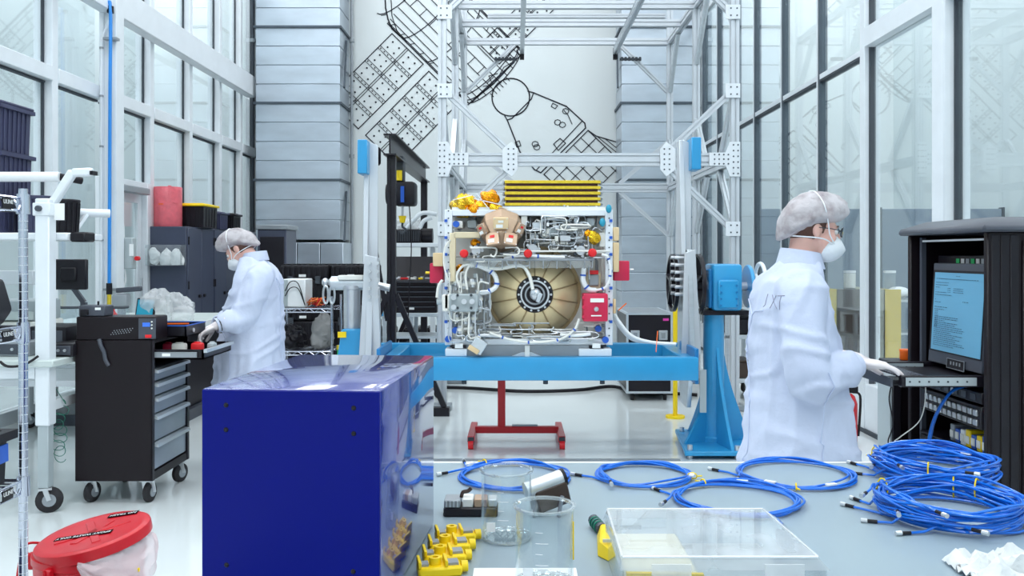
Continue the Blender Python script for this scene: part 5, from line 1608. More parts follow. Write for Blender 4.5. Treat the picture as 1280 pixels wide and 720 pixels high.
# ================================================================== casters helper
def caster(parent, x, y, r, top, ang=0.0, fork='steel', wheel='rubber', hub='grey_metal', name='caster'):
    rot = Matrix.Rotation(ang, 3, 'Z')
    def L(a, b, c): return Vector((x, y, 0)) + rot @ Vector((a, b, c))
    f = MB()
    f.cbox(L(0, 0, top - .006), (.07, .07, .012), rot)
    for s in (-1, 1):
        f.bar(L(0, s * .026, top - .01), L(.02, s * .026, r), .03, .006, Vector((0, 1, 0)))
    fk = f.build(name, fork, parent)
    MB().lathe([(.01, -.02), (r * .8, -.02), (r, -.012), (r, .012), (r * .8, .02), (.01, .02)], L(.02, 0, r), rot @ Vector((0, 1, 0)), 22).build('wheel', wheel, fk)
    MB().cyl(L(.02, -.024, r), L(.02, .024, r), r * .5, n=16).build('wheel_hub', hub, fk)

# ================================================================== TOOL CART
c0x, c1x, c0y, c1y = PX(94, 5.27), PX(190, 5.27), 5.27, 5.86
cz0_, cz1_ = .146, 1.005
tc_ = thing('tool_cart', 'black rolling tool cart with silver drawer pulls beside the person', 'tool cart', ((c0x + c1x) / 2, 5.56, 0))
bd = MB()
bd.box(c0x, c1x, c0y, c0y + .02, cz0_, cz1_); bd.box(c0x, c1x, c1y - .02, c1y, cz0_, cz1_)
bd.box(c0x, c0x + .02, c0y + .02, c1y - .02, cz0_, cz1_); bd.box(c0x + .02, c1x - .0, c0y + .02, c1y - .02, cz0_, cz0_ + .05); bd.box(c0x + .02, c1x, c0y + .02, c1y - .02, cz1_ - .02, cz1_)
bd.build('body', 'cart_black', tc_)
for y in (c0y, c1y - .03):
    B(c1x - .004, c1x + .004, y, y + .03, cz0_, cz1_).build('corner_post', 'black_metal', tc_)
dz = [cz0_ + .055, .375, .545, .655, .745, .83]
for za, zb2 in zip(dz[:-1], dz[1:]):
    d = B(c1x - .4, c1x - .006, c0y + .035, c1y - .035, za + .004, zb2 - .004).build('drawer', 'drawer_grey', tc_, bevel=.003)
    MB().prism([(c1x - .006, zb2 - .006), (c1x + .022, zb2 - .012), (c1x + .026, zb2 - .03), (c1x + .018, zb2 - .03), (c1x - .006, zb2 - .022)], 'Y', c0y + .035, c1y - .035).build('drawer_pull', 'aluminium', d)
# open top drawer
ox1 = PX(268, 5.5)
od = thing('open_drawer', 'x', 'x') if False else None
dw = MB()
zo0, zo1 = .885, .945
dw.box(c1x - .1, ox1, c0y + .04, c1y - .04, zo0, zo0 + .008)
dw.box(c1x - .1, ox1, c0y + .04, c0y + .05, zo0, zo1); dw.box(c1x - .1, ox1, c1y - .05, c1y - .04, zo0, zo1); dw.box(ox1 - .012, ox1, c0y + .04, c1y - .04, zo0, zo1)
o_ = dw.build('open_drawer', 'black_metal', tc_)
B(c1x, ox1 - .04, c0y + .028, c0y + .039, zo0 + .012, zo0 + .045).build('drawer_slide', 'grey_metal', o_)
B(c1x + .05, c1x + .1, c0y + .026, c0y + .028, zo0 + .02, zo0 + .038).build('slide_label', 'paper', o_)
B(ox1, ox1 + .02, c0y + .04, c1y - .04, zo1 - .02, zo1).build('drawer_pull', 'aluminium', o_)
MB().tube(smooth_path([P(124, 424, 5.262), P(126, 432, 5.255), P(130, 440, 5.262), P(132, 450, 5.262), P(136, 457, 5.26)], 5), .012, 6).build('strap', 'dark_grey', tc_)
for x, y, a in ((c0x + .06, c0y + .06, 1.3), (c1x - .05, c0y + .06, 1.45), (c1x - .05, c1y - .06, 1.2), (c0x + .06, c1y - .06, 1.9)):
    caster(tc_, x, y, .062, cz0_, a)
# things in the open drawer
for i, (px, py, sz_, m_, lab) in enumerate(((247, 437, (.075, .05, .035), 'red_plastic', 'red plastic box in the open cart drawer'), (222, 438, (.09, .05, .03), 'off_white', 'white cable bundle in the open cart drawer'),
                                      (261, 436, (.05, .06, .03), 'grey_box', 'grey part tray in the open cart drawer'), (203, 437, (.06, .05, .025), 'crimson_box', 'dark red parts bag in the open cart drawer'))):
    c = Vector((PX(px, 5.5), 5.5 + .03 * i, zo0 + .008))
    t = thing('drawer_item', lab, 'part', c)
    b2 = MB().cbox(c + Vector((0, 0, sz_[2] / 2 + .02)), (sz_[0], sz_[1], sz_[2] + .04)).build('body', m_, t, bevel=.012, seg=2)
    MB().cbox(c + Vector((.0, 0, sz_[2] + .043)), (sz_[0] * .5, sz_[1] * .5, .006)).build('lid', m_, t, bevel=.002)
# black tray with blue edges on the cart
t = thing('parts_tray', 'shallow black tray with blue rim on the tool cart', 'tray', (c1x - .12, 5.62, cz1_))
ta, tb_, tcY, td = PX(193, 5.5) - .14, PX(234, 5.5), 5.48, 5.82
mb = MB(); mb.box(ta, tb_, tcY, td, cz1_, cz1_ + .008); mb.box(ta, tb_, tcY, tcY + .008, cz1_, cz1_ + .07); mb.box(ta, tb_, td - .008, td, cz1_, cz1_ + .07); mb.box(ta, ta + .008, tcY, td, cz1_, cz1_ + .07); mb.box(tb_ - .008, tb_, tcY, td, cz1_, cz1_ + .07)
tr_ = mb.build('body', 'black_metal', t)
for a, b in (((ta, tcY), (tb_, tcY)), ((tb_, tcY), (tb_, td)), ((ta, td), (tb_, td)), ((ta, tcY), (ta, td))):
    MB().bar((*a, cz1_ + .072), (*b, cz1_ + .072), .008, .006).build('rim', 'clip_blue', tr_)
MB().cyl((tb_, 5.6, cz1_ + .035), (tb_ + .006, 5.6, cz1_ + .035), .014).build('lock', 'steel', tr_)
MB().bar((ta + .1, 5.55, cz1_ + .079), (tb_ - .02, 5.58, cz1_ + .079), .01, .008).build('pencil', 'orange', label='orange pencil lying across the black tray', cat='pencil')
# power supply on the cart
ps = thing('power_supply', 'black bench power supply on the tool cart', 'power supply', (PX(140, 5.3), 5.45, cz1_))
pxa, pxb = PX(95, 5.28), PX(194, 5.28)
B(pxa, pxb, 5.28, 5.47, cz1_, PZ(396, 5.28)).build('case', 'cart_black', ps, bevel=.006)
psz = PZ(396, 5.28)
B(pxb - .1, pxb + .004, 5.276, 5.28, cz1_ + .01, psz - .01).build('control_panel', 'dark_grey', ps)
pc = ps.children[-1]
B(pxb - .075, pxb - .03, 5.273, 5.276, psz - .06, psz - .035).build('display', 'lcd_blue', pc)
B(pxb - .06, pxb - .02, 5.272, 5.276, cz1_ + .015, cz1_ + .035).build('red_switch', 'red_plastic', pc, bevel=.002)
for i in range(3):
    MB().cyl((pxb - .018, 5.270, psz - .03 - i * .02), (pxb - .018, 5.276, psz - .03 - i * .02), .005, n=8).build('button', 'off_white', pc)
mb = MB()
for i in range(8):
    for j in range(3):
        mb.cyl((pxb - .27 + i * .016 + j * .01, 5.2785, cz1_ + .035 + j * .012 + i * .002), (pxb - .27 + i * .016 + j * .01, 5.28, cz1_ + .035 + j * .012 + i * .002), .0035, n=6)
mb.build('vent_holes', 'grey_metal', ps, kind='stuff')
t = thing('small_instrument', 'small dark grey instrument on top of the power supply', 'instrument', (PX(115, 5.3), 5.36, psz))
B(PX(98, 5.3), PX(131, 5.3), 5.30, 5.42, psz, PZ(382, 5.3)).build('case', 'dark_grey', t, bevel=.006)
B(PX(101, 5.3), PX(111, 5.3), 5.288, 5.299, psz + .01, psz + .045).build('clip', 'black_plastic', t, bevel=.003)
B(PX(119, 5.3), PX(126, 5.3), 5.297, 5.2995, psz + .04, psz + .055).build('print', 'paper', t)
MB().cyl((PX(118, 5.3), 5.35, PZ(382, 5.3)), (PX(118, 5.3), 5.35, PZ(377, 5.3)), .006).build('knob', 'black_plastic', t)

# ================================================================== WHITE HEIGHT ADJUSTABLE BENCH (left)
wb = thing('adjustable_bench', 'white height adjustable workbench frame on casters at the left', 'workbench', (PX(20, 5.3), 5.5, 0))
bx = PX(57, 5.12)
lxs = (bx, bx - 1.35)
for x in lxs:
    for y in (5.12, 5.98):
        B(x - .042, x + .042, y - .042, y + .042, .52, 1.0 if y > 5.5 else 1.86).build('upright', 'white_metal', wb, bevel=.006)
        B(x - .032, x + .032, y - .032, y + .032, .15, .52).build('lower_leg', 'grey_box', wb, bevel=.004)
        caster(wb, x, y, .075, .15, .4)
    B(x - .03, x + .03, 5.162, 5.938, .60, .66).build('side_rail', 'white_metal', wb)
bzt = PZ(449, 5.12)
B(lxs[1] - .1, bx + .08, 5.05, 6.15, bzt - .04, bzt).build('bench_top', 'esd_mat', wb, bevel=.006)
B(lxs[1], bx - .043, 5.08, 5.11, bzt - .11, bzt - .041).build('front_rail', 'white_metal', wb)
B(lxs[1], bx, 5.96, 6.0, .66, .74).build('rear_rail', 'white_metal', wb)
shz = PZ(300, 5.12)
B(lxs[1] - .05, bx + .10, 5.17, 5.62, shz, shz + .045).build('upper_shelf', 'white_metal', wb, bevel=.008)
B(bx + .10, bx + .19, 5.20, 5.34, shz - .01, shz + .05).build('shelf_end_cap', 'black_plastic', wb, bevel=.01)
B(bx - .052, bx + .052, 5.07, 5.172, PZ(270, 5.12), PZ(254, 5.12)).build('post_collar', 'white_metal', wb, bevel=.004)
MB().cyl((bx - .01, 5.05, PZ(261, 5.1)), (bx - .01, 5.07, PZ(261, 5.1)), .018, n=8).build('clamp_knob', 'dark_grey', wb)
B(bx + .05, bx + .11, 5.12, 5.125, PZ(275, 5.1), PZ(254, 5.1)).build('notice_card', 'paper', wb)
MB().bar(P(66, 254, 5.14), P(92, 214, 5.14), .05, .05).build('lamp_arm', 'white_metal', wb, bevel=.01)
MB().bar(P(91, 216, 5.14), P(116, 215, 5.14), .05, .05).build('lamp_arm', 'white_metal', wb, bevel=.01)
B(PX(115, 5.14), PX(119, 5.14), 5.11, 5.17, PZ(219, 5.14), PZ(214, 5.14)).build('arm_end', 'black_plastic', wb)
MB().cyl((lxs[1] - .2, 5.2, PZ(221, 5.2)), (PX(75, 5.2), 5.2, PZ(221, 5.2)), .03, n=16).build('lamp_tube', 'white_plastic', wb)
MB().cyl((PX(75, 5.2), 5.2, PZ(221, 5.2)), (PX(102, 5.3), 5.3, PZ(226, 5.3)), .022, n=12).build('lamp_joint', 'black_plastic', wb)
MB().cyl((PX(66, 5.5), 5.5, PZ(265, 5.5)), (PX(137, 5.7), 5.7, PZ(267, 5.7)), .028, n=14).build('cross_arm', 'white_metal', wb)
MB().bar((PX(92, 5.5), 5.5, shz + .05), (PX(108, 5.6), 5.6, PZ(268, 5.6)), .022, .022).build('stay', 'white_metal', wb)
B(lxs[1] - .05, PX(44, 5.69), 5.66, 5.72, PZ(356, 5.7), PZ(338, 5.7)).build('middle_rail', 'white_metal', wb, bevel=.006)
MB().tube(smooth_path([P(0, 452, 5.0), P(10, 458, 5.0), P(30, 456, 5.02), P(48, 445, 5.05)], 6), .008, 6).build('power_cord', 'black_plastic', wb)
# second bench frame behind
w2b = thing('rear_bench', 'white framed rear workbench behind the adjustable bench', 'workbench', (-3.6, 7.2, 0))
for x in (-4.3, -3.02):
    for y in (6.75, 7.6):
        B(x - .04, x + .04, y - .04, y + .04, .14, .86).build('leg', 'white_metal', w2b, bevel=.006)
        caster(w2b, x, y, .07, .14, .9)
B(-4.4, -2.95, 6.7, 9.35, .86, .90).build('bench_top', 'esd_mat', w2b, bevel=.01)
B(-2.95, -2.93, 6.7, 9.35, .845, .902).build('edge_strip', 'white_plastic', w2b)
for y in (6.75, 7.6, 9.2):
    B(-4.28, -3.04, y - .025, y + .025, .50, .56).build('stretcher', 'white_metal', w2b)
for x in (-4.3, -3.02):
    B(x - .04, x + .04, 9.16, 9.24, .0, .86).build('leg', 'white_metal', w2b, bevel=.006)
B(-4.35, -3.0, 7.7, 9.1, .0, .1).build('plinth', 'dark_grey', w2b)
B(-3.9, -3.05, 7.75, 9.0, .1, .82).build('pedestal_drawers', 'black_metal', w2b, bevel=.01)
# things on the bench tops
t = thing('desk_monitor', 'black flat monitor on an arm seen from behind at the left', 'monitor', (PX(88, 6.2), 6.15, bzt))
OFF[t.name] = Vector((PX(88, 6.05), 6.05, bzt)); t.location = OFF[t.name]
B(PX(66, 6.05), PX(109, 6.05), 6.03, 6.07, PZ(362, 6.05), PZ(324, 6.05)).build('panel', 'black_metal', t, bevel=.006)
B(PX(78, 6.05), PX(98, 6.05), 6.012, 6.03, PZ(352, 6.05), PZ(334, 6.05)).build('rear_cover', 'black_plastic', t, bevel=.01)
MB().bar((PX(92, 6.05), 6.05, PZ(360, 6.05)), (PX(104, 6.05), 6.06, PZ(378, 6.05)), .035, .03).build('arm', 'dark_grey', t)
MB().bar((PX(104, 6.05), 6.06, PZ(378, 6.05)), (PX(104, 6.05), 6.06, bzt + .012), .035, .035).build('arm', 'dark_grey', t)
B(PX(95, 6.05), PX(115, 6.05), 6.0, 6.12, bzt, bzt + .012).build('base', 'dark_grey', t)
def tapered_bin(name, lab, cx_, cy_, z0, w1, d1, h1_, m_='navy_bin', ribs=6, rim=True, cat='bin', group=None, round_=False):
    t = thing(name, lab, cat, (cx_, cy_, z0), group=group)
    if round_:
        MB().lathe([(0, 0), (w1 * .42, 0), (w1 * .47, h1_ * .9), (w1 * .5, h1_ * .9), (w1 * .52, h1_ * .97), (w1 * .5, h1_), (w1 * .45, h1_), (w1 * .40, .01), (0, .01)], (cx_, cy_, z0), n=28).build('body', m_, t)
        for i in range(14):
            a = i * 2 * math.pi / 14
            MB().bar((cx_ + w1 * .425 * math.cos(a), cy_ + w1 * .425 * math.sin(a), z0 + .01), (cx_ + w1 * .475 * math.cos(a), cy_ + w1 * .475 * math.sin(a), z0 + h1_ * .9), .012, .012).build('rib', m_, t)
        return t
    a, b = w1 * .485, d1 * .485
    A, B_ = w1 * .5, d1 * .5
    th = .008
    mb = MB()
    vs = []
    for (x_, y_, z_) in ((a, b, 0), (A, B_, h1_)):
        vs += [(cx_ - x_, cy_ - y_, z0 + z_), (cx_ + x_, cy_ - y_, z0 + z_), (cx_ + x_, cy_ + y_, z0 + z_), (cx_ - x_, cy_ + y_, z0 + z_)]
    for (x_, y_, z_) in ((A - th, B_ - th, h1_), (a - th, b - th, th)):
        vs += [(cx_ - x_, cy_ - y_, z0 + z_), (cx_ + x_, cy_ - y_, z0 + z_), (cx_ + x_, cy_ + y_, z0 + z_), (cx_ - x_, cy_ + y_, z0 + z_)]
    fs = [(3, 2, 1, 0)]
    for l in range(3):
        for i in range(4):
            fs.append((l * 4 + i, l * 4 + (i + 1) % 4, (l + 1) * 4 + (i + 1) % 4, (l + 1) * 4 + i))
    fs.append((12, 13, 14, 15))
    mb.add(vs, fs).build('body', m_, t)
    for i in range(ribs):
        u = -.85 + 1.7 * (i + .5) / ribs
        for s in (-1, 1):
            MB().bar((cx_ + u * a, cy_ + s * b, z0 + .01), (cx_ + u * A, cy_ + s * B_, z0 + h1_ - .02), .014, .016, Vector((0, 1, 0))).build('rib', m_, t)
    for i in range(max(3, ribs - 1)):
        u = -.85 + 1.7 * (i + .5) / max(3, ribs - 1)
        for s in (-1, 1):
            MB().bar((cx_ + s * a, cy_ + u * b, z0 + .01), (cx_ + s * A, cy_ + u * B_, z0 + h1_ - .02), .014, .016, Vector((0, 1, 0))).build('rib', m_, t)
    if rim:
        r_ = MB()
        r_.box(cx_ - A - .02, cx_ + A + .02, cy_ - B_ - .02, cy_ - B_ + .0, z0 + h1_ - .025, z0 + h1_); r_.box(cx_ - A - .02, cx_ + A + .02, cy_ + B_, cy_ + B_ + .02, z0 + h1_ - .025, z0 + h1_)
        r_.box(cx_ - A - .02, cx_ - A, cy_ - B_, cy_ + B_, z0 + h1_ - .025, z0 + h1_); r_.box(cx_ + A, cx_ + A + .02, cy_ - B_, cy_ + B_, z0 + h1_ - .025, z0 + h1_)
        r_.build('rim', m_, t)
    return t
sh_top = shz + .045
tapered_bin('storage_bin', 'dark ribbed round bin left of the white post on the bench shelf', PX(46, 5.42), 5.42, sh_top, .22, .22, .235, 'navy_bin', round_=True)
tapered_bin('storage_bin', 'dark ribbed round bin right of the white post on the bench shelf', PX(78, 5.45), 5.45, sh_top, .2, .2, .215, 'black_plastic', round_=True)
tapered_bin('storage_bin', 'tall navy ribbed tote at the far left of the bench shelf, lower one', PX(18, 5.4) - .27, 5.42, sh_top, .54, .34, PZ(192, 5.4) - sh_top, 'navy_bin', 7)
_t2 = tapered_bin('storage_bin', 'navy ribbed tote at the far left of the bench shelf, upper one', PX(18, 5.4) - .27, 5.42, PZ(192, 5.4) + .002, .53, .34, PZ(134, 5.4) - PZ(192, 5.4), 'navy_bin', 7)
B(PX(18, 5.4) - .55, PX(18, 5.4) + .015, 5.24, 5.60, PZ(134, 5.4) + .001, PZ(130, 5.4)).build('lid', 'navy_bin', _t2, bevel=.006)
for i, (px, py, w1, d1, h1_, m_, lab) in enumerate(((75, 445, .24, .3, .17, 'black_plastic', 'black instrument case on the white workbench behind the post'), (20, 445, .34, .3, .09, 'grey_metal', 'flat grey tray on the white workbench at the left'),
                                          (88, 445, .16, .24, .08, 'black_plastic', 'low black box at the right end of the white workbench'))):
    Y = (5.55, 5.4, 5.35)[i]
    c = Vector((PX(px, Y), Y, bzt))
    t = thing('bench_instrument', lab, 'instrument', c)
    MB().cbox(c + Vector((0, 0, h1_ / 2)), (w1, d1, h1_)).build('case', m_, t, bevel=.012, seg=2)
    MB().cbox(c + Vector((0, -d1 / 2 - .003, h1_ * .5)), (w1 * .8, .006, h1_ * .7)).build('front_panel', 'dark_grey', t, bevel=.003)
    for k_ in range(3):
        MB().cyl(c + Vector((-w1 * .3 + k_ * w1 * .25, -d1 / 2 - .014, h1_ * .5)), c + Vector((-w1 * .3 + k_ * w1 * .25, -d1 / 2 - .006, h1_ * .5)), .009, n=10).build('knob', 'steel', t)
# rail mounted instrument between bench and shelf
t = thing('desk_printer', 'grey and black office printer on the white workbench behind the wire shelf', 'printer', (PX(18, 5.75), 5.9, bzt))
MB().prism([(PX(-20, 5.75), bzt), (PX(46, 5.75), bzt), (PX(46, 5.75), PZ(402, 5.75)), (PX(-20, 5.75), PZ(402, 5.75))], 'Y', 5.74, 6.1).build('base', 'off_white', t, bevel=.015, seg=2)
B(PX(-18, 5.75), PX(44, 5.75), 5.76, 6.08, PZ(402, 5.75), PZ(376, 5.75)).build('scanner', 'grey_box', t, bevel=.015, seg=2)
B(PX(-10, 5.72), PX(42, 5.72), 5.70, 5.755, PZ(424, 5.72), PZ(418, 5.72)).build('paper_slot', 'black_plastic', t)
B(PX(-10, 5.74), PX(40, 5.74), 5.73, 5.76, PZ(400, 5.72), PZ(390, 5.72)).build('control_strip', 'esd_mat', t)
# face shields, sheets, bags on the rear bench
for i, (px, Y, lab) in enumerate(((92, 7.0, 'clear face shield on the rear bench behind the power supply, left one'), (143, 7.0, 'clear face shield on the rear bench behind the power supply, right one'))):
    c = Vector((PX(px, Y), Y, .90))
    t = thing('face_shield', lab, 'face shield', c)
    def fs_(u, v, c=c):
        a = math.pi * (u * 1.0)
        r_ = .14 - .03 * v
        return c + Vector((-r_ * math.cos(a), -r_ * math.sin(a) * .8, .004 + .26 * v - .06 * v * v))
    MB().sheet(fs_, 16, 8, .002).build('visor', 'visor', t)
    MB().tube([fs_(k_ / 20, 1.0) for k_ in range(21)], .012, 6).build('headband', 'dark_gasket', t)
    MB().tube([fs_(k_ / 20, 0.0) + Vector((0, 0, .006)) for k_ in range(21)], .006, 6).build('lower_rim', 'grey_metal', t)
    if i: MB().lathe([(0, 0), (.035, 0), (.035, .14), (.012, .17), (.012, .19), (0, .19)], c + Vector((-.02, .02, 0)), n=14).build('spray_bottle', 'red_plastic', label='red and white bottle inside the right face shield', cat='bottle')
t = thing('tablet', 'dark framed tablet propped up on the rear bench', 'tablet', (PX(183, 7.9), 7.9, .90))
rt_ = Euler((R(-12), 0, R(-12))).to_matrix()
c = Vector((PX(182, 7.9), 7.9, .90 + .12))
MB().cbox(c, (.2, .02, .225), rt_).build('case', 'black_plastic', t, bevel=.008)
MB().cbox(c + rt_ @ Vector((0, -.011, .005)), (.165, .002, .18), rt_).build('display', 'teal_blue', t)
def bag(name, lab, c, r, seed, m_='vinyl_bag', cat='bag'):
    t = thing(name, lab, cat, (c[0], c[1], c[2] - r[2] * .8))
    mb = MB().ell(c, r[0], r[1], r[2], 48, 30)
    cc = Vector(c)
    def crumple(v):
        w = v * 7 + Vector((seed, 0, 0))
        d_ = .42 * noise.noise(w)
        d_ += .34 * (.5 - abs(noise.noise(v * 14 + Vector((0, seed, 0))))) + .20 * (.5 - abs(noise.noise(v * 30 + Vector((0, 0, seed)))))
        return v + (v - cc) * (d_ - .1)
    mb.v = [crumple(v) for v in mb.v]
    zmin = cc.z - r[2] * .8
    for v in mb.v: v.z = max(v.z, zmin)
    mb.build('film', m_, t)
    return t
bag('plastic_bag', 'crumpled clear plastic bag beside the tablet on the rear bench', (PX(197, 8.0), 8.0, .90 + .13), (.13, .12, .16), 3)
bag('plastic_bag', 'crumpled clear plastic bag at the edge of the rear bench', (PX(222, 8.2), 8.2, .90 + .11), (.15, .12, .14), 9)
for i, (pts, m_, lab) in enumerate((([(204, 403), (213, 398), (222, 392)], 'yellow', 'yellow tweezers on the rear bench'), ([(203, 409), (222, 403), (246, 397)], 'green', 'long green tweezers on the rear bench'), ([(200, 411), (214, 408), (228, 405)], 'green', 'short green cutters on the rear bench'))):
    pp = []
    for a, b in pts:
        Y = (CH - .91) * F / (b - HY) if b > 400 else 7.5
        pp.append(Vector((PX(a, min(max(Y, 6.8), 7.8)), min(max(Y, 6.8), 7.8), .91)))
    mb = MB().tube(smooth_path(pp, 5), [.006 + .005 * (k_ / 10) for k_ in range(11)], 6)
    o = mb.build('tweezers', m_, label=lab, cat='tweezers')
    o.location.z = .9005
t = thing('bench_vise', 'grey bench vise and lamp arm on the rear bench by the column', 'vise', (PX(155, 8.6), 8.6, .9))
c = Vector((PX(152, 8.6), 8.6, .9))
MB().cyl(c, c + Vector((0, 0, .1)), .04).build('base', 'grey_metal', t)
MB().cbox(c + Vector((0, 0, .17)), (.16, .12, .14)).build('body', 'grey_metal', t, bevel=.03, seg=2)
MB().bar(c + Vector((-.05, 0, .27)), c + Vector((.2, 0, .29)), .05, .05).build('jaw', 'dark_grey', t, bevel=.008)
# power box on the glass wall beside the door
t = thing('electrical_box', 'grey electrical box beside the glass door', 'electrical box', (PX(157, 9.6), 9.55, PZ(336, 9.6)))
B(PX(146, 9.6), PX(168, 9.6), 9.55, 9.66, PZ(336, 9.6), PZ(297, 9.6)).build('case', 'grey_box', t, bevel=.01)
b_ = t.children[-1]
B(PX(162, 9.55), PX(167, 9.55), 9.54, 9.55, PZ(320, 9.55), PZ(305, 9.55)).build('label_plate', 'paper', b_)
MB().cyl((PX(172, 9.6), 9.57, PZ(323, 9.6)), (PX(172, 9.6), 9.62, PZ(323, 9.6)), .025).build('red_button', 'red_plastic', b_)
MB().tube(smooth_path([(PX(156, 9.6), 9.6, PZ(336, 9.6)), (PX(157, 9.6), 9.6, PZ(350, 9.6)), (PX(153, 9.6), 9.6, PZ(365, 9.6)), (PX(152, 9.6), 9.6, PZ(395, 9.6))], 6), .009, 6).build('wire', 'white_plastic', b_)
MB().tube(smooth_path([(PX(155, 9.6), 9.6, PZ(297, 9.6)), (PX(154, 9.6), 9.6, PZ(280, 9.6)), (PX(150, 9.6), 9.6, PZ(266, 9.6)), (PX(149, 9.6), 9.6, PZ(240, 9.6))], 6), .009, 6).build('wire', 'white_plastic', b_)

# ================================================================== GREY CABINETS (left wall)
cxa, cxb = -4.50, -4.04
zc_ = PZ(283, 10.6)
for i, (ya, lab) in enumerate(((10.62, 'dark grey steel cabinet with acrylic glove holder on its side'), (11.56, 'dark grey steel cabinet behind the bowed person'), (12.5, 'dark grey steel cabinet farthest along the left glazing'))):
    t = thing('steel_cabinet', lab, 'cabinet', ((cxa + cxb) / 2, ya + .46, 0), group='steel cabinets along the left glazing')
    yb = ya + .92
    B(cxa, cxb - .012, ya, yb, .06, zc_).build('body', 'cabinet_grey', t, bevel=.006)
    B(cxa + .03, cxb - .05, ya + .03, yb - .03, 0, .06).build('plinth', 'black_metal', t)
    for k_ in range(2):
        y0_ = ya + .01 + k_ * .455
        d = B(cxb - .011, cxb + .008, y0_, y0_ + .445, .10, zc_ - .02).build('door', 'cabinet_grey', t, bevel=.004)
        hy_ = y0_ + (.40 if k_ == 0 else .045)
        B(cxb + .008, cxb + .03, hy_ - .06 if k_ == 0 else hy_, hy_ if k_ == 0 else hy_ + .06, .98, 1.02).build('handle', 'black_plastic', d, bevel=.005)
        for z in (.4, 1.1, 1.65):
            MB().cyl((cxb + .01, y0_ + (0.01 if k_ == 0 else .435), z), (cxb + .01, y0_ + (.01 if k_ == 0 else .435), z + .1), .012).build('hinge', 'black_plastic', d)
gh = thing('glove_holder', 'clear acrylic holder with white glove packs on the cabinet side', 'holder', (PX(206, 10.55), 10.5, PZ(332, 10.55)))
ga_, gb_ = PX(184, 10.5), PX(228, 10.5)
mb = MB(); mb.box(ga_, gb_, 10.44, 10.446, PZ(332, 10.5), PZ(306, 10.5)); mb.box(ga_, gb_, 10.446, 10.61, PZ(332, 10.5), PZ(332, 10.5) + .006)
for x in (ga_, gb_ - .006): mb.box(x, x + .006, 10.446, 10.61, PZ(332, 10.5) + .006, PZ(306, 10.5))
mb.build('acrylic_case', 'clear_acrylic', gh)
for i in range(3):
    cc = Vector((ga_ + .08 + i * .138, 10.53, PZ(332, 10.5) + .10))
    t = bag('glove_pack', ['white glove pack at the left of the acrylic holder', 'white glove pack in the middle of the acrylic holder', 'white glove pack at the right of the acrylic holder'][i], (cc.x, cc.y, PZ(332, 10.5) + .008 + .09), (.066, .055, .115), 20 + i, 'paper', 'gloves')
# things on the cabinets
t = thing('bubble_wrap_roll', 'pink bubble wrap roll standing on the grey cabinet', 'roll', (PX(210, 10.85), 10.85, zc_))
c = Vector((PX(210, 10.85), 10.85, zc_))
MB().lathe([(.03, 0), (.165, 0), (.17, .01), (.168, .25), (.17, .49), (.165, .5), (.03, .5)], c, n=32, closed=True).build('roll', 'pink_wrap', t)
MB().sheet(lambda u, v: c + Vector((.172 * math.cos(-1.2 + u * 1.1), .172 * math.sin(-1.2 + u * 1.1), .3 + .21 * v * (1 - .3 * u) + .01 * math.sin(u * 9))), 10, 6, .003).build('loose_flap', 'pink_wrap', t)
MB().cbox(c + Vector((-.02, -.17, .28)), (.06, .006, .012)).build('tape_label', 'orange', t)
def tote(px, Y, w1, d1, h1_, body_m, lid_m, lab):
    c = Vector((PX(px, Y), Y, zc_))
    t = tapered_bin('tote_box', lab, c.x, c.y, zc_, w1, d1, h1_, body_m, 5, False, 'tote')
    MB().cbox(c + Vector((0, 0, h1_ + .015)), (w1 + .05, d1 + .05, .03)).build('lid', lid_m, t, bevel=.01)
    MB().cbox(c + Vector((0, 0, h1_ + .036)), (w1 - .05, d1 - .05, .012)).build('lid_panel', lid_m, t, bevel=.004)
tote(247, 11.25, .34, .5, .27, 'black_plastic', 'yellow', 'black tote with yellow lid on the grey cabinets')
tote(271, 11.9, .20, .3, .2, 'navy_bin', 'navy_bin', 'navy tote right of the yellow lidded one on the cabinets')
tote(287, 12.35, .22, .3, .2, 'black_plastic', 'black_plastic', 'small black tote at the end of the row on the cabinets')

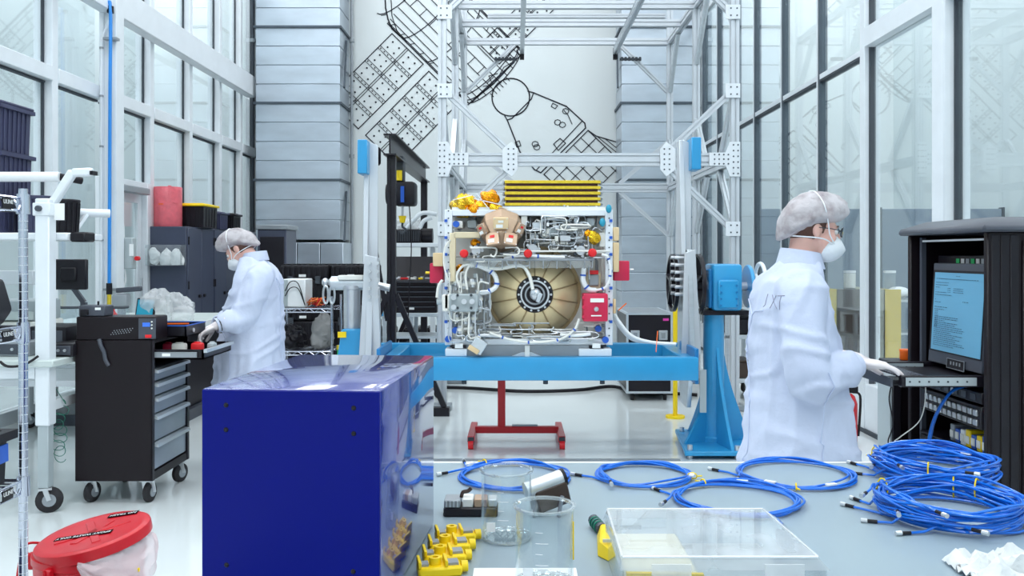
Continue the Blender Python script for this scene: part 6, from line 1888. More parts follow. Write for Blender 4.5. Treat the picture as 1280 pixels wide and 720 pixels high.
# ================================================================== LEFT BACKGROUND
t = thing('dark_locker', 'dark glossy locker with silver top behind the bowed person', 'locker', (PX(342, 12.2), 12.4, 0))
B(PX(322, 12.2), PX(358, 12.2), 12.2, 12.75, .05, PZ(287, 12.2)).build('body', 'cabinet_grey', t, bevel=.008)
B(PX(320, 12.2), PX(360, 12.2), 12.17, 12.78, PZ(287, 12.2), PZ(281, 12.2)).build('top_cap', 'grey_metal', t, bevel=.01)
B(PX(325, 12.19), PX(355, 12.19), 12.185, 12.199, .12, PZ(296, 12.2)).build('door', 'black_metal', t, bevel=.004)
B(PX(351, 12.17), PX(353, 12.17), 12.165, 12.184, 1.0, 1.15).build('handle', 'steel', t)
B(PX(324, 12.2), PX(356, 12.2), 12.25, 12.7, 0, .05).build('plinth', 'black_metal', t)
def flight_case(cx_, cy_, z0, w1, d1, h1_, lab, ribs=9):
    t = thing('transit_case', lab, 'case', (cx_, cy_, z0), group='black ribbed transit cases')
    zs = z0 + h1_ * .62
    B(cx_ - w1 / 2, cx_ + w1 / 2, cy_ - d1 / 2, cy_ + d1 / 2, z0, zs - .004).build('lower_shell', 'black_plastic', t, bevel=.02, seg=2)
    B(cx_ - w1 / 2, cx_ + w1 / 2, cy_ - d1 / 2, cy_ + d1 / 2, zs + .004, z0 + h1_ - .012).build('lid', 'black_plastic', t, bevel=.02, seg=2)
    for i in range(ribs):
        x = cx_ - w1 / 2 + w1 * (i + .5) / ribs
        for za, zb2 in ((z0 + .02, zs - .02), (zs + .02, z0 + h1_ - .03)):
            B(x - w1 / ribs * .28, x + w1 / ribs * .28, cy_ - d1 / 2 - .015, cy_ - d1 / 2 + .0, za, zb2).build('rib', 'black_plastic', t, bevel=.004)
        B(x - w1 / ribs * .28, x + w1 / ribs * .28, cy_ - d1 / 2 + .03, cy_ + d1 / 2 - .03, z0 + h1_ - .012, z0 + h1_).build('rib', 'black_plastic', t)
    for u in (-.28, .28):
        B(cx_ + u * w1 - .03, cx_ + u * w1 + .03, cy_ - d1 / 2 - .03, cy_ - d1 / 2 - .015, zs - .05, zs + .04).build('latch', 'dark_gasket', t, bevel=.004)
    B(cx_ - .06, cx_ + .02, cy_ - d1 / 2 - .019, cy_ - d1 / 2 - .0155, zs + .03, zs + .06).build('sticker', 'paper', t)
    return t
names = ['bottom', 'middle', 'top']
for s, (px, w1) in enumerate(((383, .56), (443, .50))):
    for k_ in range(3):
        flight_case(PX(px, 10.0), 10.2 - .02 * k_, k_ * .475, w1, .5, .47, 'black ribbed transit case, %s of the %s stack behind the wire shelf' % (names[k_], ('left', 'right')[s]))
# wire shelf with cables
ws = thing('wire_shelf', 'chrome wire shelf with white boxes and cables behind the bowed person', 'shelf', (PX(385, 8.6), 8.7, 0))
wxa, wxb, wya, wyb = PX(345, 8.5), PX(416, 8.5), 8.45, 8.9
for x in (wxa, wxb):
    for y in (wya, wyb):
        MB().cyl((x, y, 0), (x, y, 1.12), .013, n=10).build('post', 'chrome', ws)
for z in (.20, .58, 1.0):
    for y in (wya, wyb):
        for dz_ in (0, .035):
            MB().cyl((wxa, y, z - dz_), (wxb, y, z - dz_), .006, n=6).build('rim_wire', 'chrome', ws)
        mb = MB()
        n = 10
        mb.tube([(wxa + (wxb - wxa) * i / n, y, z - .035 * (i % 2)) for i in range(n + 1)], .004, 5)
        mb.build('zigzag_wire', 'chrome', ws)
    mb = MB()
    for i in range(22):
        x = wxa + (wxb - wxa) * (i + .5) / 22
        mb.cyl((x, wya, z + .004), (x, wyb, z + .004), .004, n=5)
    mb.build('deck_wires', 'chrome', ws, kind='stuff')
t = thing('white_cabinet_box', 'white box with black wires on the chrome wire shelf', 'box', (PX(368, 8.6), 8.65, 1.012))
B(PX(352, 8.5), PX(381, 8.5), 8.52, 8.82, 1.009, PZ(349, 8.5)).build('case', 'white_plastic', t, bevel=.008)
B(PX(352, 8.5), PX(359, 8.5), 8.515, 8.52, 1.02, PZ(350, 8.5)).build('side_flange', 'grey_box', t)
for i in range(2):
    MB().tube(smooth_path([(PX(353, 8.4), 8.5, 1.12 + i * .05), (PX(360, 8.4), 8.49, 1.2 + i * .06), (PX(370, 8.4), 8.49, 1.19 + i * .05), (PX(378, 8.4), 8.5, 1.03)], 6), .005, 6).build('wire', 'black_plastic', t)
rn = random.Random(3)
t = thing('wire_tangle', 'tangle of copper and orange wire on the chrome wire shelf', 'wire', (PX(395, 8.6), 8.6, 1.01))
for k_ in range(7):
    c = Vector((PX(395, 8.6), 8.62, 1.04))
    pts = [c + Vector((rn.uniform(-.09, .09), rn.uniform(-.06, .06), rn.uniform(-.02, .06))) for _ in range(6)]
    MB().tube(smooth_path(pts, 5), .006, 6).build('strand', 'copper_wire' if k_ % 3 else 'red_plastic', t)
bag('equipment_bag', 'dark equipment bag on the lower deck of the wire shelf', (PX(368, 8.65), 8.68, .59 + .11), (.13, .13, .13), 31, 'black_plastic')
bag('grey_cloth_bag', 'grey cloth bag on the lower deck of the wire shelf', (PX(403, 8.65), 8.68, .59 + .14), (.10, .12, .17), 37, 'grey_fabric')
bag('equipment_bag', 'black bag on the bottom deck of the wire shelf', (PX(380, 8.65), 8.68, .21 + .11), (.24, .15, .13), 41, 'black_plastic')
t = thing('gas_bottle', 'small green gas bottle beside the blue bearing base', 'bottle', (PX(424, 7.9), 7.9, 0))
MB().lathe([(0, 0), (.05, 0), (.055, .02), (.055, .5), (.03, .6), (.02, .62), (.02, .66), (0, .66)], (PX(424, 7.9), 7.9, 0), n=18).build('body', 'green', t)
MB().cyl((PX(424, 7.9), 7.9, .66), (PX(424, 7.9), 7.9, .70), .025).build('valve', 'gold_plate', t)

# ================================================================== TOOL CHEST ON ALUMINIUM CART
ty = 9.2
tcx0, tcx1 = PX(483, ty), PX(546, ty)
zct = PZ(391, ty)
ac = thing('aluminium_cart', 'aluminium frame cart under the black tool chest', 'cart', ((tcx0 + tcx1) / 2, 9.4, 0))
for x in (tcx0 - .02, tcx1 + .02, (tcx0 + tcx1) / 2):
    for y in (9.2, 9.62):
        MB().slotbar((x, y, .1), (x, y, zct - .04), .04, .04, Vector((0, 1, 0))).build('leg', 'aluminium', ac)
        MB().cyl((x, y - .015, .05), (x, y + .015, .05), .05, n=16).build('caster_wheel', 'rubber', ac)
B(tcx0 - .05, tcx1 + .05, 9.16, 9.66, zct - .04, zct).build('top', 'aluminium', ac, bevel=.004)
B(tcx0 - .04, tcx1 + .04, 9.17, 9.65, PZ(423, ty), PZ(420, ty)).build('shelf', 'aluminium', ac)
for x in (tcx0 - .045, tcx1 + .03):
    B(x, x + .02, 9.15, 9.159, zct - .03, zct + .015).build('corner_block', 'blue_paint', ac)
ch = thing('tool_chest', 'black tool chest with open lid on the aluminium cart', 'tool chest', ((tcx0 + tcx1) / 2, 9.4, zct))
zc1 = PZ(350, ty)
B(tcx0, tcx1, 9.2, 9.6, zct, zc1).build('body', 'black_metal', ch, bevel=.006)
nd = 6
for i in range(nd):
    za = zct + .02 + (zc1 - zct - .03) * i / nd; zb2 = zct + .02 + (zc1 - zct - .03) * (i + 1) / nd
    d = B(tcx0 + .015, tcx1 - .015, 9.188, 9.199, za + .004, zb2 - .004).build('drawer', 'cart_black', ch, bevel=.002)
    B(tcx0 + .02, tcx1 - .02, 9.178, 9.188, zb2 - .014, zb2 - .006).build('drawer_pull', 'dark_grey', d)
    if i == 0: B((tcx0 + tcx1) / 2 - .03, (tcx0 + tcx1) / 2 + .03, 9.184, 9.187, za + .015, za + .04).build('sticker', 'paper', d)
    if i == 5: B(tcx0 + .05, tcx0 + .11, 9.174, 9.187, zb2 - .03, zb2 - .012).build('badge', 'steel', d)
MB().bar(((tcx0 + tcx1) / 2, 9.61, zc1), ((tcx0 + tcx1) / 2, 9.68, PZ(321, 9.6)), tcx1 - tcx0, .02, Vector((0, 1, 0))).build('lid', 'black_metal', ch)
rn = random.Random(8)
for i, (m_, w1, lab) in enumerate((('steel', .06, 'silver socket piece lying on the tool chest'), ('red_plastic', .09, 'red handled pliers lying on the tool chest'), ('off_white', .06, 'white tape roll lying on the tool chest'), ('yellow', .04, 'yellow key lying on the tool chest'), ('grey_metal', .08, 'grey wrench lying on the tool chest'))):
    x = tcx0 + .10 + i * .085
    t = thing('hand_tool', lab, 'tool', (x, 9.3, zc1))
    MB().bar((x - w1 / 2, 9.28, zc1 + .012), (x + w1 / 2, 9.32, zc1 + .012), .022, .024).build('handle', m_, t, bevel=.006)
    MB().cyl((x + w1 / 2 - .01, 9.32, zc1), (x + w1 / 2 - .01, 9.32, zc1 + .035), .016, n=10).build('head', 'steel', t)
# white trolley with black device
wt = thing('device_trolley', 'white frame trolley carrying a black ribbed device behind the tool chest', 'trolley', (PX(515, 10.2), 10.2, 0))
wy = 10.2
xa, xb = PX(491, wy), PX(541, wy)
for x in (xa, xb):
    B(x - .03, x + .03, wy - .03, wy + .03, .0, PZ(309, wy) if x == xb else PZ(292, wy)).build('upright', 'white_metal', wt, bevel=.006)
B(xa - .03, xb + .1, wy - .2, wy + .3, PZ(309, wy), PZ(304, wy)).build('shelf', 'white_metal', wt, bevel=.006)
B(xa - .03, xb + .1, wy - .2, wy + .3, .3, .34).build('shelf', 'white_metal', wt)
for pts in ([(496, 300), (503, 292), (520, 272), (530, 266), (546, 268)], [(525, 285), (530, 276), (540, 272)]):
    MB().tube(smooth_path([P(a, b, wy - .1) for a, b in pts], 6), .025, 8).build('bent_tube', 'white_metal', wt)
t = thing('ribbed_device', 'black ribbed battery device on the white trolley shelf', 'device', (PX(515, wy), wy, PZ(304, wy)))
B(PX(493, wy), PX(528, wy), wy - .18, wy + .2, PZ(304, wy), PZ(287, wy)).build('body', 'black_plastic', t, bevel=.015)
for i in range(12):
    x = PX(495 + i * 2.7, wy)
    B(x - .006, x + .006, wy - .192, wy - .18, PZ(302, wy), PZ(289, wy)).build('rib', 'dark_gasket', t)
MB().cyl((PX(528, wy), wy, PZ(295, wy)), (PX(541, wy), wy, PZ(295, wy)), .09, n=20).build('end_drum', 'black_plastic', t)
bag('plastic_bag', 'clear plastic bag on the black ribbed device', (PX(512, wy), wy, PZ(287, wy) + .06), (.14, .1, .07), 51)
# dark cases behind the tool chest
for i, (px, yy) in enumerate(((466, 11.75), (530, 11.75))):
    flight_case(PX(px, yy), yy, 0, .62, .5, .55, ['black ribbed transit case on the floor left of the hoist leg', 'black ribbed transit case on the floor behind the tool chest'][i])

# ================================================================== RIGHT BACKGROUND
# road case
ry_ = 9.0
t = thing('road_case', 'black road case with aluminium edges right of the spacecraft', 'case', (PX(812, ry_), ry_ + .4, 0))
xa, xb = PX(783, ry_), PX(841, ry_)
za, zb2 = .08, PZ(391, ry_)
B(xa + .01, xb - .01, ry_ + .01, ry_ + .9, za + .01, zb2 - .01).build('body', 'black_metal', t)
e = .022
for x in (xa, xb - e):
    for y in (ry_, ry_ + .91 - e):
        B(x, x + e, y, y + e, za, zb2).build('edge_profile', 'aluminium', t)
    for z in (za, zb2 - e):
        B(x, x + e, ry_ + e, ry_ + .91 - e, z, z + e).build('edge_profile', 'aluminium', t)
for y in (ry_, ry_ + .91 - e):
    for z in (za, zb2 - e):
        B(xa + e, xb - e, y, y + e, z, z + e).build('edge_profile', 'aluminium', t)
B(xa + .02, xb - .02, ry_ + .02, ry_ + .89, zb2 - .009, zb2 - .004).build('lid_panel', 'grey_metal', t)
for px in (794, 829):
    l = B(PX(px - 5.5, ry_), PX(px + 5.5, ry_), ry_ - .006, ry_ + .009, PZ(425, ry_), PZ(413, ry_)).build('butterfly_latch', 'steel', t, bevel=.004)
    B(PX(px - 2.5, ry_), PX(px + 2.5, ry_), ry_ - .012, ry_ - .006, PZ(423, ry_), PZ(416, ry_)).build('latch_wing', 'grey_metal', l)
B(PX(829, ry_), PX(836, ry_), ry_ + .004, ry_ + .0095, PZ(401, ry_), PZ(398, ry_)).build('magenta_tape', 'magenta', t)
for x in (xa + .07, xb - .07):
    for y in (ry_ + .08, ry_ + .8):
        MB().cyl((x - .015, y, .04), (x + .015, y, .04), .04, n=14).build('caster_wheel', 'rubber', t)
# yellow bollard
t = thing('yellow_post', 'slim yellow post right of the road case', 'post', (PX(844, 8.6), 8.6, 0))
MB().cyl((PX(844, 8.1), 8.1, .02), (PX(844, 8.1), 8.1, PZ(360, 8.1)), .022, n=12).build('pole', 'yellow', t)
MB().cyl((PX(844, 8.1), 8.1, 0), (PX(844, 8.1), 8.1, .02), .09, n=18).build('base', 'yellow', t)
t.location = (PX(844, 8.1), 8.1, 0)
for ch_ in t.children:
    ch_.data.transform(Matrix.Translation(OFF[t.name] - Vector(t.location)))
# steel cart behind person
t = thing('utility_cart', 'aluminium utility cart with shelves between the gearbox and the person', 'cart', (PX(922, 9.1), 9.3, 0))
xa, xb = PX(909, 9.1), PX(945, 9.1)
for x in (xa, xb):
    for y in (9.1, 9.6):
        MB().slotbar((x, y, .13), (x, y, PZ(388, 9.1)), .04, .04, Vector((0, 1, 0))).build('leg', 'aluminium', t)
        caster(t, x, y, .055, .13, .6)
for z in (PZ(390, 9.1), PZ(421, 9.1), .2):
    B(xa - .02, xb + .02, 9.08, 9.62, z - .02, z + .02).build('shelf', 'aluminium', t, bevel=.004)
for i, (z, m_, lab) in enumerate(((PZ(421, 9.1) + .02, 'black_plastic', 'black box on the middle shelf of the utility cart'), (.22, 'brown_panel', 'dark brown box on the bottom shelf of the utility cart'))):
    b2 = thing('storage_box', lab, 'box', ((xa + xb) / 2, 9.3, z))
    B(xa + .03, xb - .03, 9.14, 9.5, z, z + .17).build('body', m_, b2, bevel=.01)
    B(xa + .02, xb - .02, 9.13, 9.51, z + .17, z + .19).build('lid', m_, b2, bevel=.005)
# black floor cables
MB().tube(smooth_path([(-1.1, 9.85, .018), (-.6, 9.8, .018), (.1, 9.55, .018), (.7, 9.65, .018), (1.1, 9.9, .018), (1.35, 9.45, .018), (1.7, 9.4, .018), (1.95, 9.3, .018)], 8), .018, 8).build('floor_cable', 'black_plastic', label='thick black cable lying on the floor behind the red trolley', cat='cable')
bpy.data.objects['floor_cable'].location.z = .0
MB().tube(smooth_path([(1.5, 6.6, .018), (1.9, 6.3, .018), (2.15, 5.9, .018), (2.25, 5.4, .018), (2.3, 4.9, .018), (2.35, 4.75, .018)], 8), .016, 8).build('floor_cable', 'dark_gasket', label='grey cable lying on the floor behind the person at the rack', cat='cable')
bpy.data.objects['floor_cable.001'].location.z = .0
t = thing('fire_extinguisher', 'red fire extinguisher low behind the person at the rack', 'fire extinguisher', (PX(1061, 6.9), 6.9, 0))
c = Vector((PX(1061, 6.9), 6.9, 0))
MB().lathe([(0, 0), (.06, 0), (.065, .02), (.065, .34), (.045, .40), (.02, .42), (0, .42)], c, n=18).build('cylinder', 'red_paint', t)
MB().cbox(c + Vector((.02, 0, .45)), (.10, .025, .05)).build('valve_handle', 'black_plastic', t)
MB().tube(smooth_path([c + Vector((.03, 0, .43)), c + Vector((.09, 0, .40)), c + Vector((.085, 0, .2)), c + Vector((.075, 0, .08))], 5), .01, 6).build('hose', 'black_plastic', t)

# ================================================================== NEAR WIRE SHELF (left edge)
WX, WY = PX(29, 2.5), 2.5
nsf = thing('wire_shelving', 'chrome wire shelving unit at the left edge in front', 'shelf', (WX - .25, 1.9, 0))
nx0, ny0 = WX - .50, 1.30
for x in (WX, nx0):
    for y in (WY, ny0):
        MB().cyl((x, y, .02), (x, y, PZ(236, WY)), .0125, n=14).build('post', 'chrome', nsf)
        mb = MB()
        for i in range(66):
            mb.cyl((x, y, .05 + i * .0254), (x, y, .052 + i * .0254), .0129, n=10)
        mb.build('post_grooves', 'white_metal', nsf, kind='stuff')
        MB().cyl((x, y, 0), (x, y, .02), .018, n=10).build('foot', 'rubber', nsf)
for zp in (PZ(248, WY), PZ(408, WY), PZ(600, WY), .25):
    for a, b in (((WX, ny0), (WX, WY)), ((nx0, ny0), (nx0, WY)), ((nx0, WY), (WX, WY)), ((nx0, ny0), (WX, ny0))):
        A_, B2 = Vector((*a, 0)), Vector((*b, 0))
        for dz_ in (0, -.036):
            MB().cyl(A_ + Vector((0, 0, zp + dz_)), B2 + Vector((0, 0, zp + dz_)), .004, n=6).build('rim_wire', 'chrome', nsf)
        n = int((B2 - A_).length / .028)
        MB().tube([A_.lerp(B2, i / n) + Vector((0, 0, zp - .036 * (i % 2))) for i in range(n + 1)], .0028, 5).build('zigzag_wire', 'chrome', nsf)
    mb = MB()
    for i in range(40):
        y = ny0 + (WY - ny0) * (i + .5) / 40
        mb.cyl((nx0, y, zp), (WX, y, zp), .0025, n=5)
    mb.build('deck_wires', 'chrome', nsf, kind='stuff')
    for x in (WX, nx0):
        for y in (WY, ny0):
            MB().lathe([(.0128, -.045), (.019, -.045), (.017, .012), (.0128, .012)], (x, y, zp), n=14, closed=True).build('shelf_collar', 'chrome', nsf)
    if zp > .4:
        yb_ = WY - .085
        pl_ = B(WX + .004, WX + .0065, yb_ - .025, yb_ + .025, zp - .034, zp - .004).build('maker_badge', 'black_plastic', nsf)
        M = Matrix.Translation((WX + .0072, yb_, zp - .015)) @ Matrix(((0, 0, 1, 0), (1, 0, 0, 0), (0, 1, 0, 0), (0, 0, 0, 1)))
        text_part('ULINE', .017, M, 'lettering', 'paper', pl_, .0003)
zS = [PZ(248, WY), PZ(408, WY), PZ(600, WY), .25]
zs1 = zS[0] + .004
t1 = None if True else tapered_bin('stacked_bin', 'dark navy ribbed tote, lower one of the stack on the wire shelf top', WX - .235, 2.26, zs1, .37, .36, .265, 'navy_bin', 6)
t2 = None if True else tapered_bin('stacked_bin', 'dark navy ribbed tote, upper one of the stack on the wire shelf top', WX - .24, 2.26, zs1 + .266, .37, .36, .13, 'navy_bin', 6)
for t in ():
    zz = zs1 + (.265 if t is t1 else .396)
    B(WX - .235 - .19, WX - .235 + .17, 2.26 - .17, 2.26 + .17, zz - .0, zz + .0008).build('inner_cover', 'navy_bin', t)
crate = tapered_bin('parts_crate', 'black ribbed crate with blue tape on the middle wire shelf', WX - .165, 2.285, zS[2] + .004, .29, .34, .15, 'black_plastic', 7)
MB().bar((WX - .014, 2.13, zS[2] + .085), (WX - .010, 2.44, zS[2] + .095), .005, .05).build('blue_tape', 'clip_blue', crate)
MB().bar((WX - .30, 2.108, zS[2] + .085), (WX - .03, 2.108, zS[2] + .085), .005, .05).build('blue_tape', 'clip_blue', crate)
t = thing('folded_cloth', 'white folded cloth in the blue taped crate', 'cloth', (WX - .2, 2.25, zS[2] + .02))
B(WX - .28, WX - .055, 2.16, 2.41, zS[2] + .014, zS[2] + .165).build('cloth', 'white_plastic', t, bevel=.015, seg=2)
B(WX - .26, WX - .09, 2.18, 2.39, zS[2] + .166, zS[2] + .175).build('top_fold', 'off_white', t, bevel=.004)
zlow = .25
crate = tapered_bin('parts_crate', 'dark grey ribbed crate with jeans on the lowest wire shelf', WX - .17, 2.285, zlow + .004, .29, .34, .30, 'dark_grey', 7)
t = bag('denim_bundle', 'dark blue denim bundle in the grey ribbed crate', (WX - .165, 2.29, zlow + .29), (.11, .13, .08), 61, 'denim', 'cloth')
t = thing('black_device', 'black angular camera device on the upper wire shelf', 'device', (WX - .18, 2.3, zS[1] + .004))
MB().prism([(WX - .32, zS[1] + .004), (WX - .04, zS[1] + .004), (WX - .008, zS[1] + .05), (WX - .035, zS[1] + .14), (WX - .32, zS[1] + .15)], 'Y', 2.20, 2.47).build('body', 'black_plastic', t, bevel=.012, seg=2)
B(WX - .31, WX - .07, 2.188, 2.199, zS[1] + .03, zS[1] + .12).build('front_cover', 'dark_grey', t, bevel=.006)
MB().cyl((WX - .2, 2.16, zS[1] + .07), (WX - .2, 2.188, zS[1] + .07), .04, n=18).build('lens', 'black_metal', t)

# ================================================================== RED WASTE BUCKET
BX, BY = PX(113, 3.2), 3.2
zl = .445
bk = thing('waste_bucket', 'red metal waste bucket with tilted lid and clear liner on the floor', 'bucket', (BX, BY, 0))
MB().lathe([(0, 0), (.165, 0), (.17, .01), (.175, .12), (.179, .125), (.179, .135), (.176, .14), (.183, .30), (.187, .305), (.187, .315), (.184, .32), (.188, zl - .03), (.194, zl - .025), (.194, zl), (.182, zl), (.165, .012), (0, .012)], (BX, BY, 0), n=40).build('bucket_body', 'red_paint', bk)
# lid tilted: rests low on the left, lifted on the right by the liner
rl = Euler((R(5), R(-9), 0)).to_matrix()
lc = Vector((BX + .012, BY, zl + .045))
lidm = MB().lathe([(.0, .012), (.10, .012), (.17, .012), (.188, .014), (.198, .008), (.200, .0), (.200, -.028), (.196, -.028), (.196, .0), (.1, .004), (0, .004)], (0, 0, 0), n=44)
lidm.v = [rl @ v + lc for v in lidm.v]
lid = lidm.build('lid', 'red_paint', bk)
for ang, L in ((.5, .26), (2.1, .26), (1.3, .2)):
    d = Vector((math.cos(ang), math.sin(ang), 0))
    MB().bar(lc + rl @ (d * -L / 2 + Vector((0, 0, .0125))), lc + rl @ (d * L / 2 + Vector((0, 0, .0125))), .03, .005, rl @ Vector((0, 0, 1))).build('pressed_rib', 'red_paint', lid, bevel=.002)
def lid_label(body, x, y, w_, size):
    B2 = MB().cbox((0, 0, 0), (w_, .030, .0012))
    B2.v = [rl @ (v + Vector((x, y, .0135 + .002))) + lc for v in B2.v]
    lp = B2.build('label_strip', 'label_black', lid)
    M = Matrix.Translation(lc) @ rl.to_4x4() @ Matrix.Translation((x, y, .0165)) @ Matrix.Rotation(math.pi, 4, 'Z')
    text_part(body, size, M, 'lettering', 'paper', lp, .0002)
lid_label('NO TRASH', .05, .145, .115, .021)
lid_label('EPOXY WASTE ONLY', -.02, -.03, .21, .021)
# liner bulging out under the lid on the right
def liner(u, v):
    a = R(-75 + 125 * u)
    r_ = .192 + .045 * math.sin(v * 2.2) * (.5 + .5 * math.sin(math.pi * u)) + .014 * noise.noise(Vector((u * 9, v * 6, 2)))
    zt2 = zl + .015 + .028 * math.sin(math.pi * u)
    drop = .02 + .17 * math.sin(math.pi * min(1, u * 1.15)) ** .8
    return (BX + r_ * math.cos(a), BY + r_ * math.sin(a), zt2 - drop * v + .008 * noise.noise(Vector((u * 14, v * 9, 5))))
MB().sheet(liner, 34, 16, .0015).build('bag_liner', 'red_bag', bk)
MB().cbox((BX + .215, BY - .09, zl - .05), (.012, .008, .012)).build('liner_tab', 'yellow', bk)
# wire bail handles with ears
for s, yy in ((-1, -.03), (0, 0)):
    a = R(180 + 8) if s == -1 else R(255)
    e = Vector((BX + .195 * math.cos(a), BY + .195 * math.sin(a), zl - .02))
    o = Vector((math.cos(a), math.sin(a), 0)); tg = Vector((-math.sin(a), math.cos(a), 0))
    MB().cbox(e + o * .006 - Vector((0, 0, .02)), (.03, .03, .06), Matrix.Rotation(a, 3, 'Z')).build('ear', 'red_paint', bk, bevel=.006)
    MB().tube(smooth_path([e + o * .022 + Vector((0, 0, .01)), e + o * .03 - Vector((0, 0, .06)), e + o * .02 - Vector((0, 0, .12)) - tg * .03, e + o * .015 - Vector((0, 0, .16)) - tg * .09], 6), .006, 7).build('bail_wire', 'red_paint', bk)
MB().tube(smooth_path([(BX - .20, BY + .02, zl + .01), (BX - .225, BY - .03, zl + .015), (BX - .235, BY - .06, zl - .08), (BX - .225, BY - .09, zl - .22)], 6), .005, 7).build('bail_wire', 'red_paint', bk)
# green coiled ground wire under the white bench
t = thing('ground_cord', 'green coiled ground wire hanging under the white bench', 'cord', (PX(73, 5.3), 5.25, .45))
pts = []
for i in range(120):
    a = i * .42
    pts.append((PX(73, 5.25) + .045 * math.cos(a) * (1 + .2 * math.sin(i * .1)), 5.25 + .02 * math.sin(a * .3), PZ(505, 5.25) - .33 * i / 120 + .04 * math.sin(a)))
pts = [(PX(64, 5.2), 5.17, bzt - .05), (PX(66, 5.2), 5.2, .75)] + pts
MB().tube(pts, .0022, 5).build('wire', 'green_wire', t)
# ================================================================== PEOPLE
from mathutils.bvhtree import BVHTree
def ring(z, yc, rx, ry, n=32, p=2.3, xc=0.0):
    out = []
    for i in range(n):
        a = 2 * math.pi * i / n
        c, s = math.cos(a), math.sin(a)
        out.append(Vector((xc + rx * math.copysign(abs(c) ** (2 / p), c), yc + ry * math.copysign(abs(s) ** (2 / p), s), z)))
    return out

def hand(parent, wrist, d, up, thumb, curl, m_, name='gloved_hand', scale=1.0):
    d = Vector(d).normalized(); up = Vector(up)
    s = d.cross(up).normalized()          # lateral
    up = s.cross(d).normalized()
    W = Vector(wrist)
    mb = MB()
    M = Matrix((d, s, up)).transposed()
    k_ = scale
    mb.ell(W + d * .052 * k_, .056 * k_, .041 * k_, .0165 * k_, 20, 12, M)
    mb.ell(W + d * .01 * k_, .035 * k_, .028 * k_, .020 * k_, 14, 10, M)
    mb.ell(W + d * .085 * k_ + up * .002, .016 * k_, .038 * k_, .012 * k_, 14, 8, M)
    mb.tube([W - d * .07 * k_, W - d * .03 * k_, W + d * .01 * k_], [.031 * k_, .029 * k_, .027 * k_], 12)
    for i, (lat, L) in enumerate(((-.0295, .066), (-.010, .078), (.010, .074), (.029, .057))):
        lat = lat * -thumb
        p = W + d * (.083 - .004 * abs(i - 1.3)) * k_ + s * lat * k_
        pts = [p]; ang = curl * .35
        for j, f in enumerate((.45, .31, .24)):
            sd = s * lat * 1.6
            dirn = (d + sd) * math.cos(ang) - up * math.sin(ang)
            p = p + dirn.normalized() * L * f * k_
            pts.append(p); ang += curl * (.55 + .12 * (i % 2))
        path = smooth_path(pts, 3)
        n = len(path)
        mb.tube(path, [(.0092 - .0022 * q_ / (n - 1)) * k_ for q_ in range(n)], 9)
        mb.ell(path[-1], .007 * k_, .007 * k_, .0065 * k_, 8, 6)
    tb0 = W + d * .028 * k_ + s * thumb * .030 * k_ - up * .004
    pts = [tb0, tb0 + (d * .7 + s * thumb * .7 - up * .25).normalized() * .034 * k_, tb0 + (d * .85 + s * thumb * .52 - up * .35).normalized() * .062 * k_, tb0 + (d * .95 + s * thumb * .36 - up * .4).normalized() * .086 * k_]
    path = smooth_path(pts, 3); n = len(path)
    mb.tube(path, [(.0125 - .004 * q_ / (n - 1)) * k_ for q_ in range(n)], 9)
    mb.ell(path[-1], .0085 * k_, .0085 * k_, .008 * k_, 8, 6)
    return fuse(mb, name, m_, parent, .0038, 3)

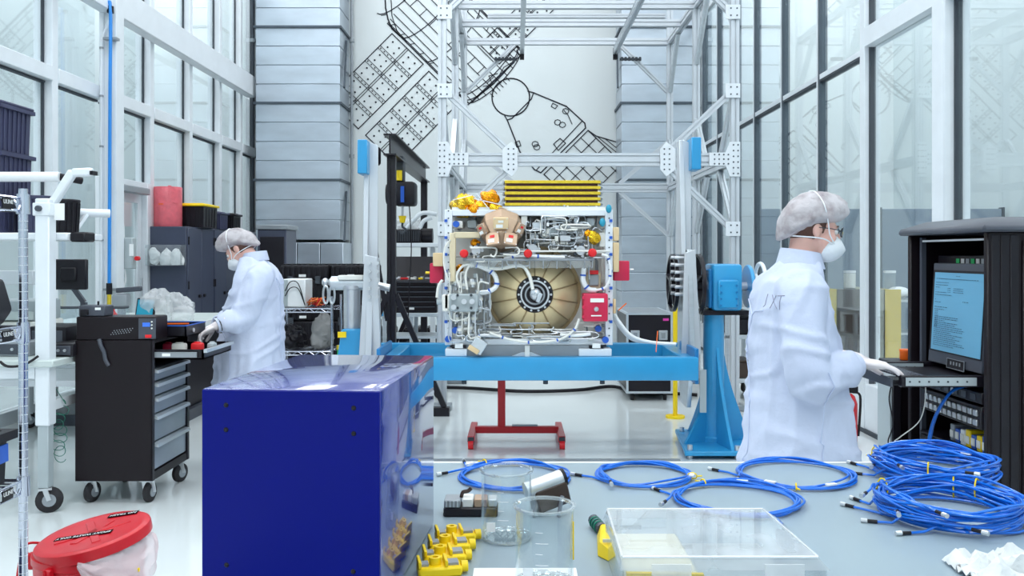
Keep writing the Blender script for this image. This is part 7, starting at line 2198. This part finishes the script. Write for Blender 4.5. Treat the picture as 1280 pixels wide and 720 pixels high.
def person(label, loc, rotz, rings, headc, pitch, yaw, arms, hands, logo=None, glasses=False, seed=0, bow=0.0):
    t = thing('person', label, 'person', loc, rotz, local=True)
    # ---- body: one continuous skin
    H = Matrix.Translation(headc) @ Matrix.Rotation(yaw, 4, 'Z') @ Matrix.Rotation(-pitch, 4, 'X')
    H3 = H.to_3x3()
    def h(x, y, z): return H @ Vector((x, y, z))
    mb = MB()
    mb.ell(h(0, -.012, .035), .076, .096, .094, 24, 16, H3)
    mb.ell(h(0, .034, -.035), .060, .064, .078, 20, 14, H3)
    mb.ell(h(0, .066, -.092), .026, .024, .022, 14, 10, H3)
    mb.ell(h(0, .075, .022), .050, .022, .016, 14, 10, H3)
    mb.ell(h(0, .104, -.018), .0125, .016, .026, 12, 10, H3)
    mb.ell(h(0, .110, -.034), .016, .013, .011, 12, 8, H3)
    mb.ell(h(0, .088, -.062), .024, .012, .010, 12, 8, H3)
    for s in (-1, 1):
        mb.ell(h(s * .040, .066, -.022), .022, .022, .024, 12, 8, H3)
        mb.ell(h(s * .079, -.008, -.006), .008, .019, .031, 12, 10, H3 @ Matrix.Rotation(s * .35, 3, 'Z'))
        mb.ell(h(s * .076, .0, -.030), .007, .009, .011, 10, 8, H3)
    zt_ = rings[-1][0]; yt = rings[-1][1]
    mb.tube([h(0, -.028, -.02), h(0, -.030, -.09), Vector((0, yt - .005, zt_ - .01)), Vector((0, yt, zt_ - .10))], [.056, .055, .062, .085], 18)
    core = []
    for z, yc, rx, ry in rings:
        if z > .8:
            core.append(ring(z - .02, yc, rx * .80, ry * .80))
    mb.loft(core)
    for sx_, (sh, el, wr) in arms.items():
        mb.tube([sh, Vector(sh).lerp(Vector(el), .5), el, Vector(el).lerp(Vector(wr), .5), wr], [.052, .046, .039, .036, .027], 12)
    hip = Vector((0, rings[0][1], .86))
    for s in (-1, 1):
        mb.tube([hip + Vector((s * .09, 0, .02)), (s * .10, rings[0][1] + .01, .48), (s * .10, rings[0][1] - .01, .09)], [.085, .055, .040], 12)
        mb.ell((s * .10, rings[0][1] + .05, .05), .036, .11, .04, 12, 8)
    mb.ell(hip, .16, .12, .12, 16, 10)
    fuse(mb, 'body', 'skin', t, .0090, 2)
    # ---- lab coat
    mc = MB()
    mc.loft([ring(*r_) for r_ in rings])
    for sx_, (sh, el, wr) in arms.items():
        sh, el, wr = Vector(sh), Vector(el), Vector(wr)
        d2 = (wr - el).normalized()
        mc.tube(smooth_path([sh - Vector((sx_ * .05, 0, -.0)), sh, sh.lerp(el, .5) + Vector((sx_ * .012, -.012, 0)), el, el.lerp(wr, .5), wr - d2 * .01], 4),
                [.080, .085, .088, .088, .087, .086, .085, .084, .083, .082, .081, .081, .080, .078, .075, .072, .069, .066, .062, .057, .052], 18)
        mc.ell(sh, .086, .086, .075, 18, 12)
    def fold(co):
        ang = math.atan2(co.y - rings[1][1], co.x)
        low = max(0.0, min(1.0, (1.15 - co.z) / .7))
        d_ = .013 * low * math.sin(ang * 9 + 1.5 * noise.noise(co * 3 + Vector((seed, 0, 0))) + co.z * 1.2)
        d_ += .007 * noise.noise(Vector((co.x * 9, co.y * 9, co.z * 3 + seed)))
        q_ = Vector((co.x * 9, co.y * 9, co.z * 1.8 + seed))
        d_ += .011 * (1 - min(1, abs(noise.noise(q_)) * 3.5))
        q2 = Vector((co.x * 3 - co.z * 6, co.y * 3 + co.z * 7, 2.5 * co.z - 2.5 * co.y + 3 + seed))
        d_ += .013 * (1 - min(1, abs(noise.noise(q2)) * 4)) * (.35 + .65 * min(1, max(0, (1.45 - co.z) * 3)))
        return d_
    coat = fuse(mc, 'lab_coat', 'lab_coat', t, .0115, 4, fold)
    for p_ in coat.data.polygons: p_.use_smooth = True
    # collar
    zc_, yc_, rxc, ryc = rings[-1]
    def collar(u, v):
        a = R(-70) + R(320) * (u - .5) + R(-20) if False else R(90) + R(24) + R(312) * u
        r1, r2 = .074 + .018 * v, .078 + .018 * v
        return (r1 * math.cos(a), yc_ + r2 * math.sin(a) - bow * .02, zc_ + .045 - .065 * v + .012 * math.sin(a) * -1)
    MB().sheet(collar, 30, 6, .005).build('collar', 'lab_coat', t)
    # cuffs
    for sx_, (sh, el, wr) in arms.items():
        d2 = (Vector(wr) - Vector(el)).normalized()
        MB().lathe([(.044, -.03), (.053, -.03), (.051, .012), (.041, .012)], Vector(wr) - d2 * .006, d2, 20, closed=True).build('cuff', 'lab_coat', t)
    # front seam and pocket welt lines
    bv = BVHTree.FromPolygons([v.co.copy() for v in coat.data.vertices], [list(p_.vertices) for p_ in coat.data.polygons])
    def on_coat(p, off=.002):
        hit = bv.find_nearest(Vector(p))
        return hit[0] + hit[1] * off if hit[0] else Vector(p)
    for sx_ in (1, -1):
        pts = [on_coat((sx_ * .4, .03, .50 + k_ * .035)) for k_ in range(18)]
        MB().tube(pts, .0022, 5).build('side_seam', 'lab_coat_seam', t)
    pts = [on_coat((0.0, -.5, .55 + k_ * .04)) for k_ in range(21)]
    MB().tube(pts, .0022, 5).build('back_seam', 'lab_coat_seam', t)
    pts = [on_coat((-.15 + .03 * k_, -.4, zc_ - .16)) for k_ in range(11)]
    MB().tube(pts, .0022, 5).build('yoke_seam', 'lab_coat_seam', t)
    if logo:
        body_, lx_, lyy, lz_, size, rot = logo
        M = Matrix.Translation((lx_, lyy, lz_)) @ rot.to_4x4()
        R3 = rot
        for ch, u0, strokes in (('J', -.05, [[(.0, .5), (-.01, -.3), (-.02, -.45)]]), ('X', -.012, [[(-.012, .45), (.02, -.5)], [(.016, .45), (-.018, -.5)]]), ('T', .036, [[(-.018, .45), (.02, .5)], [(.004, .45), (-.004, -.5)]])):
            mbs = MB()
            for st in strokes:
                pts = []
                for (a0, b0), (a1, b1) in zip(st[:-1], st[1:]):
                    for k_ in range(7):
                        f_ = k_ / 6
                        p = Vector((lx_, lyy, lz_)) + R3 @ Vector((u0 + a0 + (a1 - a0) * f_, (b0 + (b1 - b0) * f_) * size, 0))
                        n_ = R3 @ Vector((0, 0, 1))
                        hit = bv.ray_cast(p + n_ * .3, -n_)
                        pts.append((hit[0] if hit[0] else p) + n_ * .001)
                mbs.tube(pts, .0016, 5)
            mbs.build('coat_letter', 'logo_grey', t)
    # ---- head gear
    mh = MB().ell((0, 0, 0), .082, .098, .100, 24, 14)
    mh.v = [h(0, -.024, .036) + H3 @ v for v in mh.v]
    mh.build('hair', 'hair', t)
    CR = H3 @ Matrix.Rotation(R(13), 3, 'X')
    mcap = MB().ell((0, 0, 0), 1, 1, 1, 44, 26)
    out = []
    for v in mcap.v:
        z = v.z
        g = Vector((v.x * .106, v.y * .148, v.z * (.098 if z > 0 else .05)))
        if v.y < .2: g.z -= .052 * (.2 - v.y) ** 2 * (1.1 if z < .3 else .7)
        g *= 1 + .05 * noise.noise(v * 2.2 + Vector((seed, 3, 0)))
        ang = math.atan2(v.y, v.x)
        pleat = math.sin(ang * 17 + 2 * noise.noise(v * 3)) * .0035 * (1 - abs(z)) + .006 * abs(noise.noise(v * 5 + Vector((seed, 1, 2)))) 
        g += v * pleat
        out.append(h(0, -.012, .062) + CR @ g)
    mcap.v = out
    cap = mcap.build('hair_cap', 'hair_net', t)
    cbv = BVHTree.FromPolygons([v.co.copy() for v in cap.data.vertices], [list(p_.vertices) for p_ in cap.data.polygons])
    # mask
    mm = MB().ell((0, 0, 0), 1, 1, 1, 24, 16)
    vv = []
    for v in mm.v:
        g = Vector((v.x * .060, v.y * .058, v.z * .060))
        g.y += .022 * max(0, 1 - abs(v.x) * 1.3) * max(0, 1 - abs(v.z) * .9) * (1 if v.y > 0 else 0)
        vv.append(h(0, .066, -.062) + H3 @ g)
    mm.v = vv
    mk = mm.build('face_mask', 'mask', t)
    for s in (-1, 1):
        pts = [h(s * .055, .075, -.05), h(s * .074, .035, -.035), h(s * .083, .0, -.032), h(s * .082, -.04, -.034), h(s * .06, -.085, -.036), h(0, -.112, -.036)]
        MB().tube(smooth_path(pts, 5), .0028, 6).build('mask_strap', 'mask', mk)
        pts = [h(s * .055, .078, -.045), h(s * .078, .045, -.012), h(s * .087, .030, .03)]
        for f in (.2, .4, .6, .8, 1.0):
            raw = h(s * .12 * (1 - f * f * .98), .015 - .06 * f, .05 + .16 * f)
            hit = cbv.find_nearest(raw)
            pts.append(hit[0] + hit[1] * .002)
        MB().tube(smooth_path(pts, 5), .0028, 6).build('mask_strap', 'mask', mk)
    for s in (-1, 1):
        e = MB().ell(h(s * .031, .083, .004), .013, .011, .011, 12, 8, H3).build('eye', 'eye_white', t)
        MB().ell(h(s * .031, .0925, .003), .0055, .003, .0055, 10, 6, H3).build('iris', 'iris', e)
        MB().tube([h(s * (.014 + .009 * k_), .096 - .004 * k_ * k_ * .25, .026 + .003 * math.sin(k_ * .8)) for k_ in range(5)], .0028, 5).build('eyebrow', 'hair', t)
    if glasses:
        gl_ = thing('dummy', None, None) if False else None
        fr = MB()
        for s in (-1, 1):
            fr.tube([h(s * .033 + .024 * math.cos(a * .393), .112 - abs(.012 * math.cos(a * .393) * (1 if math.cos(a * .393) * s > 0 else 0)), .006 + .020 * math.sin(a * .393)) for a in range(16)], .0018, 6, closed=True)
            fr.tube([h(s * .057, .100, .010), h(s * .078, .05, .012), h(s * .082, -.005, .010)], .0018, 6)
        fr.tube([h(-.010, .113, .010), h(0, .116, .013), h(.010, .113, .010)], .0018, 6)
        g_ = fr.build('glasses', 'dark_gasket', t)
        for s in (-1, 1):
            MB().lathe([(0, -.0005), (.0225, -.0005), (.0225, .0005), (0, .0005)], h(s * .033, .110, .006), H3 @ Vector((s * .18, 1, 0)), 18).build('lens', 'visor', g_)
    # ---- hands, trousers, shoes
    for wr, d, up, th, cu, m_ in hands:
        hand(t, wr, d, up, th, cu, m_, 'gloved_hand', 1.14)
    tr = MB()
    for s in (-1, 1):
        tr.tube([hip + Vector((s * .085, 0, .0)), (s * .10, rings[0][1] + .01, .48), (s * .10, rings[0][1] - .01, .08)], [.105, .082, .070], 16)
    tr.ell(hip, .18, .14, .13, 18, 12)
    fuse(tr, 'trousers', 'trousers', t, .02, 3)
    for s in (-1, 1):
        sh_ = MB().ell((s * .10, rings[0][1] + .045, .045), .05, .135, .062, 18, 12)
        for v in sh_.v: v.z = max(v.z, .0)
        sh_.build('shoe', 'shoe', t)
    return t

# person at the rack: faces +X
PRX, PRY = PX(1002, 3.55), 3.55
def loc_r(X, Y, Z): return Vector((-(Y - PRY), X - PRX, Z))      # local right = -Y, forward = +X
rings_r = [(.46, -.01, .255, .225), (.68, -.01, .25, .215), (.90, -.015, .24, .195), (1.08, -.03, .225, .172), (1.24, -.045, .222, .152), (1.35, -.05, .212, .136), (1.42, -.045, .178, .112), (1.47, -.02, .12, .095), (1.50, -.005, .085, .080)]
arms_r = {1: (loc_r(1.115, 3.365, 1.375), loc_r(1.115, 3.285, 1.05), loc_r(1.335, 3.41, 1.092)),
          -1: (loc_r(1.125, 3.735, 1.375), loc_r(1.13, 3.81, 1.05), loc_r(1.345, 3.70, 1.092))}
hands_r = [(loc_r(1.355, 3.42, 1.105), (.08, 1.0, -.14), (0, .1, 1), -1, .42, 'glove'),
           (loc_r(1.365, 3.69, 1.108), (-.08, 1.0, -.14), (0, .1, 1), 1, .42, 'glove')]
rotlogo = Matrix(((math.cos(R(-62)), 0, -math.sin(R(-62))), (math.sin(R(-62)), 0, math.cos(R(-62))), (0, 1, 0)))
# text plane: runs horizontally, faces back and right
tdir = Vector((.62, .78, 0)); tn = Vector((.78, -.62, 0))
rotlogo = Matrix((tdir, Vector((0, 0, 1)), tn)).transposed()
person('person in white lab coat, bouffant cap, mask and glasses typing at the server rack', (PRX, PRY, 0), R(-90), rings_r, Vector((0, .045, 1.628)), R(8), 0, arms_r, hands_r,
       logo=('JXT', .16, -.15, 1.345, .055, rotlogo), glasses=True, seed=1)
# bowed person at the tool cart: faces -X
PLY = 6.12
PLX = PX(313, PLY)
TH = R(82)
def loc_l(X, Y, Z):
    v = Matrix.Rotation(-TH, 3, 'Z') @ Vector((X - PLX, Y - PLY, 0))
    return Vector((v.x, v.y, Z))
rings_l = [(.46, .0, .25, .225), (.67, .0, .245, .22), (.92, -.01, .235, .20), (1.12, -.025, .23, .182), (1.26, -.045, .228, .162), (1.35, -.06, .215, .138), (1.42, -.055, .175, .112), (1.47, -.035, .115, .092), (1.50, -.015, .082, .078)]
arms_l = {-1: (loc_l(PX(326, 5.95), 5.93, 1.375), loc_l(PX(302, 5.88), 5.86, 1.10), loc_l(PX(271, 5.76), 5.76, 1.055)),
          1: (loc_l(PX(322, 6.3), 6.33, 1.375), loc_l(PX(298, 6.3), 6.36, 1.10), loc_l(PX(272, 6.0), 6.02, 1.05))}
hands_l = [(loc_l(PX(270, 5.75), 5.755, 1.053), loc_l(PLX - .85, PLY - .15, -.55), (0, .5, 1), 1, .8, 'glove'),
           (loc_l(PX(271, 6.0), 6.01, 1.048), loc_l(PLX - .85, PLY - .25, -.5), (0, .5, 1), -1, .8, 'glove')]
pl_ = person('person in white lab coat and bouffant cap bowed over the open tool cart drawer', (PLX, PLY, 0), TH, rings_l, Vector((0, .080, 1.565)), R(36), R(4), arms_l, hands_l, seed=5, bow=1.0)
sh0, el0, wr0 = arms_l[-1]
d2 = (wr0 - el0).normalized()
MB().lathe([(.054, -.02), (.0575, -.02), (.0575, .0), (.054, .0)], wr0 - d2 * .01, d2, 18, closed=True).build('wrist_band', 'black_plastic', pl_)
